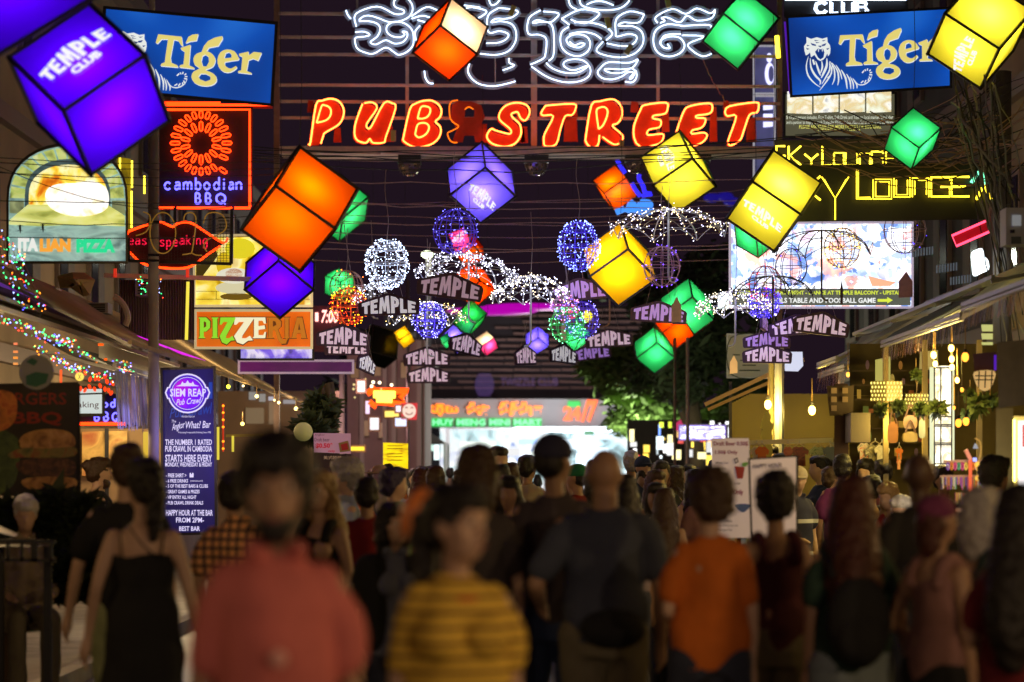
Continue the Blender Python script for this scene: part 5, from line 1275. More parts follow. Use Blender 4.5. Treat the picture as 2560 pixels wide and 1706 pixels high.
# corrugated shutter behind pole
e = empty('corrugated_wall', P(430, 800, 26.3), 'corrugated metal wall behind the pole above the beige awning', 'wall')
g = G(); xs_ = np.linspace(300, 486, 57)
for i in range(56):
    dd = [26.3 + 0.05 * (k % 2) for k in (i, i + 1)]
    g.quad(P(xs_[i], 700, dd[0]), P(xs_[i + 1], 700, dd[1]), P(xs_[i + 1], 850, dd[1]), P(xs_[i], 850, dd[0]))
g.build('sheet', mat('corrugated', (0.4, 0.3, 0.3), 0.6, noise_amt=0.3, noise_scale=2), e)

# air conditioners and ducts on the left facade
for i, (x, y, w_, h_, dd, lb) in enumerate(((110, 735, 60, 34, 24.5, 'grey air conditioner below the arched pizza sign'), (235, 770, 70, 26, 26, 'long pale duct box beside the tarp bundle'), (355, 720, 34, 40, 26, 'small box unit behind the pole'), (560, 560, 40, 50, 30, 'dim unit box right of the lips neon'))):
    e = empty('air_conditioner', P(x, y + h_ / 2, dd), lb, 'air conditioner', 'units on the left facade')
    a_ = P(x - w_ / 2, y + h_ / 2, dd); b_ = P(x + w_ / 2, y - h_ / 2, dd)
    G().box2(tuple(a_), (b_.x, dd + .3, b_.z)).build('casing', mat('unit_grey', (0.4, 0.37, 0.34), 0.6, noise_amt=0.3, noise_scale=6), e)
    g = G()
    for k in range(5): z_ = a_.z + (b_.z - a_.z) * (k + .7) / 6; g.box2((a_.x + .03, dd - .012, z_), (b_.x - .03, dd - .002, z_ + .012))
    g.build('grille', M_BLACK, e, kind='stuff')
for i, (x, y, w_, lb) in enumerate(((30, 1270, 60, 'dark leafy shrub under the burger banner at the left edge'), (150, 1235, 50, 'dark leafy shrub between the burger banner and the bearded man'), (205, 1265, 40, 'low shrub in front of the menu panels'))):
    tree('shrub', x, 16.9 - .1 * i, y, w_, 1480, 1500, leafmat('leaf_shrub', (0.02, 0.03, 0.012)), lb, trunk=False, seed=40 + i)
# ---- fairy lights
def fairy(label, paths, cols, n, d, size=(0.004, 0.0068), jit=3.0, wm=None):
    c = P(*paths[0][0], d); e = empty('fairy_lights', c, label, 'fairy lights', 'strings of coloured fairy lights')
    g = G(); rnd = random.Random(len(label) + n)
    for p in paths: g.tube([P(x, y, d) for x, y in smooth_path(p, 3)], 0.003, 3)
    g.build('cable', wm or mat('fairy_wire', (0.12, 0.03, 0.08), 0.5), e)
    per = {c: G() for c in cols}
    for i in range(n):
        p = rnd.choice(paths); q = smooth_path(p, 4); j = rnd.randrange(len(q) - 1); t = rnd.random()
        x = q[j][0] * (1 - t) + q[j + 1][0] * t + rnd.gauss(0, jit); y = q[j][1] * (1 - t) + q[j + 1][1] * t + rnd.gauss(0, jit)
        per[rnd.choice(cols)].octa(P(x, y, d + rnd.uniform(-.1, .1)), rnd.uniform(*size))
    for c_, gg in per.items(): gg.build('tiny_bulbs', ball_bulbmat(c_), e, kind='stuff')
    return e
MC = [(60, 255, 130), (90, 90, 255), (255, 60, 40), (60, 255, 130), (150, 170, 255), (255, 140, 30)]
fairy('coloured fairy lights falling beside the arched pizza sign at the left edge', [[(-5 + 12 * k, 560 + 15 * k), (10 + 12 * k, 680), (60 + 12 * k, 780)] for k in range(6)], MC, 110, 20)
fairy('upper run of coloured fairy lights along the left awning', [[(-10, 785), (60, 812), (140, 852), (230, 890)], [(0, 800), (70, 835), (150, 862), (240, 900)], [(60, 815), (120, 838), (190, 858)]], MC, 130, 19.3, jit=4)
fairy('lower run of coloured fairy lights ending in red lanterns', [[(88, 870), (140, 900), (200, 930), (290, 950)], [(130, 885), (190, 920), (280, 938)]], MC, 110, 20.3, jit=5)
fairy('coloured fairy lights dangling behind the pole under the lips neon', [[(345, 695), (362, 740)], [(395, 695), (402, 740)], [(350, 700), (358, 725)]], MC, 34, 24.2, jit=4)
fairy('bunch of fairy lights beside the foil fringe', [[(285, 905), (330, 915)], [(300, 925), (335, 935)]], MC, 26, 21.5, jit=4)
rnd = random.Random(12)
for i in range(16):
    x, y = 205 + (i % 8) * 11 + rnd.uniform(-4, 4), 938 + (i // 8) * 26 + rnd.uniform(-8, 10) + (i % 8) * 2
    o = G().ell(P(x, y, 21 + 0.05 * i), (4.2 * px(21), 0.02, 7 * px(21)), 8, 6, Matrix.Rotation(rnd.uniform(-.5, .5), 3, 'Y')).build('red_lantern', glow('lantern_red', (255, 60, 15), 1.6), smooth=True)
    tag(o, 'small glowing red lantern in the cluster above the white light box', 'lantern', 'small red lanterns')
e = empty('globe_lamp', P(199, 955, 20), 'small yellow globe lamp with a black figure mark near the red lanterns', 'lamp')
G().ell(P(199, 942, 20), [11 * px(20)] * 3, 12, 8).build('globe', glow('globe_y', (250, 215, 90), 1.3), e)
g = G(); text(g, 'X', (195, 936, 203, 949), 19.95); g.build('mark', M_BLACK, e)
for x, y, w_, c in ((163, 854, 24, (255, 120, 20)), (252, 862, 14, (255, 90, 10)), (345, 861, 10, (255, 90, 10)), (264, 899, 8, (255, 90, 10)), (39, 860, 10, (230, 120, 80)), (39, 880, 12, (225, 130, 70)), (39, 895, 12, (235, 140, 50)), (39, 910, 12, (220, 140, 70))):
    o = G().prism([[(x - w_ / 2, y - 3), (x + w_ / 2, y - 3), (x + w_ / 2, y + 3), (x - w_ / 2, y + 3)]], 22 + x * 0.004, 0.05).build('strip_lamp', glow('sl%d' % (x + y), c, 1.3)); tag(o, 'small orange lamp glowing under the left awnings, at column %s of the row' % ('abcdefgh'[0]) if False else 'small orange lamp glowing under the left awnings', 'lamp', 'orange lamps under the left awnings')
o = G().prism([[(150, 925), (155, 925), (155, 958), (150, 958)]], 21, 0.03).build('strip_lamp', glow('slred', (255, 70, 20), 2)); tag(o, 'upright red lamp strip left of the globe lamp', 'lamp')
# restaurant front left: menu panels, warm interior
e = empty('restaurant_front', P(270, 1186, 24.5), 'warm lit restaurant front with menu pictures behind the bearded man', 'shop front')
G().prism([[(196, 1072), (412, 1072), (412, 1330), (196, 1330)]], 24.6, 0.1).build('wall', mat('warm_wall', (0.30, 0.20, 0.10), 0.7, noise_amt=0.4, noise_scale=2), e)
G().prism([[(205, 1080), (262, 1078), (262, 1190), (205, 1190)]], 24.5, 0.05).build('menu_panel', printed('menup', [(120, 80, 25), (200, 160, 80), (150, 60, 30)], 4, 0.35), e)
G().prism([[(272, 1078), (318, 1078), (318, 1180), (272, 1180)]], 24.5, 0.05).build('menu_panel', printed('menup', []), e)
G().prism([[(358, 1080), (372, 1080), (372, 1145), (358, 1145)]], 24.5, 0.05).build('window', glow('gold_pane', (220, 180, 30), 0.9), e)
G().prism([[(262, 1072), (272, 1072), (272, 1330), (262, 1330)]], 24.45, 0.05).build('post', M_BLACK, e)
G().prism([[(184, 960), (200, 960), (204, 1400), (186, 1400)]], 17.8, 0.1).build('side_post', M_BLACK, e)
lamp('interior_lamp', P(300, 1010, 23.6), (1, 0.7, 0.35), 60, 0.3, e)
lamp('interior_lamp', (-4.5, 33, 2.5), (1, 0.72, 0.4), 120, 0.3, e)
lamp('interior_lamp', (-4.6, 28, 2.6), (1, 0.72, 0.4), 70, 0.3, e)
lamp('interior_lamp', (-4.7, 19.5, 2.5), (1, 0.7, 0.35), 14, 0.3, e)
# ================================================================== right side
M_NY = glow('neon_yellow', (255, 222, 50), 5)
YS = {  # squared neon letters, unit cell, double-line style drawn twice
 'S': [[(1, 1), (0, 1), (0, .5), (1, .5), (1, 0), (0, 0)]], 'K': [[(0, 1), (0, 0)], [(1, 1), (.1, .5), (1, 0)]], 'Y': [[(0, 1), (.5, .5), (1, 1)], [(.5, .5), (.5, 0)]],
 'L': [[(0, 1), (0, 0), (1, 0)]], 'O': [[(0, 0), (0, 1), (1, 1), (1, 0), (0, 0)]], 'U': [[(0, 1), (0, 0), (1, 0), (1, 1)]], 'N': [[(0, 0), (0, 1), (1, 1), (1, 0)]],
 'G': [[(1, .8), (1, 1), (0, 1), (0, 0), (1, 0), (1, .5), (.5, .5)]], 'E': [[(1, 1), (0, 1), (0, 0), (1, 0)], [(0, .5), (.8, .5)]],
 'C': [[(.95, .8), (.6, 1), (.15, .8), (.05, .4), (.3, .03), (.7, .03), (.95, .25)]], 'B': [[(0, 0), (0, 1), (.7, 1), (.85, .78), (.7, .55), (0, .55)], [(.7, .55), (.95, .3), (.75, 0), (0, 0)]],
}
def sq_letter(ch, x0, y0, x1, y1, d, m, parent, r=0.009, inset=5, name='neon_letter', slant=0):
    g = G()
    for k in ((0, 1) if inset and ch not in 'EGSK' else (0,)):
        if ch in 'EGSK' or not inset: r = max(r, .0115)
        i_ = inset * k
        for s_ in YS[ch]:
            a0, b0, a1, b1 = x0 + i_, y0 + i_, x1 - i_, y1 - i_
            g.tube([P(a0 + (a1 - a0) * a, b1 - (b1 - b0) * b, d) for a, b in s_], r, 5)
    return g.build(name, m, parent)
# CLUB neon at the top
e = empty('club_neon', P(2105, 40, 31), 'white double outline CLUB neon above the right beer sign', 'neon sign')
for ch, (a, b) in zip('CLUB', [(634, 750), (770, 850), (865, 965), (980, 1085)]):
    x0, y0_ = K4(a, 8); x1, y1_ = K4(b, 120)
    sq_letter(ch, x0, y0_, x1, y1_, 31, M_NW, e, 0.012, 5)
G().prism([[(1960, -60), (2270, -60), (2270, 45), (1960, 45)]], 31.1, 0.2).build('board', M_BLACK, e)
neon('border_neon', K4, [[(400, -2), (1390, -2)]], 31, 0.012, M_NW, e, smooth=False)
# vertical lilac light signs left of the right beer sign
for i, (y0_, y1_) in enumerate(((118, 232), (243, 440))):
    e = lightbox('vertical_light_sign', (1887, y0_, 1934, y1_), 36, 0.25, printed('lilac_sign', [(45, 45, 75), (80, 80, 125), (60, 60, 95)], 1.5, 0.75), mat('rim_white', (0.6, 0.6, 0.65), 0.5, emit=(.7, .7, .8), es=0.4), ('upper' if i == 0 else 'lower') + ' lilac vertical light sign behind the right gantry post', 'lit sign', 'vertical lilac signs')
    g = G()
    if i == 0:
        g.prism([disc(1923, 145, 7, 12)], 35.98); g.prism([disc(1924, 185, 12, 28), disc(1928, 185, 7, 20)], 35.98)
    else:
        for y in (262, 285, 305): g.prism([[(1908, y), (1932, y), (1932, y + 12), (1908, y + 14)]], 35.98)
    g.build('lettering', glow('bluewhite', (210, 210, 255), 1.6), e)
o = G().tube([P(1942, 90, 33.6), P(1946, 145, 33.6)], 0.03, 6).build('yellow_tube', M_NY); tag(o, 'short yellow neon tube beside the right gantry post', 'neon tube')
o = G().tube([P(1962, 55, 29), P(1975, 235, 29)], 0.012, 6).build('violet_tube', glow('violet_dim', (80, 20, 170), 0.9)); tag(o, 'violet edge light at the left side of the right beer sign', 'neon tube')
# menu poster with food photos
e = lightbox('cooking_class_board', (1964, 236, 2236, 340), 30.5, 0.2, glow('poster_olive', (85, 82, 62), 0.9), M_BLACK, 'lit board with four dish photos and small text under the right beer sign', 'lit sign')
for i in range(4):
    x = 1968 + i * 66
    G().prism([[(x, 229), (x + 62, 229), (x + 62, 280 + (6 if i == 0 else 0)), (x, 283)]], 30.47, 0.02).build('dish_photo', printed('dish%d' % (i % 2), [(255, 255, 240), (235, 240, 215), (225, 205, 150), (255, 255, 245), (120, 130, 150)], 5, 1.0, 5), e)
g = G(); text(g, '$ 15 per person includes, Free T-shirt, Soft Drink and Tour to local market, Local chef', (1966, 289, 2233, 301), 30.47); text(g, 'and a partner to help you cook 3 popular Khmer dishes, Also a Set of recipes and certificate', (1966, 302, 2233, 313), 30.47)
g.build('lettering', glow('txt_white', (240, 245, 220), 0.9, sample=False), e)
g = G(); text(g, 'PLEASE ASK STAFF FOR MORE DETAILS OR BOOKING.', (1998, 313, 2203, 322), 30.47, bold=0.01); text(g, 'RESERVE: (+855)', (2045, 322, 2150, 329), 30.47, bold=0.01)
g.build('lettering', glow('txt_yellow', (240, 235, 110), 0.9, sample=False), e)
# lounge neons
e = empty('lounge_neon_small', P(2100, 415, 28), 'smaller yellow SKY LOUNGE neon line under the cable tangle', 'neon sign')
for ch, (a, b, yy) in zip('SKYLOUNGE', [(330, 400, 1195), (430, 530, 1195), (560, 670, 1260), (705, 780, 1195), (800, 880, 1250), (895, 990, 1250), (1010, 1095, 1250), (1110, 1200, 1240), (1225, 1320, 1240)]):
    x0, y0_ = K4(a, yy); x1, y1_ = K4(b, 1350); sq_letter(ch, x0, y0_, x1, y1_, 27.9, M_NY, e, 0.0115, 0)
G().prism([[(1935, 352), (2250, 345), (2250, 420), (1935, 420)]], 28.05, 0.1).build('board', mat('board_dark', (0.03, 0.03, 0.035), 0.5), e)
e = empty('lounge_neon_board', P(2230, 552, 26), 'long dark board with large yellow SKY LOUNGE neon and small green chevron', 'neon sign')
G().prism([[(1900, 414), (2488, 408), (2476, 549), (1905, 556)]], 26, 0.15).build('board', mat('board_slate', (0.016, 0.018, 0.022), 0.4, noise_amt=0.2, noise_scale=3), e)
M_NYB = glow('neon_yellow_big', (255, 220, 45), 4.5)
for ch, (a, b, y0_, y1_) in zip('SKYLOUNGE', [(350, 430, 210, 385), (560, 690, 200, 395), (700, 920, 205, 555), (985, 1110, 140, 385), (1120, 1270, 225, 385), (1290, 1420, 210, 370), (1440, 1575, 215, 370), (1595, 1745, 208, 365), (1760, 1905, 205, 365)]):
    p0 = K8(a, y0_); p1 = K8(b, y1_); sq_letter(ch, p0[0], p0[1], p1[0], p1[1], 25.9, M_NYB, e, 0.0065, 6 if ch != 'L' else 4)
g = G()
for k in (0, 22): g.tube([P(*K8(1918 + k * .6, 250 + k * .2), 25.9), P(*K8(1998, 130 + k), 25.9), P(*K8(2052 - k * .6, 265), 25.9)], 0.013, 5)
g.build('chevron_neon', glow('neon_mint', (120, 255, 190), 2.4), e)
g = G()
for k in (0, 22): g.tube([P(*K8(1958 + k * .6, 390), 25.9), P(*K8(2020, 262 + k), 25.9), P(*K8(2088 - k * .6, 388), 25.9)], 0.013, 5)
g.build('chevron_neon', M_NYB, e)
lamp('neon_spill', P(2230, 470, 25.2), (1, 0.8, 0.1), 1.5, 0.4, e)
# picture screen
def collage(name, es):
    m = bpy.data.materials.new(name); m.use_nodes = True; nt = m.node_tree; b = nt.nodes['Principled BSDF']
    tc = nt.nodes.new('ShaderNodeTexCoord'); vo = nt.nodes.new('ShaderNodeTexVoronoi'); vo.inputs['Scale'].default_value = 5.5
    nz = nt.nodes.new('ShaderNodeTexNoise'); nz.inputs['Scale'].default_value = 4; nz.inputs['Detail'].default_value = 8
    mx = nt.nodes.new('ShaderNodeMix'); mx.data_type = 'RGBA'; mx.blend_type = 'MULTIPLY'; mx.inputs['Factor'].default_value = 0.7
    c1 = nt.nodes.new('ShaderNodeValToRGB'); c2 = nt.nodes.new('ShaderNodeValToRGB')
    e1 = c1.color_ramp.elements; e1[0].color = (*lin((80, 120, 190)), 1); e1[0].position = 0.0
    e1[1].color = (1, 1, 1, 1); e1[1].position = 0.3
    for p_, c_ in ((0.6, (235, 240, 255)), (0.78, (250, 170, 150)), (0.95, (150, 180, 230))):
        q = e1.new(p_); q.color = (*lin(c_), 1)
    e2 = c2.color_ramp.elements; e2[0].position = 0.38; e2[0].color = (*lin((110, 150, 190)), 1); e2[1].position = 0.52; e2[1].color = (1, 1, 1, 1)
    nt.links.new(tc.outputs['Object'], vo.inputs['Vector']); nt.links.new(tc.outputs['Object'], nz.inputs['Vector'])
    sp = nt.nodes.new('ShaderNodeSeparateColor'); nt.links.new(vo.outputs['Color'], sp.inputs[0]); nt.links.new(sp.outputs[0], c1.inputs['Fac']); nt.links.new(nz.outputs['Fac'], c2.inputs['Fac'])
    nt.links.new(c1.outputs['Color'], mx.inputs['A']); nt.links.new(c2.outputs['Color'], mx.inputs['B'])
    vm = nt.nodes.new('ShaderNodeVectorMath'); vm.operation = 'ADD'; nt.links.new(tc.outputs['Object'], vm.inputs[0]); nt.links.new(nz.outputs['Color'], vm.inputs[1]); nt.links.new(vm.outputs[0], vo.inputs['Vector'])
    nt.links.new(mx.outputs['Result'], b.inputs['Emission Color']); b.inputs['Emission Strength'].default_value = es
    b.inputs['Base Color'].default_value = (0.1, 0.1, 0.1, 1)
    MATS[name] = m; return m
dS = 29.5
e = lightbox('picture_screen', (1828, 560, 2278, 766), dS, 0.25, collage('screen_pic', 2.2), mat('screen_rim', (0.5, 0.45, 0.55), 0.4, emit=(.7, .6, .8), es=0.5), 'big bright picture screen advertising a balcony with pool tables and football game', 'screen')
G().prism([[(1830, 722), (2276, 722), (2276, 764), (1830, 764)]], dS - 0.006).build('caption_band', glow('band_olive', (92, 96, 84), 0.9, sample=False), e)
g = G(); text(g, 'LIVE MUSIC - DJ EVERY NIGHT - DANCE AT TEMPLE BALCONY - UPSTAIRS', (1838, 727, 2262, 740), dS - 0.012, bold=0.03); g.prism([[(2194, 748), (2218, 748), (2218, 743), (2232, 751), (2218, 759), (2218, 755), (2194, 755)]], dS - 0.012)
g.build('lettering', glow('cap_yellow', (225, 240, 70), 1.0, sample=False), e)
g = G(); text(g, 'FREE POOLS TABLE AND FOOSBALL GAME', (1880, 745, 2189, 758), dS - 0.012, bold=0.03); g.build('lettering', glow('cap_white', (245, 248, 245), 1.0, sample=False), e)
G().prism([[(2170, 690), (2210, 700), (2240, 706), (2225, 716), (2180, 716)]], dS - 0.004).build('picture_shape', glow('scr_orange', (255, 190, 150), 1.0, sample=False), e)
rnd = random.Random(3)
for k in range(0):
    x = 1845 + k * 27 + rnd.uniform(-6, 6); y = rnd.uniform(588, 690); h_ = rnd.uniform(16, 34)
    c = rnd.choice([(70, 110, 180), (160, 120, 120), (120, 150, 190), (220, 170, 160), (60, 90, 140), (180, 190, 210)])
    L = smooth_path([(x, y), (x + 7, y + 4), (x + 6, y + 10), (x + 14, y + 16), (x + 13, y + 16 + h_), (x - 11, y + 16 + h_), (x - 13, y + 16), (x - 6, y + 10), (x - 7, y + 4)], 2, True)
    G().prism([L], dS - 0.003 - 0.0002 * k).build('picture_figure', glow('fig%d' % (k % 6), c, 0.9, sample=False), e)
# red neon arrow, white neon, small box
e = empty('red_neon_bracket', P(2425, 615, 25), 'slanted pinkish red neon outlined board right of the picture screen', 'neon sign')
G().prism([[K8(*p) for p in ((1765, 685), (2065, 555), (2080, 650), (1800, 770))]], 25, 0.08).build('board', mat('red_board', (0.35, 0.02, 0.06), 0.5), e)
neon('neon_outline', K8, [[(2065, 555), (1765, 685), (1800, 770), (2080, 648)]], 24.95, 0.013, glow('neon_pink', (255, 60, 90), 4), e, smooth=False)
o = G().prism([smooth_path([K8(*p) for p in ((1920, 830), (1960, 800), (2010, 790), (2030, 850), (2060, 890), (2065, 960), (2010, 990), (1940, 1015), (1925, 930))], 3, True)], 27, 0.05).build('white_neon_sign', glow('neon_coldwhite', (235, 250, 255), 3)); tag(o, 'overbright white neon emblem under the red neon bracket', 'neon sign')
lamp('neon_spill', P(2455, 655, 26.2), (0.85, 0.95, 1), 10, 0.2, o)
e = empty('electric_meter', P(2540, 610, 20), 'grey electric meter box on the cable pole at the right edge', 'meter box')
G().box2(tuple(P(2515, 612, 20)), tuple(P(2575, 528, 20.25))).build('box', mat('meter_grey', (0.42, 0.44, 0.46), 0.5), e)
G().prism([[(2530, 538), (2553, 538), (2553, 565), (2530, 565)]], 19.98, 0.01).build('dial_window', mat('dial', (0.6, 0.65, 0.68), 0.2, emit=(.8, .9, 1), es=0.15), e)
G().prism([[(2528, 592), (2553, 592), (2553, 610), (2528, 610)]], 19.98, 0.01).build('dial_window', mat('dial2', (0.1, 0.12, 0.13), 0.2), e)
G().tube([P(2531, 575, 19.97), P(2531, 583, 19.97)], 0.02, 8).build('knob', M_BLACK, e)
# barred window panels behind
e = empty('barred_window', P(2360, 700, 29), 'dim barred window panels right of the picture screen', 'window')
for (x0, y0_) in ((2280, 610), (2340, 650), (2375, 680)):
    g = G()
    for k in range(8):
        x = x0 + k * 7; g.prism([[(x, y0_ + 14 - k), (x + 4, y0_ + 13 - k), (x + 4, y0_ + 33 - k), (x, y0_ + 34 - k)]], 29, 0.04)
    g.build('pane_strip', glow('barpane', (120, 130, 140), 0.35, sample=False), e)
# awnings on the right
awning('fringed_awning', 1, 3.62, 4.9, 26.9, 28.6, 2.95, 3.7, M_TARPG, 'farther grey fringed awning on the right above the brown post', True, fr_right, 0.19)
awning('fringed_awning', 1, 3.60, 4.9, 19.35, 23.5, 2.93, 3.68, M_TARPG, 'long awning with colourful striped fringe above the perforated lanterns', True, fr_right, 0.17)
awning('fringed_awning', 1, 3.60, 4.9, 15.8, 19.3, 3.0, 3.7, M_TARPG, 'nearest awning with violet fringe at the right edge of the picture', True, fr_right, 0.17)
awning('narrow_awning', 1, 4.0, 4.6, 29.0, 31.5, 2.95, 3.5, mat('awning_mint', (0.35, 0.42, 0.36), 0.7), 'pale green small awning behind the right fringed awnings', True, fr_right, 0.19)
awning('roof_edge', 1, 4.1, 4.5, 20.6, 29, 3.33, 3.5, M_ALU, 'metal gutter roof edge above the right awnings')
# right shuttered wall
M_SHUTY = mat('shutter_olive', (0.27, 0.21, 0.06), 0.6, noise_amt=0.25, noise_scale=1.5)
e = empty('shutter_wall', P(1960, 1186, 31), 'ridged olive shutter wall behind the clothes rails', 'wall')
g = G(); y = 985.0; k = 0
while y < 1330:
    x0 = 1822 if y > 1010 else 1822 + (1010 - y) * 2
    g.prism([[(x0, y), (2215, y), (2215, y + 3.2), (x0, y + 3.2)]], 31 - 0.02 * (k % 2), 0.05); y += 3.2; k += 1
g.build('ridges', M_SHUTY, e, kind='stuff')
G().prism([[(1822, 955), (1830, 955), (1830, 1340), (1822, 1340)]], 30.9, 0.1).build('post', M_DARK, e)
g = G(); g.bar(P(1762, 1012, 30.5), P(1990, 905, 30.5), 0.05); g.bar(P(1770, 1024, 30.6), P(1960, 940, 30.6), 0.04); g.bar(P(1990, 905, 30.5), P(2010, 900, 30.5), 0.05); g.build('roof_edge', mat('wood_edge', (0.25, 0.16, 0.08), 0.7), e)
# pipes and bare bulbs
o = G().tube([P(1948, 860, 28), P(1948, 1190, 28)], 12 * px(28), 10).build('vertical_pipe', mat('pipe_grey', (0.35, 0.36, 0.36), 0.4)); tag(o, 'grey vertical pipe beside the yellow bare bulb', 'pipe')
o = G().tube([P(1928, 850, 28.3), P(1928, 1190, 28.3)], 7 * px(28), 10).build('vertical_pipe', mat('pipe_ochre', (0.45, 0.38, 0.15), 0.5)); tag(o, 'thin ochre vertical pipe left of the grey pipe', 'pipe')
WARM = (1.0, 0.70, 0.14)
M_BULB = glow('bulb_warm', (255, 205, 90), 14); M_BULB2 = glow('bulb_amber', (255, 160, 50), 3.0)
M_CORD = mat('cord_brown', (0.2, 0.12, 0.04), 0.6)
def hang_bulb(label, x, y, d, r, m, power=0, top=80):
    c = P(x, y, d); e = empty('hanging_bulb', c, label, 'light bulb', 'bare bulbs hanging in the right stalls')
    rr = r * px(d)
    G().ell(c, (rr, rr, rr * 1.35), 10, 8).build('glass', m, e, smooth=True)
    G().tube([c + Vector((0, 0, rr * 1.2)), c + Vector((0, 0, rr * 2.2))], rr * 0.5, 8).build('socket', M_BLACK, e)
    G().tube([c + Vector((0, 0, rr * 2)), P(x, y - top, d)], 0.006, 4).build('cord', M_CORD, e)
    if power: lamp('light', c + Vector((0, -rr * 2, -rr)), WARM, power, 0.06, e)
HB = [('bare bulb glowing beside the ochre pipe under the roof edge', 1920, 1012, 27.9, 9, M_BULB, 60), ('bare bulb glowing on an arm before the shutter wall', 2030, 1026, 29.6, 9, M_BULB, 60),
      ('upper left bulb of the bright bulb cluster', 2334, 888, 21.5, 7, M_BULB, 34), ('topmost bulb of the bright bulb cluster', 2378, 871, 21, 7, M_BULB, 0), ('second bulb below the topmost in the cluster', 2379, 898, 21.6, 6.5, M_BULB, 34),
      ('lower left bulb of the bright cluster', 2338, 910, 22, 6, M_BULB, 0), ('third bulb down in the right row of the cluster', 2380, 918, 21.9, 6, M_BULB, 0), ('bulb right beside the photo column', 2393, 951, 21.5, 5.5, M_BULB, 24),
      ('large amber filament bulb right of the cluster', 2413, 893, 20.5, 9, M_BULB2, 0), ('slim filament bulb under the large amber one', 2405, 975, 21, 4.5, M_BULB2, 0),
      ('left one of the pair of low filament bulbs', 2396, 1058, 20.5, 8, M_BULB2, 0), ('right one of the pair of low filament bulbs', 2415, 1054, 20.5, 8, M_BULB2, 0), ('small amber bulb beside the photo column edge', 2385, 1020, 22, 4, M_BULB2, 0),
      ('small pale bulb under the far fringed awning', 2120, 937, 26, 5, M_BULB2, 6)]
for h_ in HB: hang_bulb(h_[0], h_[1], h_[2], h_[3], h_[4], h_[5], h_[6])
o = G()
rnd = random.Random(9)
for k in range(16):
    x = 1912 + rnd.uniform(-4, 12); y = 1040 + k * 8
    o.prism([smooth_path([(x, y - 10), (x + 12, y), (x + 9 + rnd.uniform(-6, 6), y + 18), (x - 7, y + 14)], 2, True)], 27.4 - 0.01 * k, 0.01)
o = o.build('yellow_drape', mat('drape_yellow', (0.7, 0.6, 0.1), 0.7)); tag(o, 'crinkled yellow cloth strip hanging beneath the bare bulb by the pipes', 'cloth')
# clothes rails
def garment(label, x, y, w_, h_, d, m, name='shirt'):
    e = empty(name, P(x, y + h_, d), label, 'shirt', 'clothes on the stall rails')
    q = [(x - w_ * .5, y + h_ * .22), (x - w_ * .2, y), (x, y + h_ * .06), (x + w_ * .2, y), (x + w_ * .5, y + h_ * .22), (x + w_ * .42, y + h_ * .45), (x + w_ * .3, y + h_ * .38), (x + w_ * .32, y + h_), (x - w_ * .32, y + h_), (x - w_ * .3, y + h_ * .38), (x - w_ * .42, y + h_ * .45)]
    G().prism([q], d, 0.06).build('cloth', m, e)
    G().tube([P(x - w_ * .25, y + 1, d), P(x, y - 7, d), P(x + w_ * .25, y + 1, d)], 0.008, 4).build('hanger', mat('hanger', (0.5, 0.4, 0.2), 0.6), e)
    G().tube([P(x, y - 7, d), P(x, y - 14, d)], 0.006, 4).build('hook', M_ALU, e)
e = empty('clothes_rail', P(2000, 1104, 26), 'pale horizontal clothes rail in front of the shutter wall', 'rail')
G().bar(P(1868, 1107, 26), P(2082, 1101, 26), 0.05).build('bar', mat('rail_pale', (0.7, 0.65, 0.4), 0.5), e)
for x in (1870, 2080): G().bar(P(x, 1105, 26), (P(x, 0, 26)[0], 26, 0.1), 0.04).build('leg', M_ALU, e)
def pat(n, cs, s=14): return printed(n, cs, s, 0, 3, dist=1.5)
for i, (x, w_, m, lb) in enumerate(((1892, 34, mat('sh_w', (0.6, 0.55, 0.4), 0.8), 'cream shirt at the left end of the clothes rail'), (1905, 36, mat('sh_o', (0.75, 0.2, 0.04), 0.8), 'orange shirt on the clothes rail'),
        (1998, 50, pat('sh_red', [(90, 30, 15), (150, 60, 30), (80, 70, 30)]), 'reddish patterned shirt on the clothes rail'), (2045, 46, pat('sh_green', [(40, 110, 40), (190, 200, 150), (60, 90, 60)]), 'green and white patterned shirt on the clothes rail'),
        (2075, 36, mat('sh_b', (0.2, 0.25, 0.3), 0.8), 'bluish shirt at the right end of the clothes rail'), (1970, 24, pat('sh_r2', [(160, 40, 20), (200, 120, 60)]), 'narrow rust shirt on the clothes rail'))):
    garment(lb, x, 1116, w_, 50, 25.9 - 0.03 * i, m)
for i, (x, y, w_, h_, m, lb) in enumerate(((2160, 1106, 34, 58, pat('sh_multi', [(230, 120, 60), (240, 220, 190), (60, 90, 60)]), 'multicoloured shirt behind the post'), (2188, 1110, 54, 70, pat('sh_white', [(235, 220, 160), (120, 110, 80), (245, 235, 190)], 10), 'cream flowered shirt in the middle stall'),
        (2248, 1120, 20, 30, mat('sh_o2', (0.8, 0.22, 0.04), 0.8), 'small orange top hanging by the bags'), (2247, 1148, 12, 26, pat('sh_or3', [(220, 100, 40), (240, 210, 150)]), 'little patterned top below the orange one'), (2205, 1112, 40, 50, pat('sh_w2', [(200, 190, 150), (240, 230, 200)]), 'pale shirt beside the flowered one'))):
    garment(lb, x, y, w_, h_, 24.5 - 0.05 * i, m)
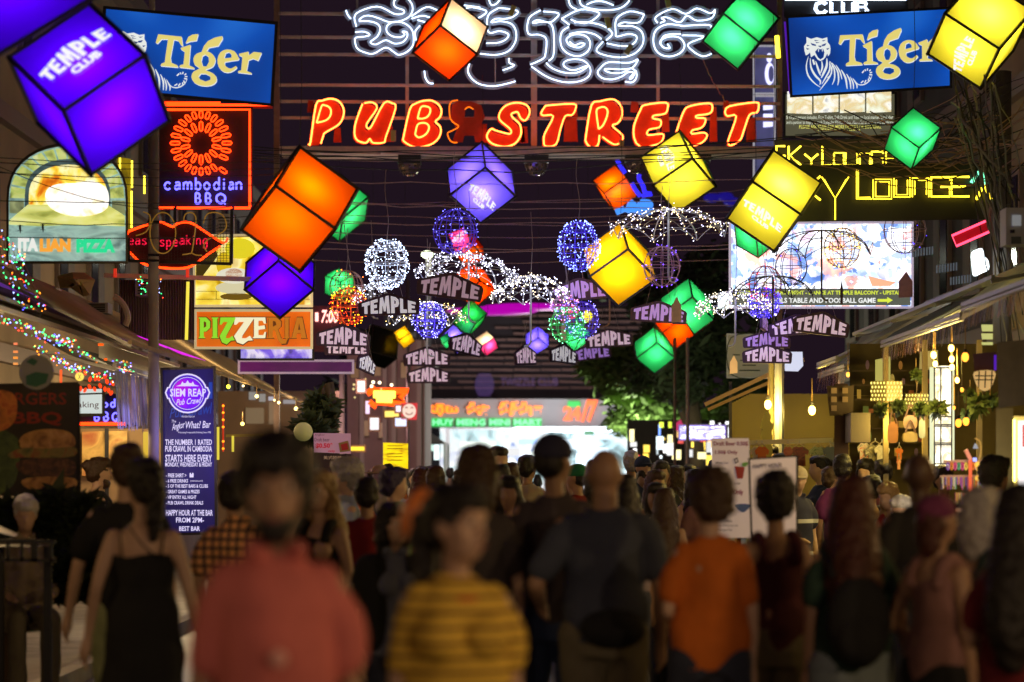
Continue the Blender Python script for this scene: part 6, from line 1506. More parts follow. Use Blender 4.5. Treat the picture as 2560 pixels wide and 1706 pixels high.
# stall structure: posts, beams, back wall
e = empty('wooden_stall', P(2300, 1186, 22), 'wooden frame and posts of the warm lit right stalls', 'stall')
G().prism([[(2086, 960), (2120, 960), (2124, 1420), (2084, 1420)]], 24, 0.3).build('post', mat('post_brown', (0.10, 0.06, 0.04), 0.8, noise_amt=0.3, noise_scale=5), e)
G().prism([[(2066, 965), (2135, 965), (2132, 1040), (2074, 1040)]], 23.9, 0.2).build('shelf', mat('shelf_brown', (0.09, 0.06, 0.03), 0.7), e)
G().prism([[(2124, 990), (2600, 990), (2600, 1500), (2124, 1500)]], 25.2, 0.15).build('back_wall', mat('stall_back', (0.10, 0.075, 0.02), 0.8, noise_amt=0.5, noise_scale=3), e)
G().prism([[(2124, 860), (2600, 860), (2600, 989), (2124, 989)]], 25.3, 0.15).build('back_wall', mat('stall_back2', (0.08, 0.06, 0.02), 0.8, noise_amt=0.5, noise_scale=3), e)
for x in (2214, 2312, 2448): G().bar(P(x, 850, 23.5), (P(x, 0, 23.5)[0], 23.5, 0.1), 0.05).build('batten', mat('batten_ochre', (0.22, 0.16, 0.06), 0.7, noise_amt=0.3), e)
G().prism([[(2188, 900), (2226, 892), (2226, 958), (2188, 962)]], 24, 0.05).build('window_pane', glow('stall_window', (190, 180, 90), 0.75), e)
G().prism([[(2300, 880), (2345, 876), (2345, 920), (2298, 924)]], 24, 0.3).build('hood', mat('hood_metal', (0.5, 0.5, 0.45), 0.4), e)
for k in range(5):
    G().prism([[(2078 + (k % 2) * 28, 970 + (k // 2) * 22), (2092 + (k % 2) * 28, 970 + (k // 2) * 22), (2092 + (k % 2) * 28, 984 + (k // 2) * 22), (2078 + (k % 2) * 28, 984 + (k // 2) * 22)]], 23.8, 0.06).build('trinket_box', mat('trinket', (0.3, 0.2, 0.1), 0.6), e)
e = empty('white_wall_unit', P(2143, 1106, 23.7), 'narrow white box unit on the brown post', 'box')
G().box2(tuple(P(2127, 1106, 23.5)), tuple(P(2161, 1035, 23.9))).build('casing', mat('unit_tan', (0.11, 0.085, 0.05), 0.5), e)
rnd = random.Random(5); e = bpy.data.objects['wooden_stall']
for k in range(46):
    x = rnd.uniform(2136, 2326); y = 925 + 36 * rnd.randrange(7); w_ = rnd.uniform(7, 15); h_ = rnd.uniform(10, 28)
    if k % 2: L = [(x, y - h_), (x + w_, y - h_), (x + w_, y), (x, y)]
    else: L = [(x + w_ * .5 + w_ * .5 * math.cos(t), y - h_ * .5 + h_ * .5 * math.sin(t)) for t in np.linspace(0, 6.28, 9)[:-1]]
    G().prism([L], 24.9 - .02 * (k % 5), 0.08).build('goods', mat('goods%d' % (k % 7), [(.5, .35, .1), (.35, .1, .04), (.55, .5, .3), (.12, .2, .08), (.4, .22, .1), (.2, .12, .25), (.6, .45, .15)][k % 7], 0.6), e)
for k in range(7): G().prism([[(2130, 926 + 36 * k), (2330, 926 + 36 * k), (2330, 929 + 36 * k), (2130, 929 + 36 * k)]], 24.85, 0.2).build('shelf', mat('shelf_brown', (0.09, 0.06, 0.03), 0.7), e)
lamp('light', P(2230, 1060, 23.4), WARM, 34, 0.2, e)
# perforated lanterns
def perf(label, x0, y0_, x1, y1_, d, n, mrow):
    e = empty('perforated_lantern', P((x0 + x1) / 2, y1_, d), label, 'lantern', 'box lanterns with round holes')
    xc = (x0 + x1) / 2; w_ = x1 - x0; h_ = y1_ - y0_
    a, b, c_ = P(x0, y1_, d), P(xc, y1_, d - 0.14), P(x1, y1_, d + 0.02); hz = h_ * px(d)
    g = G()
    for p_, q_ in ((a, b), (b, c_)): g.quad(p_, q_, q_ + Vector((0, 0, hz)), p_ + Vector((0, 0, hz)))
    g.quad(c_, a, a + Vector((0, 0, hz)), c_ + Vector((0, 0, hz))); g.build('shade', mat('lantern_shade', (0.20, 0.16, 0.05), 0.6), e)
    for p_, q_ in ((a, b), (b, c_)):
        g = G(); ux = (q_ - p_); uz = Vector((0, 0, hz)); nn = ux.cross(uz).normalized() * 0.004
        if nn.y > 0: nn = -nn
        for j in range(mrow):
            for i in range(n):
                s_ = (i + 0.5 + 0.35 * (j % 2) - 0.15) / n; t = (j + 0.5) / mrow
                if s_ > 0.97: continue
                cc = p_ + ux * s_ + uz * t + nn; r_ = min(ux.length / n, hz / mrow) * 0.33
                g.add([cc + ux.normalized() * r_ * 0.85 * math.cos(k * 1.0472) + uz.normalized() * r_ * math.sin(k * 1.0472) for k in range(6)], [tuple(range(6))])
        g.build('lit_holes', glow('hole_glow', (255, 235, 120), 1.9), e, kind='stuff')
    G().tube([P(xc, y0_, d), P(xc + 2, y0_ - 60, d)], 0.005, 4).build('cord', M_CORD, e)
    lamp('light', P(xc, (y0_ + y1_) / 2, d - 0.5), WARM, 9, 0.15, e)
perf('larger perforated box lantern under the striped fringe', 2176, 953, 2256, 1004, 22.5, 5, 5)
perf('smaller perforated box lantern between the bags and photo column', 2262, 984, 2321, 1024, 22.8, 4, 4)
# photo column
e = empty('photo_column', P(2354, 1186, 23), 'bright white photo column with black frames in the right stall', 'light board')
G().prism([[(2338, 915), (2378, 915), (2378, 1165), (2338, 1165)]], 23, 0.1).build('panel', printed('photo_white', [(255, 255, 255), (240, 240, 225), (160, 150, 130), (255, 255, 250)], 7, 1.5, 5), e)
for x0, x1 in ((2324, 2335), (2380, 2386)): G().prism([[(x0, 918), (x1, 918), (x1, 1160), (x0, 1160)]], 23.02, 0.05).build('side_light', glow('side_l', (220, 225, 180), 1.1), e)
for y in (920, 1012, 1042, 1062, 1066, 1108, 1112, 1160): G().bar(P(2334, y, 22.95), P(2380, y, 22.95), 0.012).build('frame_bar', M_BLACK, e)
for x in (2336, 2352, 2379): G().bar(P(x, 918, 22.94), P(x, 1165, 22.94), 0.012).build('frame_bar', M_BLACK, e)
lamp('light', P(2356, 1050, 22.4), (1, 0.95, 0.75), 22, 0.3, e)
# hanging plants
def fern(label, x, y, r, d, n=260):
    c = P(x, y, d); e = empty('hanging_plant', c, label, 'plant', 'hanging plants in the right stalls'); rnd = random.Random(int(x))
    G().ell(c, (r * .35 * px(d), r * .35 * px(d), r * .3 * px(d)), 8, 6).build('pot', mat('pot', (0.05, 0.035, 0.02), 0.8), e)
    g = G()
    for _ in range(n):
        u = Vector((rnd.gauss(0, 1), rnd.gauss(0, 1), rnd.gauss(0.2, 1))).normalized(); L = r * px(d) * rnd.uniform(.4, 1.15)
        p = c + u * L * 0.3; q = c + u * L - Vector((0, 0, L * 0.35 * rnd.random())); s_ = u.orthogonal().normalized() * 0.012
        g.add([p - s_, p + s_, (p + q) / 2 + s_ * 1.6, q, (p + q) / 2 - s_ * 1.6], [(0, 1, 2, 3, 4)])
    g.build('leaves', mat('fern_green', (0.05, 0.075, 0.02), 0.7, noise_amt=0.3), e)
    G().tube([c, P(x, y - 40, d)], 0.004, 4).build('cord', M_CORD, e)
for i, (x, y, r, lb) in enumerate(((2203, 1022, 22, 'leftmost hanging fern below the larger perforated lantern'), (2247, 1015, 24, 'dark hanging fern between the two perforated lanterns'), (2302, 1020, 24, 'hanging fern under the smaller perforated lantern'), (2345, 1018, 30, 'hanging fern silhouetted before the photo column'),
        (2445, 1010, 34, 'bushy hanging plant left of the right pillar'), (2290, 935, 18, 'small hanging plant above the perforated lanterns'), (2425, 990, 24, 'leafy plant beside the filament bulbs'), (2420, 1035, 22, 'lower dark plant above the bulb pair'), (2475, 1000, 26, 'plant tucked beside the dark pillar'))):
    fern(lb, x, y, r, 21.8 + 0.1 * i, 220)
# bags
for i, (x, y, w_, h_, c, lb) in enumerate(((2232, 1080, 26, 54, (0.30, 0.12, 0.03), 'long brown shoulder bag hanging in the stall'), (2276, 1055, 34, 34, (0.35, 0.22, 0.14), 'pinkish woven bag hanging beside the photo column'), (2276, 1092, 36, 26, (0.30, 0.2, 0.05), 'ochre striped bag under the woven one'), (2305, 1070, 16, 50, (0.28, 0.26, 0.12), 'narrow olive bag next to the photo column'))):
    e = empty('hanging_bag', P(x, y + h_ / 2, 22.6), lb, 'bag', 'bags hanging in the right stall')
    L = smooth_path([(x - w_ * .4, y - h_ * .4), (x + w_ * .4, y - h_ * .4), (x + w_ * .5, y + h_ * .3), (x + w_ * .3, y + h_ * .5), (x - w_ * .3, y + h_ * .5), (x - w_ * .5, y + h_ * .3)], 3, True)
    G().prism([L], 22.6 - i * 0.03, 0.1).build('pouch', mat('bag%d' % i, c, 0.7, noise_amt=0.3, noise_scale=12), e)
    G().tube([P(a, b, 22.6 - i * .03) for a, b in smooth_path([(x - w_ * .35, y - h_ * .38), (x, y - h_ * .4 - 30), (x + w_ * .35, y - h_ * .38)], 4)], 0.01, 4).build('strap', mat('strap_brown', (0.12, 0.06, 0.03), 0.7), e)
# caged wall lamp
e = empty('caged_lamp', P(2462, 978, 19.5), 'caged bulkhead lamp with warm dome below a violet edge light', 'lamp')
G().prism([[(2432, 885), (2492, 880), (2490, 928), (2436, 928)]], 19.6, 0.2).build('hood', mat('hood_maroon', (0.10, 0.04, 0.05), 0.6), e)
G().prism([smooth_path([(2436, 930), (2486, 928), (2484, 955), (2474, 973), (2460, 978), (2446, 970), (2438, 955)], 3, True)], 19.55, 0.12).build('dome', mat('dome_warm', (0.5, 0.4, 0.25), 0.3, emit=(1, .6, .2), es=0.55), e)
g = G()
for x in (2448, 2464, 2480): g.tube([P(x, 928, 19.5), P(x - 2, 970, 19.5)], 0.006, 4)
for y in (940, 950): g.tube([P(2438, y, 19.5), P(2484, y, 19.5)], 0.006, 4)
g.build('cage', M_BLACK, e)
G().tube([P(2488, 888, 19.5), P(2488, 926, 19.5)], 0.01, 5).build('edge_light', glow('violet_dim2', (70, 20, 150), 1.4), e)
e = empty('round_window', P(2470, 840, 20.5), 'pale yellow lit window panes above the caged lamp', 'window')
for y0_, y1_ in ((812, 829), (834, 849), (856, 863)): G().prism([[(2453, y0_), (2482, y0_), (2482, y1_), (2455, y1_)]], 20.5, 0.04).build('pane', glow('pane_pale', (215, 215, 130), 0.8), e)
# dark pillar, far right lit sign
e = empty('pillar', P(2530, 1186, 18.5), 'dark rough pillar wrapped with cables at the right edge', 'pillar')
G().prism([[(2492, 856), (2562, 850), (2570, 1012), (2497, 1020)]], 18.5, 0.3).build('upper', mat('pillar_dark', (0.035, 0.03, 0.025), 0.8, noise_amt=0.5, noise_scale=8, bump=0.5), e)
G().prism([[(2490, 1020), (2533, 1020), (2533, 1500), (2490, 1500)]], 18.6, 0.3).build('lower', mat('pillar_olive', (0.10, 0.085, 0.035), 0.8, noise_amt=0.3, noise_scale=6), e)
e = lightbox('red_white_sign', (2545, 1052, 2620, 1215), 17, 0.15, glow('rw_white', (255, 250, 250), 1.3), mat('rw_rim', (0.6, 0.6, 0.3), 0.5), 'white and red lit sign with yellow bulb edge at the right border', 'lit sign')
G().prism([[(2556, 1062), (2620, 1062), (2620, 1118), (2556, 1118)]], 16.99).build('red_field', glow('rw_red', (215, 20, 40), 1.0, sample=False), e)
g = G()
for k in range(24): g.octa(P(2536, 1052 + k * 6.5, 16.95), 0.012)
g.build('edge_bulbs', ball_bulbmat((255, 235, 120)), e, kind='stuff')
G().prism([[(2532, 1050), (2541, 1050), (2541, 1205), (2532, 1205)]], 17.02, 0.05).build('edge_panel', glow('edge_y', (215, 205, 70), 0.8), e)
# bracelet stall
e = empty('bracelet_stall', P(2440, 1186, 19), 'bracelet stand with rows of colourful bands on the right', 'stall')
G().bar(P(2360, 1155, 19), P(2530, 1152, 19), 0.025).build('rail', mat('rail_rose', (0.6, 0.35, 0.25), 0.5), e)
G().bar(P(2390, 1275, 19.1), P(2440, 1276, 19.1), 0.03).build('rail', mat('rail_rose', (0.6, 0.35, 0.25), 0.5), e)
G().bar(P(2350, 1192, 19.05), P(2490, 1190, 19.05), 0.02).build('rail', mat('rail_rose', (0.6, 0.35, 0.25), 0.5), e)
cc = [mat('br%d' % i, c, 0.5) for i, c in enumerate([(0.9, 0.85, 0.2), (0.7, 0.1, 0.4), (0.85, 0.8, 0.8), (0.1, 0.5, 0.3), (0.3, 0.15, 0.7), (0.8, 0.3, 0.05), (0.1, 0.1, 0.3)])]
g = G(); rnd = random.Random(2)
for k in range(60):
    x = 2352 + k * 2.3; g.cur = rnd.randrange(7); L = rnd.uniform(16, 32); z_ = 19 - 0.02 * (k % 3)
    g.prism([[(x, 1193), (x + 2.2, 1193), (x + 2.2, 1193 + L), (x, 1193 + L)]], z_, 0.004)
for k in range(22):
    x = 2388 + k * 1.7; g.cur = rnd.randrange(7); g.prism([[(x, 1232), (x + 1.7, 1232), (x + 1.7, 1232 + rnd.uniform(12, 30)), (x, 1252)]], 19 - 0.02 * (k % 3), 0.004)
for k in range(9):
    x = 2370 + k * 9; g.cur = rnd.randrange(7); g.tube([P(a, b, 18.95) for a, b in disc(x, 1166, 3, 9, 8)], 0.007, 4, closed=True)
g.build('bracelets', cc, e, kind='stuff')
G().bar(P(2414, 1125, 18.9), P(2426, 1150, 18.9), 0.03).build('cup_straw', mat('straw_red', (0.8, 0.3, 0.25), 0.5), e)
G().prism([[(2421, 1150), (2430, 1150), (2430, 1255), (2422, 1255)]], 18.9, 0.05).build('orange_post', mat('post_orange', (0.8, 0.12, 0.04), 0.5, emit=(1, .15, .05), es=0.25), e)
for x, y, r_ in ((2445, 1162, 9), (2448, 1172, 8), (2444, 1196, 7)): G().ell(P(x, y, 18.9), [r_ * px(19)] * 3, 10, 8).build('fruit_globe', mat('fruit_yellow', (0.85, 0.55, 0.08), 0.5, emit=(1, .6, .1), es=0.5), e)
G().tube([P(a, b, 18.95) for a, b in smooth_path([(2437, 1096), (2450, 1105), (2452, 1130), (2447, 1150)], 4)], 0.007, 4).build('lamp_neck', mat('brass', (0.6, 0.4, 0.1), 0.4), e)
G().prism([[(2432, 1122), (2446, 1122), (2442, 1112), (2437, 1108)]], 18.9, 0.05).build('lamp_shade', mat('shade_blue', (0.2, 0.25, 0.35), 0.4, emit=(.3, .4, .7), es=0.3), e)
G().prism([[(2432, 1145), (2442, 1145), (2442, 1154), (2432, 1154)]], 18.9, 0.05).build('small_light', glow('sl_blue', (160, 170, 255), 1.6), e)
lamp('light', P(2425, 1175, 18.3), (1, 0.85, 0.6), 12, 0.2, e)
e = empty('stall_counter', P(2440, 1290, 19.2), 'dark counter below the bracelet stand', 'counter')
G().box2((P(2350, 0, 19)[0], 19, 0.1), (P(2620, 0, 19)[0], 19.6, 1.15)).build('body', mat('counter_dark', (0.04, 0.03, 0.03), 0.6), e)

# framed poster and board in the middle right
e = empty('framed_poster', P(1874, 945, 33), 'framed pale poster with faint print right of the tree', 'sign')
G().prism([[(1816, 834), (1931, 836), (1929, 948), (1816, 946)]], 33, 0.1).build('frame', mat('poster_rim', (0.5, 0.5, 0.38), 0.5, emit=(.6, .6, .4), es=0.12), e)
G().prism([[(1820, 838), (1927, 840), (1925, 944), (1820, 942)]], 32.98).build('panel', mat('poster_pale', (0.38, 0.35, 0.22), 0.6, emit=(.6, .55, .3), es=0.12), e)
g = G(); g.prism([smooth_path([(1826, 844), (1920, 844), (1922, 936), (1828, 938)], 4, True), smooth_path([(1828, 846), (1918, 846), (1920, 934), (1830, 936)], 4, True)], 32.97)
for y, a, b in ((900, 1850, 1895), (912, 1856, 1890), (925, 1848, 1900), (886, 1832, 1850)): g.prism([[(a, y), (b, y), (b, y + 3), (a, y + 3)]], 32.97)
g.build('print', mat('poster_ink', (0.08, 0.11, 0.06), 0.6), e)
o = G().prism([[(1961, 880), (2006, 880), (2008, 915), (1995, 929), (1962, 928)]], 30, 0.03).build('white_notice', glow('notice', (215, 220, 245), 0.95)); tag(o, 'small bright white notice sheet behind the lowest right nameplate', 'notice')
e = lightbox('round_letter_sign', (1795, 735, 1822, 772), 40, 0.1, glow('rl_white', (235, 255, 255), 1.5), M_BLACK, 'small overbright white sign left of the picture screen', 'lit sign')
# posts in the tree area
for x, w_, m, lb in ((1687, 7, M_RUST, 'rust coloured thin post before the tree'), (1719, 9, mat('post_pale', (0.5, 0.42, 0.38), 0.6, noise_amt=0.3, noise_scale=5), 'pale speckled post before the tree')):
    pole('street_post', x, 38, w_, 845, m, lb, group=None)
# storefront group under the tree (bright)
e = lightbox('white_cloud_sign', (1700, 1066, 1812, 1098), 44, 0.3, printed('whitesign', [(255, 255, 255), (200, 200, 255), (90, 80, 200), (255, 255, 240)], 4, 2.0, 3, (1, 1, 3)), mat('rim_v', (0.3, 0.2, 0.5), 0.5), 'overbright white and violet shop sign left of the draft beer banner', 'lit sign')
lamp('light', P(1756, 1085, 43), (0.85, 0.8, 1), 40, 0.4, e)
e = empty('bright_shops', P(1640, 1186, 52), 'row of brightly lit shop windows and signs under the tree', 'shop front')
rnd = random.Random(21)
G().box2((P(1570, 0, 53)[0], 53, 0), (P(1850, 0, 53)[0], 53.4, P(0, 1050, 53)[2])).build('wall', mat('shop_dark', (0.02, 0.015, 0.012), 0.7, noise_amt=0.5, noise_scale=2), e)
for k in range(60):
    x = rnd.uniform(1565, 1830); y = rnd.uniform(1052, 1140); w_ = rnd.uniform(4, 22); h_ = rnd.uniform(5, 34); c = rnd.choice([(255, 255, 255), (235, 250, 255), (255, 240, 170), (255, 215, 80), (200, 220, 60), (220, 60, 60), (120, 160, 255), (255, 200, 120)])
    G().prism([[(x, y), (x + w_, y), (x + w_, y + h_), (x, y + h_)]], 52 - rnd.random() * 4, 0.1).build('shop_light', glow('shopl%d' % k, c, rnd.uniform(0.8, 2.4)), e)
o = G().tube([P(a, b, 50) for a, b in smooth_path([(1690, 1075), (1705, 1060), (1728, 1055)], 3)], 0.1, 6).build('red_arch', mat('arch_red', (0.4, 0.02, 0.1), 0.5, emit=(.8, .05, .2), es=0.5)); tag(o, 'red curved awning rim under the tree', 'awning')
# draft beer banner + happy hour board
e = empty('draft_beer_banner', P(1825, 1340, 18.5), 'tall white standing banner reading Draft Beer 0.50$ with drink pictures', 'banner')
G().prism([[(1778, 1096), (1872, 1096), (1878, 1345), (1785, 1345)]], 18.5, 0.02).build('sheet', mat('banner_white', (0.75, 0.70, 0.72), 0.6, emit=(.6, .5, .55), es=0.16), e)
ink = mat('ink_maroon', (0.30, 0.02, 0.06), 0.6)
g = G()
for s_, q, b_ in (('Draft Beer 0.50$', (1784, 1104, 1870, 1116), .02), ('1.50$ Only', (1788, 1126, 1844, 1138), .02), ('Only', (1834, 1224, 1858, 1240), .03)): text(g, s_, q, 18.49, bold=b_)
g.build('lettering', ink, e)
g = G()
for s_, q in (('Whisky Sour', (1788, 1154, 1822, 1162)), ('Mojito Classic', (1788, 1168, 1816, 1175)), ('Daiquiri', (1800, 1180, 1822, 1187)), ('Long Island Ice tea', (1790, 1311, 1845, 1318)), ('Pina Colada', (1794, 1299, 1830, 1306)), ('Cooler', (1830, 1205, 1852, 1212)), ('Margarita', (1792, 1322, 1830, 1329))): text(g, s_, q, 18.49)
g.build('lettering', mat('ink_dark', (0.08, 0.06, 0.06), 0.6), e)
G().prism([[(1837, 1166), (1862, 1168), (1857, 1197), (1843, 1197)]], 18.485).build('drink_picture', mat('drink_red', (0.35, 0.02, 0.02), 0.4), e)
G().prism([[(1835, 1148), (1843, 1144), (1847, 1155), (1838, 1160)], [(1838, 1149), (1842, 1148), (1844, 1154), (1839, 1156)]], 18.483).build('ice_picture', mat('ink_dark', (0.08, 0.06, 0.06), 0.6), e)
G().prism([smooth_path([(1838, 1262), (1876, 1262), (1862, 1280), (1850, 1278)], 3, True)], 18.485).build('drink_picture', mat('drink_blue', (0.05, 0.12, 0.45), 0.4), e)
G().prism([smooth_path([(1856, 1158), (1870, 1156), (1866, 1166), (1856, 1166)], 2, True)], 18.482).build('lime_picture', mat('lime', (0.15, 0.45, 0.1), 0.5), e)
e = empty('happy_hour_board', P(1925, 1400, 16.5), 'white board in a black frame reading HAPPY HOUR', 'sign')
G().prism([[(1870, 1146), (1995, 1138), (1995, 1400), (1878, 1400)]], 16.52, 0.04).build('frame', M_BLACK, e)
G().prism([[(1875, 1150), (1990, 1143), (1990, 1395), (1883, 1395)]], 16.5).build('sheet', mat('banner_white', (0.75, 0.7, 0.72), 0.6), e)
g = G(); text(g, 'HAPPY HOUR', [(1882, 1161), (1955, 1157), (1955, 1168), (1882, 1172)], 16.49, bold=0.02); g.build('lettering', mat('ink_dark', (0.08, 0.06, 0.06), 0.6), e)

# ================================================================== centre left, mid distance
e = empty('draft_beer_sign', P(832, 1186, 20), 'pink lit Draft beer $0.50 sign over a dark Khmer menu stand', 'sign')
G().prism([[(784, 1083), (877, 1084), (877, 1135), (785, 1131)]], 24, 0.05).build('panel', mat('sign_pink', (0.70, 0.45, 0.55), 0.6, emit=(.6, .3, .45), es=0.22), e)
g = G(); text(g, '$0.50*', (789, 1108, 832, 1122), 23.99, bold=0.04); text(g, 'only', (820, 1125, 838, 1132), 23.99, bold=0.02); g.build('lettering', mat('ink_red', (0.55, 0.03, 0.05), 0.6, emit=(.7, .02, .05), es=0.3), e)
g = G(); text(g, 'Draft beer', (786, 1095, 824, 1104), 23.99); text(g, 'Angkor', (786, 1085, 812, 1091), 23.99); g.build('lettering', mat('ink_plum', (0.3, 0.1, 0.15), 0.6), e)
G().prism([[(846, 1108), (870, 1102), (876, 1128), (850, 1131)]], 23.985).build('can_picture', mat('can_gold', (0.5, 0.35, 0.12), 0.5), e)
G().prism([[(852, 1112), (868, 1108), (871, 1124), (855, 1127)]], 23.98).build('can_picture', mat('can_red', (0.65, 0.04, 0.05), 0.5), e)
G().prism([[(784, 1134), (878, 1136), (878, 1400), (790, 1400)]], 24.03, 0.05).build('stand', mat('stand_dark', (0.05, 0.03, 0.03), 0.6), e)
g = G(); text(g, '美式酸辣', (809, 1140, 854, 1149), 24.0); g.build('lettering', mat('ink_cream', (0.5, 0.35, 0.2), 0.6, emit=(.8, .5, .3), es=0.25), e)
e = empty('yellow_board', P(989, 1180, 36), 'yellow lit menu board standing in the crowd', 'light board')
G().prism([[(958, 1107), (1020, 1109), (1020, 1172), (958, 1172)]], 36, 0.06).build('panel', printed('yb', [(180, 140, 10), (250, 220, 10), (255, 235, 20)], 5, 1.0, 4, (1, 1, 3)), e)
g = G()
for y in (1114, 1121, 1134, 1141, 1150): g.prism([[(966, y), (1008, y), (1006, y + 2), (968, y + 2)]], 35.98)
g.build('print', mat('ink_olive', (0.15, 0.1, 0.01), 0.6), e)
G().bar(P(989, 1172, 36), (P(989, 0, 36)[0], 36, 0), 0.06).build('leg', M_BLACK, e)
# orange neon arrow with sub signs
M_NOF = glow('neon_orange_far', (255, 75, 10), 2.6)
KA = crop(860, 880, 5.225)
e = empty('arrow_neon', P(960, 1010, 44), 'orange neon arrow sign with two yellow text lines over the crowd', 'neon sign')
neon('arrow_outline', KA, [[(300, 550), (400, 475), (410, 510), (840, 510), (745, 590), (805, 690), (430, 655), (410, 715), (330, 650)]], 44, 0.06, M_NOF, e, smooth=False)
G().prism([[KA(*p) for p in ((330, 550), (405, 500), (820, 515), (740, 590), (800, 680), (420, 650))]], 44.15, 0.1).build('board', mat('arrow_board', (0.2, 0.05, 0.02), 0.5), e)
neon('text_line', KA, [[(385, 555), (670, 560)], [(425, 612), (630, 620)]], 43.9, 0.07, glow('neon_yel_far', (255, 235, 90), 2.4), e, smooth=False)
pole('street_pole', 1020, 46, 8, 700, mat('pole_dim', (0.2, 0.15, 0.16), 0.7), 'dim tall pole behind the smiling round sign')
e = empty('smiling_sign', P(1023, 1050, 43), 'round white smiling face sign on a red square', 'sign')
G().prism([[(1003, 1008), (1044, 1008), (1042, 1050), (1003, 1050)]], 43, 0.1).build('square', glow('sq_red', (215, 50, 55), 1.0), e)
G().prism([disc(1023, 1028, 17, 18)], 42.97).build('disc', glow('disc_cream', (255, 225, 205), 1.0), e)
g = G(); g.tube([P(a, b, 42.93) for a, b in ((1014, 1032), (1018, 1036), (1023, 1037), (1029, 1035), (1032, 1031))], 0.012, 4)
for x in (1016, 1030): g.tube([P(x - 3, 1021, 42.93), P(x, 1018, 42.93), P(x + 3, 1021, 42.93)], 0.012, 4)
g.build('face', mat('face_red', (0.7, 0.1, 0.08), 0.5), e)
for x0, y0_, x1, y1_, c, lb in ((962, 1028, 997, 1043, (255, 225, 110), 'small yellow orange light box left of the smiling sign'), (988, 1046, 1016, 1066, (215, 225, 255), 'small white light box under the smiling sign'), (914, 1003, 924, 1035, (240, 210, 240), 'narrow white light sign below the arrow neon'), (925, 1045, 947, 1075, (235, 230, 230), 'slanted white lit panel left of the yellow board'), (894, 953, 912, 980, (235, 255, 250), 'little white green neon sign above the arrow'),
        (876, 1117, 911, 1127, (255, 225, 60), 'flat yellow light box beside the pink beer sign'), (990, 1015, 1002, 1030, (240, 225, 245), 'tiny white lamp box above the yellow orange one')):
    lightbox('far_light_box', (x0, y0_, x1, y1_), 42 + x0 % 3, 0.15, glow('fl%d' % x0, c, 1.4), mat('far_rim', (0.4, 0.2, 0.1), 0.5), lb, 'lit sign')
for i, (x, y, r_, es_) in enumerate(((933, 956, 5, 1), (949, 957, 5, 1), (929, 966, 5, 1), (979, 963, 5, 1), (953, 973, 3, 0), (885, 962, 4, 0), (884, 973, 4, 0), (914, 948, 3, 0), (887, 994, 3, 0), (988, 1160, 4, 0))):
    o = G().ell(P(x, y, 40 + i * 0.4), [r_ * px(40) * 0.8] * 3, 8, 6).build('glowing_bulb', glow('gb_%d' % es_, (255, 235, 190) if es_ else (240, 215, 140), 3.5 if es_ else 1.3)); tag(o, 'round warm bulb in the group above the orange neon arrow', 'light bulb', 'warm bulbs above the neon arrow')
# restaurant front on the left mid distance
e = empty('terrace_restaurant', P(680, 1186, 33), 'dim restaurant terrace with pendant lamps under the beige awning', 'restaurant')
G().box2((P(545, 0, 41)[0], 41, 0.1), (P(850, 0, 41)[0], 41.3, P(0, 978, 41)[2])).build('back_wall', mat('terrace_wall', (0.25, 0.17, 0.12), 0.8, noise_amt=0.4, noise_scale=1.5), e)
for (x0, y0_, x1, y1_, c) in ((622, 980, 640, 1000, (170, 165, 160)), (648, 985, 664, 1005, (170, 165, 160)), (671, 992, 684, 1002, (220, 215, 230)), (708, 1000, 740, 1010, (180, 175, 180)), (756, 1003, 776, 1040, (230, 215, 200)), (614, 1020, 660, 1060, (140, 115, 85)), (672, 1005, 700, 1062, (150, 120, 90))):
    G().prism([[(x0, y0_), (x1, y0_), (x1, y1_), (x0, y1_)]], 40.9, 0.05).build('window', glow('tw%d' % x0, c, 0.6), e)
for x, y, r_, c in ((571, 967, 5, (235, 230, 60)), (608, 965, 3, (255, 220, 150)), (642, 991, 5, (255, 225, 130)), (686, 1001, 3, (255, 220, 140)), (697, 1007, 4, (255, 220, 140)), (740, 1022, 5, (255, 225, 130)), (606, 1060, 5, (250, 220, 110)), (825, 1042, 6, (255, 225, 120)), (823, 1030, 3, (255, 220, 110))):
    o = G().ell(P(x, y, 30), [r_ * px(30)] * 3, 8, 6).build('pendant_bulb', glow('pb%d' % x, c, 4)); tag(o, 'small warm bulb glowing under the beige awning', 'light bulb', 'bulbs of the terrace restaurant')
    G().tube([P(x, y - r_, 30), P(x, y - 30, 30)], 0.006, 3).build('cord', M_CORD, o)
for k, y in enumerate((1015, 1032, 1050, 1068, 1104, 1122)):
    o = G().ell(P(558, y, 26), [3.2 * px(26)] * 3, 8, 6).build('red_lantern', glow('lant_or', (255, 130, 20), 3)); tag(o, 'small orange lamp on the red lamp string beside the pub crawl board', 'lamp', 'red lamp string')
o = G().tube([P(558, 1010, 26.05), P(558, 1130, 26.05)], 0.012, 4).build('light_string', mat('cord_red', (0.4, 0.03, 0.02), 0.6, emit=(1, .05, .01), es=0.4)); tag(o, 'red cord of the lamp string beside the pub crawl board', 'cord')
for x, y0_, y1_ in ((545, 1068, 1150), (582, 1090, 1130)):
    o = G().tube([P(x, y0_, 27), P(x, y1_, 27)], 0.015, 5).build('yellow_tube', glow('yt', (230, 210, 70), 1.0)); tag(o, 'upright dull yellow light tube right of the pub crawl board' if x == 545 else 'short yellow light tube under the terrace rail', 'light tube')
o = G().bar(P(565, 1090, 27.1), P(660, 1088, 27.1), 0.03).build('terrace_rail', mat('rail_gold', (0.5, 0.4, 0.12), 0.5)); tag(o, 'gold coloured terrace rail', 'rail')
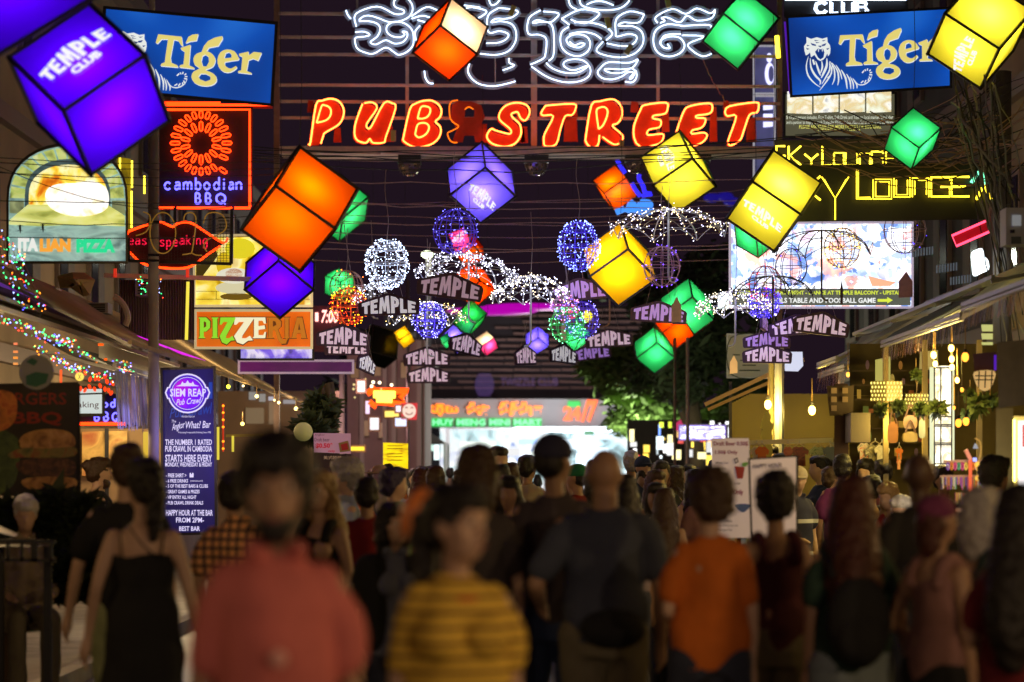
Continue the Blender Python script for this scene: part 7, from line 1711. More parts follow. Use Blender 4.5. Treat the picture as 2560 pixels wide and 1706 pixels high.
for lx, ly, ld, col, pw in ((700, 1010, 38, (1, .72, .4), 60), (620, 1030, 30, (1, .7, .3), 40), (790, 1020, 36, (1, .7, .45), 30), (870, 960, 41, (1, .6, .6), 60)):
    lamp('terrace_lamp', P(lx, ly, ld), col, pw, 0.2, e)
# globe and tree by the terrace
o = G().ell(P(758, 1080, 27), [24 * px(27)] * 3, 16, 10).build('round_shop_sign', mat('globe_green', (0.55, 0.5, 0.25), 0.6, emit=(.5, .5, .15), es=0.2), smooth=True); tag(o, 'round yellow green globe sign beside the small dark tree', 'sign')
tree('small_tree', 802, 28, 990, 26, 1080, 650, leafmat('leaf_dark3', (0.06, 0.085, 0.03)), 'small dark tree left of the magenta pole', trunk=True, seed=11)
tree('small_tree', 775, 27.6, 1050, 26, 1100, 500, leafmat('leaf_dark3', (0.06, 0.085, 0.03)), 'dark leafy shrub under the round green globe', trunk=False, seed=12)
# blue letter neon and BAR behind the orange cube
e = empty('blue_bar_neon', P(1590, 535, 38), 'blue neon letters with BAR lettering behind the small orange cube', 'neon sign')
BD = glow('blue_deep', (45, 40, 235), 1.6)
neon('neon_stroke', K7, [[(1075, 90), (1165, 75)], [(1115, 120), (1145, 180), (1185, 240)], [(1240, 320), (1265, 370), (1310, 430)], [(1300, 250), (1300, 290), (1330, 340), (1350, 400), (1400, 410), (1320, 430)]], 38, 0.035, BD, e)
neon('bar_letters', K7, [[(1200, 560), (1240, 480), (1280, 560)], [(1215, 535), (1268, 535)], [(1310, 480), (1310, 560), (1370, 560), (1395, 540), (1370, 520), (1320, 520)], [(1310, 480), (1370, 480), (1390, 500), (1370, 520)], [(1110, 560), (1180, 530)]], 38, 0.05, glow('cyan_blue', (60, 130, 225), 1.5), e)
for x, y in ((1780, 495), (1812, 492), (1830, 505)):
    o = G().ell(P(x, y, 60), (0.22, 0.1, 0.12), 8, 6).build('blue_spot', glow('blue_spot', (30, 20, 140), 0.7)); tag(o, 'blurred blue spot light between the yellow cubes', 'lamp', 'blue spots between the yellow cubes')
# street lamp in the distance
e = empty('street_lamp', (P(1072, 0, 70)[0], 70, 0), 'distant street lamp right of the white lit ball', 'street lamp')
G().bar(P(1072, 640, 70), (P(1072, 0, 70)[0], 70, 0), 0.12).build('post', M_DARK, e)
G().ell(P(1068, 637, 70), (0.16, 0.16, 0.1), 8, 6).build('lamp_head', glow('lamp_green_white', (240, 255, 210), 6), e)
lamp('light', P(1068, 645, 69.5), (0.95, 1, 0.8), 200, 0.15, e)
o = G().ell(P(1320, 768, 62), (1.2, 0.2, 0.10), 12, 6).build('magenta_light', glow('mag_l', (200, 0, 190), 0.8)); tag(o, 'long magenta light strip far behind the central white umbrella', 'light strip')
o = G().ell(P(1230, 778, 62), (1.2, 0.2, 0.12), 12, 6).build('magenta_light', glow('mag_l', (200, 0, 190), 0.8)); tag(o, 'shorter magenta light strip behind the green cubes', 'light strip')
# overhead horizontal rails in the distance (rows of cables across the street)
rnd = random.Random(31)
M_CABP = mat('cable_rose', (0.40, 0.25, 0.28), 0.6)
def cable(x0, y0_, x1, y1_, d, sag, m=None, r=0.006, lab='thin cable strung across the street', grp='cables strung across the street', wob=0.02):
    n = 12; a, b = P(x0, y0_, d), P(x1, y1_, d); pts = []
    for i in range(n + 1):
        t = i / n; q = a.lerp(b, t); q.z -= sag * 4 * t * (1 - t); q += Vector((0, rnd.gauss(0, wob), rnd.gauss(0, wob * 0.5))); pts.append(q)
    o = G().tube(pts, r, 4).build('cable', m or M_CABP); tag(o, lab, 'cable', grp); return o
for y0_, y1_, s_ in ((395, 392, .05), (452, 448, .05), (500, 512, .08), (508, 500, .02), (530, 525, .1), (552, 556, .06), (560, 545, .04), (575, 580, .1), (600, 608, .1), (625, 620, .05), (652, 648, .04), (505, 470, .1)):
    cable(700 + rnd.uniform(-60, 60), y0_, 1900 + rnd.uniform(-60, 60), y1_, 32 + rnd.uniform(-2, 3), s_, None, 0.0065)
M_BLK = M_WIRE
for y0_, y1_, s_ in ((375, 330, .1), (380, 350, .15), (385, 300, .2), (392, 372, .1), (360, 340, .2), (398, 320, .3)):
    cable(560, y0_, 2300, y1_, 29.5, s_, M_BLK, 0.008, 'dark cable crossing in front of the red neon letters', 'dark cables in front of the neon letters')
for y0_, y1_, s_ in ((390, 400, .05), (401, 420, .05), (418, 455, .1), (428, 432, .05), (500, 505, .02), (592, 588, .02), (545, 520, .1), (388, 480, .3)):
    cable(-60, y0_, 760, y1_, 21.2, s_, M_BLK, 0.005, 'dark cable passing in front of the left signs', 'dark cables over the left signs', 0.006)
# cable tangle at the right
for k in range(46):
    x0 = rnd.uniform(1950, 2350); y0_ = rnd.uniform(270, 410); x1 = rnd.uniform(2420, 2600); y1_ = rnd.uniform(180, 420)
    cable(x0, y0_, x1, y1_, 25.5 + rnd.uniform(-1.5, 0.4), rnd.uniform(0.0, 0.5), rnd.choice([M_BLK, M_BLK, M_CABP, mat('cable_tan', (0.30, 0.2, 0.12), 0.6)]), rnd.uniform(0.005, 0.009), 'cable in the tangle above the yellow lounge neon', 'cable tangle on the right', 0.03)
for k in range(30):
    x0 = rnd.uniform(2380, 2490); x1 = rnd.uniform(2480, 2560)
    cable(x0, rnd.uniform(180, 300), x1, rnd.uniform(420, 900), 24 + rnd.uniform(-2, 1), rnd.uniform(-0.2, 0.2), rnd.choice([M_BLK, mat('cable_grey', (0.2, 0.2, 0.2), 0.6)]), rnd.uniform(0.006, 0.012), 'cable running down the right utility pole', 'cables on the right pole', 0.04)
pole('utility_pole', 2505, 26.6, 46, 180, mat('cable_pole', (0.12, 0.11, 0.10), 0.8, noise_amt=0.4, noise_scale=6), 'dark utility pole wrapped in cables near the right edge')
for x0, y0_, x1, y1_ in ((1380, 0, 1380, 1), (1758, 150, 1815, 255)):
    if x1 != x0: cable(x0, y0_, x1, y1_, 33.5, 0.05, mat('cable_red', (0.5, 0.2, 0.15), 0.6), 0.008, 'reddish cable drooping from the Khmer neon to the last neon letter', None)
# ================================================================== people
def remesh(g, voxel, it=4, disp=0.0, dscale=12.0, seed=0):
    """fuse overlapping solids into one continuous skin"""
    me = bpy.data.meshes.new('tmp'); me.from_pydata(g.v, [], g.f); me.update()
    ob = bpy.data.objects.new('tmp', me); COL.objects.link(ob)
    m = ob.modifiers.new('r', 'REMESH'); m.mode = 'VOXEL'; m.voxel_size = voxel
    s_ = ob.modifiers.new('s', 'SMOOTH'); s_.factor = 0.6; s_.iterations = it
    dg = bpy.context.evaluated_depsgraph_get(); out = bpy.data.meshes.new_from_object(ob.evaluated_get(dg))
    bpy.data.objects.remove(ob); bpy.data.meshes.remove(me)
    if disp:
        co = np.empty(len(out.vertices) * 3); out.vertices.foreach_get('co', co); co = co.reshape(-1, 3)
        no = np.array([v.normal[:] for v in out.vertices])
        n_ = np.array([noise.noise(Vector(c) * dscale + Vector((seed, 0, 0))) for c in co])
        co += no * ((n_ + (.3 if disp > .013 else 0)) * disp)[:, None]; out.vertices.foreach_set('co', co.ravel())
    out.polygons.foreach_set('use_smooth', [True] * len(out.polygons)); out.update()
    return out
def lim(g, pts, rs, sub=4, n=10, flat=1.0):
    """tapered limb through joints with rounded ends"""
    q = [Vector(p) for p in smooth_path([tuple(p) for p in pts], sub)]
    m = len(q); R_ = []
    for i in range(m):
        t = i / (m - 1) * (len(rs) - 1); k = min(int(t), len(rs) - 2); R_.append(rs[k] + (rs[k + 1] - rs[k]) * (t - k))
    g.tube(q, R_, n); g.ell(q[0], [R_[0]] * 3, n, 6); g.ell(q[-1], [R_[-1]] * 3, n, 6)
def loft(g, rings, n=18):
    """rings: (z, cx, cy, rx, ry)"""
    vs = []; fs = []
    for z, cx_, cy_, rx, ry in rings:
        vs += [Vector((cx_ + rx * math.cos(2 * math.pi * k / n), cy_ + ry * math.sin(2 * math.pi * k / n), z)) for k in range(n)]
    for j in range(len(rings) - 1):
        for k in range(n):
            l = (k + 1) % n; fs.append((j * n + k, j * n + l, (j + 1) * n + l, (j + 1) * n + k))
    fs.append(tuple(range(n - 1, -1, -1))); fs.append(tuple((len(rings) - 1) * n + k for k in range(n)))
    g.add(vs, fs)
# arm poses: (elbow, wrist) offsets for the side s (+1 right of the figure); figure faces -Y, height 1.72
POSES = {
 'down': (lambda s: ((s * .235, .03, 1.11), (s * .245, -.03, .86))),
 'out': (lambda s: ((s * .27, .04, 1.13), (s * .33, -.02, .89))),
 'bent': (lambda s: ((s * .25, .05, 1.12), (s * .17, -.19, 1.06))),
 'fwd': (lambda s: ((s * .24, -.08, 1.14), (s * .18, -.32, 1.16))),
 'hip': (lambda s: ((s * .34, .08, 1.14), (s * .20, -.02, .99))),
 'up': (lambda s: ((s * .28, -.12, 1.22), (s * .14, -.26, 1.42))),
 'hold': (lambda s: ((s * .30, .04, 1.12), (s * .26, -.16, 1.02))),
}
def hand(g, w_, e_, s, curl=0.35):
    """palm, four unequal bent fingers and a side thumb"""
    f = (Vector(w_) - Vector(e_)).normalized()
    side = Vector((s, 0, 0)); side = (side - f * side.dot(f)).normalized(); up = f.cross(side).normalized()   # palm normal
    w_ = Vector(w_)
    lim(g, [w_, w_ + f * .045, w_ + f * .085], [.024, .030, .028], 2, 8)
    inner = -side
    for i, (o_, L) in enumerate(((-.024, .062), (-.008, .074), (.009, .070), (.025, .055))):
        b = w_ + f * .085 + up * o_
        m_ = b + f * L * .5 + inner * curl * .02; t = m_ + f * L * .4 + inner * curl * .05
        lim(g, [b, m_, t], [.0095, .0085, .0065], 2, 6)
    b = w_ + f * .03 - up * .024; lim(g, [b, b + f * .03 - up * .018 + inner * .01, b + f * .058 - up * .022 + inner * .022], [.012, .010, .008], 2, 6)
M_EYE = mat('eye_white', (0.75, 0.72, 0.7), 0.2); M_IRIS = mat('iris', (0.02, 0.012, 0.01), 0.2); M_LIP = mat('lips', (0.3, 0.1, 0.09), 0.5)
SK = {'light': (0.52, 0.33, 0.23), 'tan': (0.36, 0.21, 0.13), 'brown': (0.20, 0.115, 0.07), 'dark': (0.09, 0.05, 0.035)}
def skin(k): return mat('skin_' + k, SK[k], 0.5, noise_amt=0.12, noise_scale=20, bump=0.05)
HR = {'black': (0.012, 0.009, 0.008), 'brown': (0.05, 0.025, 0.012), 'grey': (0.35, 0.33, 0.33), 'blond': (0.32, 0.2, 0.08), 'auburn': (0.07, 0.02, 0.012), 'white': (0.55, 0.52, 0.5), 'blue_black': (0.03, 0.02, 0.07)}
def hairm(k): return mat('hair_' + k, HR[k], 0.45, noise_amt=0.5, noise_scale=60, bump=0.6)
def cloth(name, c): return mat('cloth_' + name, c, 0.85, noise_amt=0.18, noise_scale=14, bump=0.25)
BODY = {}
def body_meshes(build, poseL, poseR, walk, vox, top, bottom, hair, head_turn, bend, beard, sleeve, hairv, earr=False):
    """returns a dict of meshes in figure space (height 1.72, facing -Y)"""
    key = (build, poseL, poseR, walk, vox, top, bottom, hair, head_turn, bend, beard, sleeve)
    if key in BODY: return BODY[key]
    w_ = {'m': .88, 'f': 0.79, 'h': 1.04, 's': .80}[build]; hip = {'m': .95, 'f': 1.0, 'h': 1.08, 's': .88}[build]
    out = {}
    H = Matrix.Translation((0, -.005 - bend * 0.12, 1.50)) @ Matrix.Rotation(head_turn, 4, 'Z') @ Matrix.Rotation(bend, 4, 'X')
    def h(x, y, z): return H @ Vector((x, y, z - 1.50))
    HM = H.to_3x3()
    g = G()
    # head
    g.ell(h(0, .012, 1.625), (.074, .093, .095), 16, 10, HM)
    g.ell(h(0, -.022, 1.56), (.058, .068, .068), 14, 8, HM); g.ell(h(0, -.05, 1.527), (.034, .034, .028), 10, 6, HM)
    g.ell(h(0, -.060, 1.645), (.055, .03, .035), 10, 6, HM)
    lim(g, [h(0, -.082, 1.625), h(0, -.104, 1.587)], [.010, .016], 2, 8); g.ell(h(0, -.086, 1.552), (.024, .012, .012), 8, 6, HM)
    for s in (-1, 1):
        g.ell(h(s * .075, .012, 1.60), (.010, .020, .032), 8, 6, HM); g.ell(h(s * .045, -.052, 1.588), (.022, .02, .022), 8, 6, HM)
        g.ell(h(s * .03, -.076, 1.648), (.024, .012, .009), 8, 6, HM)
    lim(g, [h(0, .012, 1.545), (0, .01, 1.44), (0, .02, 1.38)], [.054 * w_, .056 * w_, .075 * w_], 3, 12)
    # torso
    ws = .80 if build == 'f' else .90
    loft(g, [(.84, 0, .01, .13 * hip, .095 * hip), (.92, 0, .012, .165 * hip, .115 * hip), (1.02, 0, .005, .155 * hip, .11 * hip), (1.12, 0, 0, .15 * ws * hip, .105 * w_), (1.22, 0, 0, .155 * w_, .112 * w_), (1.32, 0, .005, .172 * w_, .118 * w_), (1.38, 0, .012, .145 * w_, .095 * w_), (1.43, 0, .018, .08 * w_, .06 * w_)])
    if build == 'f':
        for s in (-1, 1): g.ell((s * .075, -.085, 1.27), (.06, .05, .058), 10, 8)
    arms = {}
    for s, po in ((-1, poseL), (1, poseR)):
        el, wr = POSES[po](s); sh = Vector((s * .170 * w_, .012, 1.365)); el = Vector((el[0] * w_, el[1], el[2])); wr = Vector((wr[0] * w_, wr[1], wr[2]))
        lim(g, [sh, sh.lerp(el, .5) + Vector((s * .008, 0, 0)), el], [.056 * w_, .047 * w_, .038 * w_], 3, 10)
        lim(g, [el, el.lerp(wr, .35), wr], [.038 * w_, .038 * w_, .026 * w_], 3, 10)
        if vox < .016: hand(g, wr, el, s)
        else: lim(g, [wr, wr + (wr - el).normalized() * .09, wr + (wr - el).normalized() * .16], [.026, .032, .018], 2, 8)
        arms[s] = (sh, el, wr)
    legs = {}
    for s in (-1, 1):
        st = walk * s
        hp = Vector((s * .088 * hip, .01, .90)); kn = Vector((s * .09, -.02 - st * .12, .49)); an = Vector((s * .095, .03 + st * -.22 if st > 0 else .03 - st * .2, .09 if st >= 0 else .12))
        if bottom == 'sit': kn = Vector((s * .11, -.42, .90)); an = Vector((s * .11, -.42, .45))
        lim(g, [hp, hp.lerp(kn, .5), kn], [.088 * hip, .074 * hip, .055], 3, 12); lim(g, [kn, kn.lerp(an, .3), an], [.053, .056, .034], 3, 10)
        lim(g, [an + Vector((0, .03, -.05)), an + Vector((0, -.06, -.055)), an + Vector((s * .01, -.15, -.065))], [.036, .038, .028], 3, 8)
        legs[s] = (hp, kn, an)
    out['body'] = remesh(g, vox, 4)
    # face pieces
    if vox < .016:
        g = G()
        for s in (-1, 1): g.ell(h(s * .03, -.0745, 1.624), (.0135, .009, .008), 10, 6, HM)
        out['eyes'] = g
        g = G()
        for s in (-1, 1): g.ell(h(s * .03, -.082, 1.624), (.006, .004, .0065), 8, 6, HM)
        out['irises'] = g
        g = G(); g.ell(h(0, -.097, 1.551), (.021, .005, .006), 10, 6, HM); out['lips'] = g
    # hair
    g = G()
    if hair in ('short', 'crew', 'curly', 'long', 'bun', 'pony', 'bob', 'big'):
        k = {'short': 1.06, 'crew': 1.02, 'curly': 1.2, 'long': 1.09, 'bun': 1.06, 'pony': 1.06, 'bob': 1.12, 'big': 1.3}[hair]
        g.ell(h(0, .030, 1.650), (.080 * k, .090 * k, .086 * k), 16, 10, HM); g.ell(h(0, .052, 1.60), (.074 * k, .068 * k, .075 * k), 14, 8, HM)
        g.ell(h(0, -.02, 1.69), (.066 * k, .07 * k, .045 * k), 14, 8, HM)
        if hair in ('short', 'crew', 'curly'): g.ell(h(0, .05, 1.565), (.058 * k, .045 * k, .045), 12, 8, HM)
        if hair == 'long':
            lim(g, [h(0, .06, 1.62), h(0, .085, 1.50), (0, .115, 1.36), (0, .125, 1.18), (0, .12, 1.06)], [.082, .088, .105, .10, .06], 3, 14)
            for s in (-1, 1): lim(g, [h(s * .062, .03, 1.60), h(s * .075, .03, 1.48), (s * .085, .06, 1.32), (s * .08, .08, 1.16)], [.035, .042, .045, .03], 3, 10)
        if hair == 'bob':
            lim(g, [h(0, .06, 1.60), h(0, .06, 1.52), h(0, .055, 1.46)], [.08, .085, .07], 2, 14)
            for s in (-1, 1): lim(g, [h(s * .068, .0, 1.63), h(s * .078, .01, 1.54), h(s * .07, .02, 1.47)], [.03, .036, .025], 2, 8)
        if hair == 'bun': g.ell(h(0, .12, 1.66), (.045, .045, .045), 12, 8, HM)
        if hair == 'pony': g.ell(h(0, .11, 1.66), (.03, .03, .03), 10, 6, HM); lim(g, [h(0, .12, 1.66), h(0, .15, 1.58), h(0, .135, 1.45), h(0, .12, 1.36)], [.03, .042, .036, .015], 3, 10)
        out['hair'] = remesh(g, max(vox, .012), 2, {'curly': .02, 'big': .03}.get(hair, .016), {'curly': 45, 'big': 35}.get(hair, 30))
    if beard:
        g = G(); g.ell(h(0, -.050, 1.522), (.052, .048, .048), 12, 8, HM); g.ell(h(0, -.03, 1.545), (.064, .045, .035), 12, 8, HM); out['beard'] = remesh(g, .012, 2, .008, 40)
    # cap
    if hair == 'cap':
        g = G(); g.ell(h(0, .012, 1.645), (.088, .105, .087), 18, 7, HM, zmin=-.3); g.ell(h(0, .015, 1.655), (.080, .096, .080), 18, 6, HM, zmin=-.3)
        out['cap'] = g
        g = G(); g.ell(h(0, -.115, 1.650), (.066, .070, .008), 16, 6, HM); out['cap_brim'] = g
        g = G(); g.ell(h(0, .045, 1.60), (.079, .072, .078), 12, 8, HM); out['hair'] = remesh(g, max(vox, .012), 2, .006, 30)
    if hair == 'hat':
        g = G(); g.ell(h(0, .01, 1.665), (.085, .098, .08), 18, 6, HM, zmin=-.2); out['cap'] = g
        g = G(); g.ell(h(0, 0, 1.655), (.17, .18, .01), 22, 5, HM); out['cap_brim'] = g
        g = G(); g.ell(h(0, .05, 1.59), (.076, .066, .07), 12, 8, HM); out['hair'] = remesh(g, max(vox, .012), 2, .006, 30)
    if hair == 'scarf':
        g = G(); g.ell(h(0, .02, 1.655), (.085, .10, .08), 18, 8, HM); g.ell(h(0, .1, 1.62), (.03, .03, .03), 8, 6, HM); out['cap'] = remesh(g, .012, 3, .006, 20)
        g = G(); g.ell(h(0, .055, 1.59), (.08, .07, .085), 14, 8, HM); g.ell(h(0, .07, 1.51), (.07, .05, .07), 14, 8, HM); out['hair'] = remesh(g, max(vox, .012), 2, .012, 30)
    # top
    if top != 'none':
        g = G(); k = 1.10
        z0 = .86 if top in ('tee', 'tank', 'shirt') else .62
        if top in ('tee', 'shirt'):
            loft(g, [(z0, 0, .01, .178 * hip, .128 * hip), (.98, 0, .008, .175 * hip, .127 * hip), (1.12, 0, 0, .162 * hip, .122 * w_), (1.24, 0, 0, .170 * w_, .128 * w_), (1.33, 0, .005, .178 * w_, .128 * w_), (1.385, 0, .012, .150 * w_, .104 * w_), (1.43, 0, .018, .088 * w_, .070 * w_), (1.45, 0, .018, .07 * w_, .06 * w_)])
            if build == 'f':
                for s in (-1, 1): g.ell((s * .075, -.085, 1.27), (.068, .06, .066), 10, 8)
            if build == 'h': g.ell((0, -.05, 1.08), (.16, .14, .15), 12, 8)
            for s in (-1, 1):
                sh, el, wr = arms[s]
                if sleeve == 'short': lim(g, [sh + Vector((-s * .02, 0, .005)), sh.lerp(el, .35), sh.lerp(el, .72)], [.063 * w_, .060 * w_, .060 * w_], 3, 12)
                elif sleeve == 'long':
                    lim(g, [sh + Vector((-s * .02, 0, .005)), sh.lerp(el, .5), el], [.068 * w_, .06 * w_, .052 * w_], 3, 12); lim(g, [el, wr], [.052 * w_, .038 * w_], 3, 10)
            if top == 'shirt': lim(g, [(-.055, -.05, 1.46), (0, .05, 1.475), (.055, -.05, 1.46)], [.018, .02, .018], 4, 8)
        elif top == 'tank':
            loft(g, [(z0, 0, .01, .176 * hip, .126 * hip), (.98, 0, .008, .172 * hip, .124 * hip), (1.12, 0, 0, .157 * ws / .9 * hip, .117 * w_), (1.22, 0, 0, .163 * w_, .123 * w_), (1.30, 0, .005, .170 * w_, .126 * w_), (1.34, 0, .008, .158 * w_, .116 * w_)])
            for s in (-1, 1): lim(g, [(s * .115 * w_, -.09, 1.33), (s * .11 * w_, -.02, 1.425), (s * .105 * w_, .06, 1.41), (s * .11 * w_, .10, 1.32)], [.024, .022, .022, .024], 3, 8)
        elif top == 'cami':
            loft(g, [(.60, 0, .01, .20 * hip, .15 * hip), (.80, 0, .01, .186 * hip, .135 * hip), (.92, 0, .012, .176 * hip, .126 * hip), (1.05, 0, .005, .158 * hip, .115 * hip), (1.14, 0, 0, .135, .108), (1.24, 0, 0, .146, .112), (1.285, 0, 0, .150, .112)])
        out['top'] = remesh(g, max(vox, .012), 3, .022, 7)
        if top == 'cami':
            g = G()
            for s in (-1, 1): g.tube([(s * .09, .11, 1.27), (s * .10, .085, 1.38), (s * .095, .01, 1.44), (s * .08, -.09, 1.36), (s * .08, -.12, 1.27)], .005, 5)
            out['straps'] = g
    g = G()
    if bottom in ('trousers', 'shorts', 'sit'):
        loft(g, [(.80, 0, .01, .150 * hip, .12 * hip), (.88, 0, .012, .170 * hip, .126 * hip), (1.0, 0, .008, .163 * hip, .12 * hip)])
        for s in (-1, 1):
            hp, kn, an = legs[s]
            if bottom == 'shorts': lim(g, [hp, hp.lerp(kn, .45), hp.lerp(kn, .85)], [.098 * hip, .094 * hip, .088 * hip], 3, 12)
            else: lim(g, [hp, hp.lerp(kn, .5), kn], [.098 * hip, .086 * hip, .068], 3, 12); lim(g, [kn, kn.lerp(an, .5), an + Vector((0, 0, .02))], [.068, .066, .056], 3, 10)
        out['bottom'] = remesh(g, max(vox, .013), 3, .016, 7, 3)
    g = G()
    for s in (-1, 1):
        an = legs[s][2]
        lim(g, [an + Vector((0, .035, -.045)), an + Vector((0, -.06, -.048)), an + Vector((s * .01, -.16, -.06))], [.043, .044, .034], 3, 8)
        g.box(an + Vector((0, -.06, -.082)), (.08, .25, .016))
    out['shoes'] = g
    BODY[key] = out
    return out
def person(label, x, ytop, d, yaw=180, build='m', skin_k='tan', hair='short', hair_k='black', top='tee', top_m=None, bottom='trousers', bot_m=None, pl='down', pr='down', walk=0.6, turn=0, bend=0.0, beard=False, sleeve='short', vox=None, group='people walking in the street', cap_m=None, seat_h=None, name_cat='person'):
    ztop = HC + (HY - ytop) * px(d)
    vox = vox or (.012 if d < 14 else .018)
    ms = body_meshes(build, pl, pr, walk, vox, top, bottom, hair, math.radians(turn), bend, beard, sleeve, 0)
    drop = 0.0
    if bottom == 'sit':
        sc = 1.0; drop = ztop - 1.73
        e = empty('person', (P(x, 0, d)[0], d, drop), label, 'person', group)
    else:
        sc = ztop / 1.735
        e = empty('person', (P(x, 0, d)[0], d, 0.004), label, 'person', group)
    e.scale = (sc if bottom != 'sit' else 1,) * 3 if True else e.scale
    e.rotation_euler.z = math.radians(yaw - 0)
    def put(nm, src, m):
        if src is None: return
        if isinstance(src, G):
            me = bpy.data.meshes.new(nm); me.from_pydata([tuple(v) for v in src.v], [], src.f); me.polygons.foreach_set('use_smooth', [True] * len(me.polygons)); me.update()
            ms[[k for k, v in ms.items() if v is src][0]] = me; src = me
        o = bpy.data.objects.new(nm, src); COL.objects.link(o); o.parent = e
        if not src.materials: src.materials.append(m)
        o.material_slots[0].link = 'OBJECT'; o.material_slots[0].material = m
        return o
    put('body', ms['body'], skin(skin_k)); put('hair', ms.get('hair'), hairm(hair_k))
    put('eyes', ms.get('eyes'), M_EYE); put('irises', ms.get('irises'), M_IRIS); put('lips', ms.get('lips'), M_LIP)
    if beard: put('beard', ms.get('beard'), hairm(hair_k))
    nm = {'cami': 'dress', 'tank': 'tank_top', 'shirt': 'shirt', 'tee': 'tee_shirt'}.get(top, 'top')
    if 'top' in ms: put(nm, ms['top'], top_m)
    if 'straps' in ms: put('straps', ms['straps'], top_m)
    if 'bottom' in ms: put('shorts' if bottom == 'shorts' else 'trousers', ms['bottom'], bot_m or cloth('jeans_dark', (0.03, 0.035, 0.06)))
    put('shoes', ms['shoes'], mat('shoe_dark', (0.03, 0.03, 0.03), 0.6))
    if 'cap' in ms: put('cap', ms['cap'], cap_m)
    if 'cap_brim' in ms: put('cap_brim', ms['cap_brim'], cap_m)
    return e
def stripes_mat(name, c1, c2, per=0.05, axis='Z', duty=0.5, c3=None):
    """woven stripes (or checks when c3 is given) in object space"""
    if name in MATS: return MATS[name]
    m = bpy.data.materials.new(name); m.use_nodes = True; nt = m.node_tree; b = nt.nodes['Principled BSDF']; b.inputs['Roughness'].default_value = 0.85
    tc = nt.nodes.new('ShaderNodeTexCoord'); sx = nt.nodes.new('ShaderNodeSeparateXYZ'); nt.links.new(tc.outputs['Object'], sx.inputs[0])
    def band(ax):
        mu = nt.nodes.new('ShaderNodeMath'); mu.operation = 'MULTIPLY'; mu.inputs[1].default_value = 1 / per
        fr = nt.nodes.new('ShaderNodeMath'); fr.operation = 'FRACT'; lt = nt.nodes.new('ShaderNodeMath'); lt.operation = 'LESS_THAN'; lt.inputs[1].default_value = duty
        nt.links.new(sx.outputs[ax], mu.inputs[0]); nt.links.new(mu.outputs[0], fr.inputs[0]); nt.links.new(fr.outputs[0], lt.inputs[0]); return lt
    mx = nt.nodes.new('ShaderNodeMix'); mx.data_type = 'RGBA'; mx.inputs['A'].default_value = (*c1, 1); mx.inputs['B'].default_value = (*c2, 1)
    nt.links.new(band(axis).outputs[0], mx.inputs['Factor']); last = mx
    if c3:
        m2 = nt.nodes.new('ShaderNodeMix'); m2.data_type = 'RGBA'; m2.inputs['B'].default_value = (*c3, 1); nt.links.new(mx.outputs['Result'], m2.inputs['A'])
        nt.links.new(band('X').outputs[0], m2.inputs['Factor']); last = m2
    nt.links.new(last.outputs['Result'], b.inputs['Base Color']); MATS[name] = m; return m
def acc(e, nm, g, m, smooth=True, vox=None, disp=0.0):
    """accessory in figure space under the person's empty"""
    if vox: me = remesh(g, vox, 3, disp, 12)
    else:
        me = bpy.data.meshes.new(nm); me.from_pydata([tuple(v) for v in g.v], [], g.f); me.polygons.foreach_set('use_smooth', [smooth] * len(me.polygons)); me.update()
    me.materials.clear(); me.materials.append(m); o = bpy.data.objects.new(nm, me); COL.objects.link(o); o.parent = e; return o
def carried(e, nm, g, m, label, cat, vox=None):
    o = acc(e, nm, g, m, vox=vox)
    bpy.context.view_layer.update()
    mw = e.matrix_world.copy(); o.parent = None; o.matrix_world = mw; tag(o, label, cat); return o

c_pink = cloth('coral', (0.55, 0.14, 0.12)); c_black = cloth('black', (0.008, 0.008, 0.009)); c_greybr = cloth('greybrown', (0.07, 0.055, 0.06)); c_slate = cloth('slate', (0.055, 0.065, 0.10))
c_orange = cloth('orange', (0.55, 0.13, 0.012)); c_maroon = cloth('maroon', (0.07, 0.012, 0.018)); c_green = cloth('darkgreen', (0.02, 0.05, 0.035)); c_rose = cloth('rose', (0.24, 0.12, 0.11)); c_jean = cloth('jean_blue', (0.05, 0.08, 0.18)); c_jean2 = cloth('jean_light', (0.22, 0.27, 0.3)); c_khaki = cloth('khaki', (0.16, 0.14, 0.09)); c_red = cloth('darkred', (0.20, 0.008, 0.008)); c_ltblue = cloth('lightblue', (0.35, 0.40, 0.52)); c_white = cloth('white', (0.6, 0.58, 0.58)); c_yel = cloth('yellow', (0.70, 0.38, 0.02)); c_navy = cloth('navy', (0.02, 0.03, 0.07)); c_purp = cloth('purple', (0.14, 0.02, 0.12)); c_sage = cloth('sage', (0.18, 0.24, 0.10)); c_skirt = cloth('palegreen', (0.30, 0.34, 0.18)); c_cream = cloth('cream', (0.5, 0.42, 0.3))
st_yel = stripes_mat('tee_yellow_stripes', (0.80, 0.52, 0.06), (0.24, 0.12, 0.02), 0.046, 'Z', 0.36)
plaid = stripes_mat('plaid_shirt', (0.75, 0.36, 0.14), (0.03, 0.02, 0.03), 0.05, 'Z', 0.3, (0.05, 0.03, 0.04))

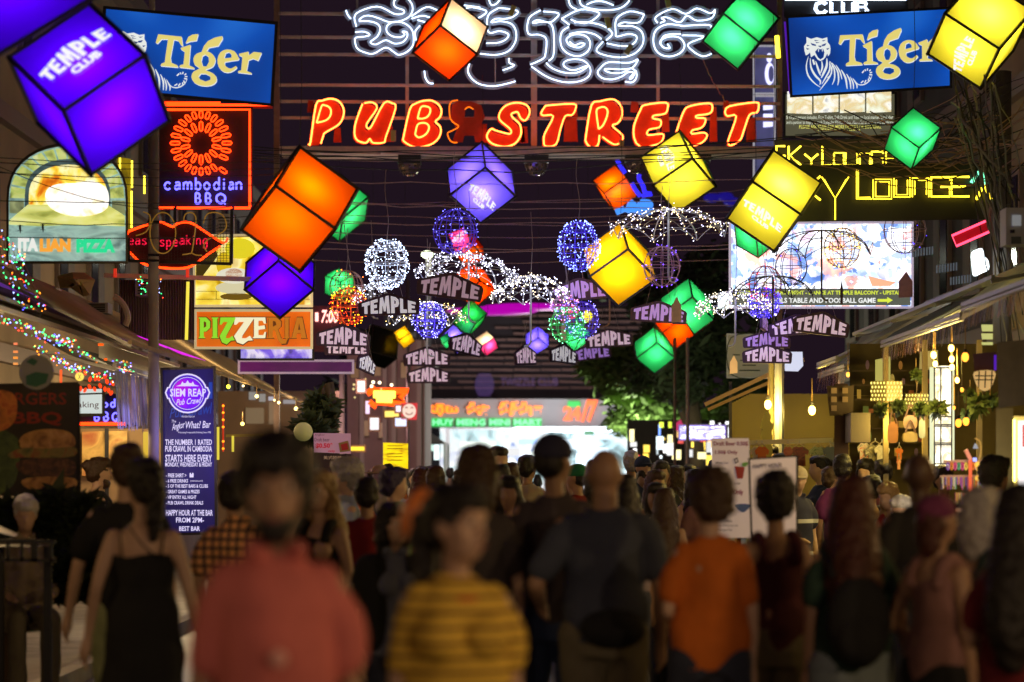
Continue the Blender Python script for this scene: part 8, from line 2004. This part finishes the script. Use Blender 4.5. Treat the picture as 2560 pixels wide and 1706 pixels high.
# --- foreground
p1 = person('man in a coral polo shirt with dark hair and beard facing the camera', 690, 1100, 6.0, 8, 's', 'tan', 'curly', 'black', 'shirt', c_pink, 'trousers', None, 'down', 'down', 0.3, -6, 0.12, True)
g = G(); g.ell((0, -.152, 1.20), (.022, .006, .022), 10, 6); acc(p1, 'chest_emblem', g, cloth('emblem', (0.7, 0.35, 0.3)))
p2 = person('woman in a yellow striped tee with red collar turning her head to the right', 1143, 1216, 7.0, 12, 'f', 'light', 'pony', 'black', 'tee', st_yel, 'trousers', None, 'down', 'down', 0.3, 38, 0.05)
g = G(); g.tube([(.088 * math.cos(t), .012 + .088 * math.sin(t), 1.425 - .028 * (1 - math.sin(t)) * .8) for t in np.linspace(0, 6.283, 25)[:-1]], .011, 6, closed=True); acc(p2, 'collar', g, cloth('collar_red', (0.5, 0.03, 0.02)))
o = G()
o.ell(P(1058, 1300, 7.6), (.075, .06, .10), 14, 10); o = o.build('orange_balloon', mat('balloon_orange', (0.75, 0.22, 0.05), 0.4), smooth=True); tag(o, 'blurred orange balloon beside the woman in the yellow striped tee', 'balloon')
G().tube([P(1058, 1370, 7.6), P(1062, 1600, 7.6)], .003, 4).build('string', M_CORD, o)
person('brown haired woman seen from behind in front of the cap wearer', 1192, 1118, 11.3, 185, 'f', 'light', 'bob', 'brown', 'tee', cloth('dusk', (0.05, 0.04, 0.04)), 'trousers', None, 'down', 'down', 0.5)
p4 = person('tall man with a dark blue cap and grey brown tee seen from behind', 1385, 1084, 11.6, 188, 'm', 'tan', 'cap', 'black', 'tee', c_greybr, 'trousers', c_jean, 'down', 'down', 0.6, -42, cap_m=cloth('cap_navy', (0.02, 0.02, 0.05)))
p5 = person('bald heavy man in a slate shirt seen from behind', 1512, 1116, 11.0, 184, 'h', 'tan', 'none', 'grey', 'tee', c_slate, 'trousers', c_khaki, 'down', 'hold', 0.5)
g = G(); g.ell((-.02, .17, .93), (.15, .08, .09), 14, 8); carried(p5, 'waist_bag', g, cloth('bag_black', (0.012, 0.012, 0.014)), 'black waist bag behind the bald man', 'bag', .014)
p6 = person('curly haired woman in an orange tee with a raised hand seen from behind', 1775, 1182, 10.2, 186, 'f', 'light', 'curly', 'brown', 'tee', c_orange, 'trousers', None, 'down', 'bent', 0.5, 10)
g = G(); g.ell((.0, .18, .68), (.15, .09, .13), 14, 10); lim(g, [(-.10, .16, .78), (.0, .16, .86), (.10, .16, .78)], [.012, .012, .012], 3, 6); bag = carried(p6, 'handbag', g, cloth('bag_black', (0.012, 0.012, 0.014)), 'black handbag with a gold clasp behind the woman in orange', 'bag', .014)
g = G(); g.ell(P(1818, 1612, 9.9), (.024, .012, .03), 12, 8); g.build('clasp', mat('gold', (0.8, 0.5, 0.1), 0.2, metal=1.0), bag)
p7 = person('short haired person in a maroon tank top and khaki shorts seen from behind', 1938, 1188, 11.2, 192, 'f', 'tan', 'curly', 'black', 'tank', c_maroon, 'shorts', c_khaki, 'down', 'down', 0.6, -10)
p8 = person('woman with very long auburn hair wearing a black backpack seen from behind', 2128, 1196, 10.2, 182, 'f', 'tan', 'long', 'auburn', 'tee', c_green, 'shorts', c_jean2, 'out', 'down', 0.5)
g = G(); g.ell((0, .20, 1.10), (.145, .085, .21), 16, 12); g.ell((0, .27, 1.02), (.11, .05, .11), 12, 8)
for s in (-1, 1): lim(g, [(s * .11, .15, 1.30), (s * .12, .0, 1.44), (s * .11, -.13, 1.30), (s * .13, .02, 1.05)], [.02, .022, .02, .014], 4, 6)
carried(p8, 'backpack', g, cloth('bag_black', (0.012, 0.012, 0.014)), 'black backpack worn by the long haired woman', 'backpack', .014)
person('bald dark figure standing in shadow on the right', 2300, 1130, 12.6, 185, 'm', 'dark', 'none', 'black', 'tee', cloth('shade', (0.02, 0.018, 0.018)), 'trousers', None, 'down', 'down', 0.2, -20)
person('woman with a plum head scarf and rose sleeveless top walking right', 2345, 1234, 10.0, 130, 'f', 'tan', 'scarf', 'auburn', 'tank', c_rose, 'trousers', c_black, 'down', 'hold', 0.5, 0, cap_m=cloth('scarf_plum', (0.16, 0.03, 0.09)))
person('grey haired woman in a dark vest looking right near the right edge', 2458, 1226, 10.4, 120, 'f', 'light', 'bob', 'grey', 'tank', cloth('teal_black', (0.015, 0.03, 0.03)), 'trousers', c_black, 'hold', 'down', 0.3, 10)
person('woman with long black hair and dark red top cut by the right edge', 2556, 1216, 8.8, 150, 'f', 'tan', 'long', 'black', 'tee', cloth('wine', (0.13, 0.008, 0.012)), 'trousers', None, 'down', 'bent', 0.3, 0)
p13 = person('woman in a black strappy dress with tied hair seen from behind', 358, 1150, 11.2, 184, 'f', 'light', 'pony', 'black', 'cami', c_black, 'none', None, 'out', 'out', 0.4, 28)
g = G(); g.tube([(-.085, .115, 1.27), (0, .10, 1.34), (.07, .06, 1.43)], .004, 4); acc(p13, 'bag_strap', g, c_black)
person('man in a black tee and pale green shorts partly hidden by the woman in black', 318, 1112, 12.4, 182, 'm', 'light', 'short', 'brown', 'tee', c_black, 'shorts', c_skirt, 'down', 'out', 0.6, 10)
person('person in an orange plaid shirt left of the coral polo man', 588, 1182, 13, 170, 'm', 'tan', 'short', 'black', 'shirt', plaid, 'trousers', None, 'hold', 'down', 0.3)
person('blond woman in a black tank top partly behind the coral polo man', 800, 1180, 13.6, 330, 'f', 'light', 'long', 'blond', 'tank', c_black, 'trousers', None, 'down', 'down', 0.3, 10)
person('short haired man in a dark red tee seen from behind', 917, 1196, 16, 184, 'm', 'tan', 'short', 'black', 'tee', c_red, 'trousers', None, 'down', 'down', 0.4)
p20 = person('woman in a black jacket over a blue collar facing the camera', 985, 1262, 12.2, 15, 'f', 'light', 'bob', 'black', 'shirt', cloth('bluegrey_shirt', (0.16, 0.18, 0.26)), 'trousers', None, 'down', 'down', 0.2, 20)
g = G()
for s in (-1, 1): lim(g, [(s * .13, -.04, 1.37), (s * .13, -.06, 1.18), (s * .13, -.05, .95)], [.085, .085, .08], 3, 10); lim(g, [(s * .16, .01, 1.37), (s * .21, .02, 1.2)], [.075, .07], 2, 8)
lim(g, [(0, .07, 1.36), (0, .06, 1.1), (0, .06, .95)], [.13, .12, .12], 3, 12); acc(p20, 'jacket', g, c_black, vox=.014)
# --- middle distance
person('grey haired man in a pale blue shirt looking left', 864, 1150, 17.4, 285, 'm', 'light', 'curly', 'grey', 'shirt', c_ltblue, 'trousers', None, 'down', 'down', 0.4, 0)
person('man with blue black hair and sage green collar looking right', 985, 1170, 17.2, 120, 'm', 'light', 'short', 'blue_black', 'shirt', c_sage, 'trousers', None, 'down', 'down', 0.4)
person('bearded man in a black tank top before the restaurant front', 243, 1146, 21, 115, 'm', 'light', 'bun', 'brown', 'tank', c_black, 'trousers', None, 'down', 'bent', 0.2, 0, 0.1, True)
person('white haired man bent over a menu at the lower left', 62, 1240, 16.6, 20, 'm', 'light', 'short', 'white', 'shirt', cloth('stripe_tan', (0.22, 0.17, 0.11)), 'sit', c_khaki, 'bent', 'bent', 0, -10, 0.35, False, 'long')
person('person in a yellow tee with a brown backpack', 1655, 1176, 24, 180, 'f', 'light', 'short', 'auburn', 'tee', c_yel, 'trousers', c_red, 'down', 'down', 0.4)
person('dark haired woman in a black tank top looking right by the yellow tee', 1692, 1166, 26, 170, 'f', 'light', 'long', 'brown', 'tank', c_black, 'trousers', c_jean2, 'down', 'bent', 0.4, -30)
person('man with a dark cap behind the bald man', 1608, 1140, 26, 20, 'm', 'tan', 'cap', 'black', 'tee', c_navy, 'trousers', None, 'down', 'down', 0.4, 0, 0, True, cap_m=c_navy)
person('close cropped man left of the capped man', 1578, 1128, 27, 180, 'm', 'tan', 'crew', 'grey', 'tee', cloth('charcoal', (0.04, 0.04, 0.05)), 'trousers', None, 'down', 'down', 0.4)
person('man wearing a green cap between the tall man and the bald man', 1442, 1160, 22, 240, 'm', 'tan', 'cap', 'black', 'tee', c_red, 'trousers', None, 'down', 'down', 0.3, 0, cap_m=cloth('cap_green', (0.01, 0.14, 0.06)))
person('man in a striped navy polo and pale cap looking down', 1992, 1166, 22.5, 30, 'm', 'light', 'cap', 'black', 'shirt', stripes_mat('polo_stripes', (0.02, 0.02, 0.05), (0.5, 0.5, 0.5), 0.30, 'Z', 0.12), 'trousers', None, 'bent', 'down', 0.2, -30, 0.15, cap_m=cloth('cap_pale', (0.5, 0.42, 0.32)))
person('black haired man looking left over the happy hour board', 1955, 1136, 26, 300, 'm', 'light', 'short', 'black', 'tee', c_black, 'trousers', None, 'down', 'down', 0.2)
person('another dark haired man by the clothes rail', 1932, 1116, 28, 330, 'm', 'light', 'short', 'black', 'tee', c_navy, 'trousers', None, 'bent', 'down', 0.2)
person('woman in a navy tee in profile facing left before the shutter wall', 2048, 1142, 25.5, 280, 'f', 'light', 'bun', 'black', 'tee', c_navy, 'trousers', None, 'down', 'down', 0.2)
person('man in a khaki shirt looking right beside the woman in navy', 2080, 1168, 24, 120, 'm', 'light', 'crew', 'brown', 'shirt', cloth('khaki_shirt', (0.32, 0.28, 0.14)), 'trousers', None, 'down', 'down', 0.2)
person('dark haired person in a purple tee seen from behind by the brown post', 2106, 1138, 23.2, 175, 'm', 'tan', 'short', 'black', 'tee', c_purp, 'trousers', None, 'down', 'down', 0.2)
person('seated elderly person in a plaid shirt reading a menu on the right', 2258, 1240, 19.0, 335, 'm', 'light', 'crew', 'white', 'shirt', stripes_mat('plaid_violet', (0.3, 0.25, 0.35), (0.05, 0.03, 0.12), 0.06, 'Z', 0.4, (0.12, 0.08, 0.2)), 'sit', c_jean, 'fwd', 'fwd', 0, -10, 0.25, False, 'long')
person('blond woman leaning behind the seated reader', 2230, 1208, 20, 320, 'f', 'light', 'long', 'blond', 'tank', c_red, 'trousers', None, 'bent', 'bent', 0.1, 0, 0.3)
person('woman with tied black hair at the stalls', 2178, 1190, 21, 200, 'f', 'tan', 'bun', 'black', 'tank', cloth('slateblue', (0.06, 0.08, 0.12)), 'trousers', None, 'down', 'down', 0.1)
person('shop worker with dark hair in the middle stall', 2167, 1150, 24.4, 330, 'f', 'light', 'bob', 'black', 'tee', c_cream, 'trousers', None, 'down', 'down', 0.1, 0, 0.15)
person('woman with a high bun behind the stall shoppers', 2206, 1150, 23.6, 190, 'f', 'tan', 'bun', 'black', 'tee', c_maroon, 'trousers', None, 'down', 'down', 0.1)
person('vendor behind the bracelet stand', 2360, 1166, 20.5, 10, 'm', 'tan', 'short', 'black', 'tee', c_black, 'trousers', None, 'down', 'down', 0.1)
person('dark haired person at the far right stall looking right', 2490, 1146, 17.5, 120, 'm', 'tan', 'curly', 'black', 'tee', c_black, 'trousers', None, 'down', 'down', 0.1)
person('tall man facing the camera behind the brown haired woman', 1246, 1118, 20.5, 20, 'm', 'light', 'crew', 'black', 'tee', c_white, 'trousers', None, 'down', 'down', 0.4)
person('woman in a straw hat left of the yellow board', 950, 1164, 25, 20, 'f', 'light', 'hat', 'brown', 'tee', c_cream, 'trousers', None, 'down', 'down', 0.2, cap_m=cloth('straw', (0.45, 0.32, 0.12)))
person('long haired woman in a pink tee behind the blue haired man', 1053, 1172, 24, 180, 'f', 'light', 'long', 'auburn', 'tee', cloth('pinktee', (0.5, 0.14, 0.18)), 'trousers', None, 'down', 'down', 0.2)
person('dark haired person next to the woman in the pink tee', 1090, 1168, 21, 180, 'm', 'tan', 'short', 'brown', 'tee', cloth('plum', (0.12, 0.04, 0.07)), 'trousers', None, 'down', 'down', 0.2)
person('brown haired person left of the tall man in the cap', 1272, 1162, 19, 182, 'f', 'light', 'short', 'brown', 'tee', c_greybr, 'trousers', None, 'down', 'down', 0.2)
person('person in a beige tee behind the tall man', 1320, 1140, 25, 150, 'm', 'tan', 'short', 'black', 'tee', c_cream, 'trousers', None, 'down', 'down', 0.3)
person('pale shirted person between the bald man and the green cap', 1560, 1190, 15.5, 182, 'f', 'tan', 'long', 'black', 'tee', cloth('mauve', (0.25, 0.2, 0.24)), 'trousers', None, 'down', 'down', 0.3)
person('second woman with long dark hair right of the yellow tee', 1735, 1175, 22, 200, 'f', 'light', 'long', 'black', 'tank', cloth('mauve2', (0.3, 0.2, 0.2)), 'trousers', c_jean2, 'down', 'down', 0.3)
# --- far crowd: repeated figures, each with its own clothes, place and size
cr = random.Random(77); kinds = [('m', 'short', 'black', 'tee'), ('f', 'long', 'brown', 'tank'), ('m', 'crew', 'brown', 'tee'), ('f', 'bob', 'black', 'tee')]
cols_c = [c_white, c_navy, c_orange, c_black, c_ltblue, c_greybr, c_rose, c_sage, c_cream, c_purp, c_red, c_yel]
crowd = []
for k in range(120):
    d_ = 15 + 38 * cr.random() ** .8; X_ = cr.uniform(-2.9, 3.0) * (1 if d_ > 32 else .72); x_ = CX + X_ / d_ * FPX
    if d_ < 20 and (x_ > 1900 or x_ < 880): continue
    hgt = cr.uniform(1.54, 1.80); yt = HY - (hgt - HC) / px(d_); kd = cr.choice(kinds)
    crowd.append((x_, len(crowd))); cl = cr.choice(cols_c); crowd[-1] += (person('x', x_, yt, d_, cr.choice([0, 20, 170, 180, 190, 200, 340]), kd[0], cr.choice(['tan', 'light', 'brown']), kd[1], kd[2], kd[3], cl, 'trousers', cr.choice([None, c_khaki, c_jean, c_black]), 'down', 'down', 0.5, 0, 0, False, 'short', .024, group='distant crowd in the street'), kd, cl.name.replace('cloth_', ''), d_)

for i, (x_, _, e_, kd, cn, d_) in enumerate(sorted(crowd, key=lambda q: q[0])):
    e_['label'] = 'far %s with %s %s hair and %s top, number %d from the left%s' % ('man' if kd[0] == 'm' else 'woman', kd[1], kd[2], cn, i + 1, '' if d_ < 34 else ', distant')
# things held and stood on
e = empty('menu_card', P(12, 1330, 15.9), 'open menu card held by the white haired man', 'menu')
G().quad(P(-10, 1310, 16), P(45, 1335, 15.9), P(42, 1342, 15.7), P(-12, 1330, 15.8)).build('page', mat('page', (0.6, 0.55, 0.45), 0.6), e)
e = empty('bar_table', P(60, 1400, 16), 'dark bar table with a rail before the white haired man', 'table')
G().box2(tuple(P(-40, 1368, 15.6)), tuple(P(128, 1362, 16.2))).build('tabletop', mat('table_dark', (0.05, 0.04, 0.035), 0.4), e)
for x in (0, 120): G().bar(P(x, 1366, 16), (P(x, 0, 16)[0], 16, 0.1), 0.05).build('leg', M_BLACK, e)
g = G()
for x in (20, 55, 82, 90, 128): g.bar(P(x, 1350, 15.4), P(x, 1405, 15.4), 0.02)
g.bar(P(0, 1352, 15.4), P(140, 1355, 15.4), 0.025); g.bar(P(0, 1400, 15.4), P(140, 1402, 15.4), 0.02); g.build('rail', M_BLACK, e)
for lb, x, d_, zs in (('wooden stool under the white haired man', 62, 16.6, 0.66), ('chair under the seated menu reader', 2258, 19.05, 0.64)):
    e = empty('stool', (P(x, 0, d_)[0], d_, 0.1), lb, 'stool', 'stools of the seated people')
    G().box((P(x, 0, d_)[0], d_, zs), (.38, .38, .04)).build('seat', mat('stool_wood', (0.1, 0.06, 0.03), 0.6), e)
    for a in (-.16, .16):
        for b in (-.16, .16): G().bar((P(x, 0, d_)[0] + a, d_ + b, zs), (P(x, 0, d_)[0] + a, d_ + b, 0.1), .035).build('leg', mat('stool_wood', (0.1, 0.06, 0.03), 0.6), e)
e = empty('menu_tablet', P(2262, 1340, 18.4), 'lit menu booklet held by the seated reader on the right', 'menu')
G().prism([[(2248, 1345), (2268, 1325), (2286, 1330), (2262, 1352)]], 18.4, 0.02).build('booklet', mat('booklet', (0.3, 0.3, 0.3), 0.4), e)
e = empty('railing', P(2262, 1400, 17.5), 'grey metal railing beside the seated reader', 'railing')
for x in (2242, 2254, 2266): G().bar(P(x, 1358, 17.5), (P(x, 0, 17.5)[0], 17.5, 0.1), 0.03).build('bar', M_ALU, e)
G().bar(P(2230, 1356, 17.5), P(2290, 1358, 17.5), 0.04).build('handrail', M_ALU, e)
# pendant lamps added out of view to light the walkers
def pendant(x, y, z, c, pw, lb):
    e = empty('added_pendant', (x, y, z), lb, 'lamp', 'added pendant lamps out of view along the near street')
    G().ell((x, y, z), (.07, .07, .09), 10, 8).build('glass', glow('pend', (255, 200, 110), 8), e)
    G().tube([(x, y, z + .08), (x, y, z + .8)], .008, 4).build('cord', M_CORD, e)
    lamp('light', (x, y - .1, z - .16), c, pw, 0.12, e)
for (x, y, z, c, pw, lb) in ((-4.0, -1.5, 2.7, (1, .68, .42), 130, 'added pendant lamp, unseen behind the viewer on the left side'), (4.0, -1.0, 2.7, (1, .68, .42), 400, 'added pendant lamp, unseen behind the viewer on the right side'),
        (-4.1, 5.5, 2.7, (1, .64, .3), 45, 'nearest added pendant lamp, out of view beside the walkers on the left'), (4.1, 5.0, 2.7, (1, .66, .3), 190, 'nearest added pendant lamp, out of view beside the walkers on the right'),
        (-4.3, 11, 2.7, (1, .62, .25), 28, 'second added pendant lamp, out of view along the left pavement'), (4.3, 11, 2.7, (1, .62, .2), 60, 'second added pendant lamp, out of view along the right pavement'),
        (-3.9, 18.0, 2.6, (1, .66, .3), 100, 'third added pendant lamp, out of view along the left pavement'), (3.9, 15.5, 2.6, (1, .64, .25), 160, 'third added pendant lamp, out of view along the right pavement'),
        (0.3, -4, 4.2, (1, .6, .5), 60, 'added lamp on a cable over the street, unseen behind the viewer')):
    pendant(x, y, z, c, pw, lb)
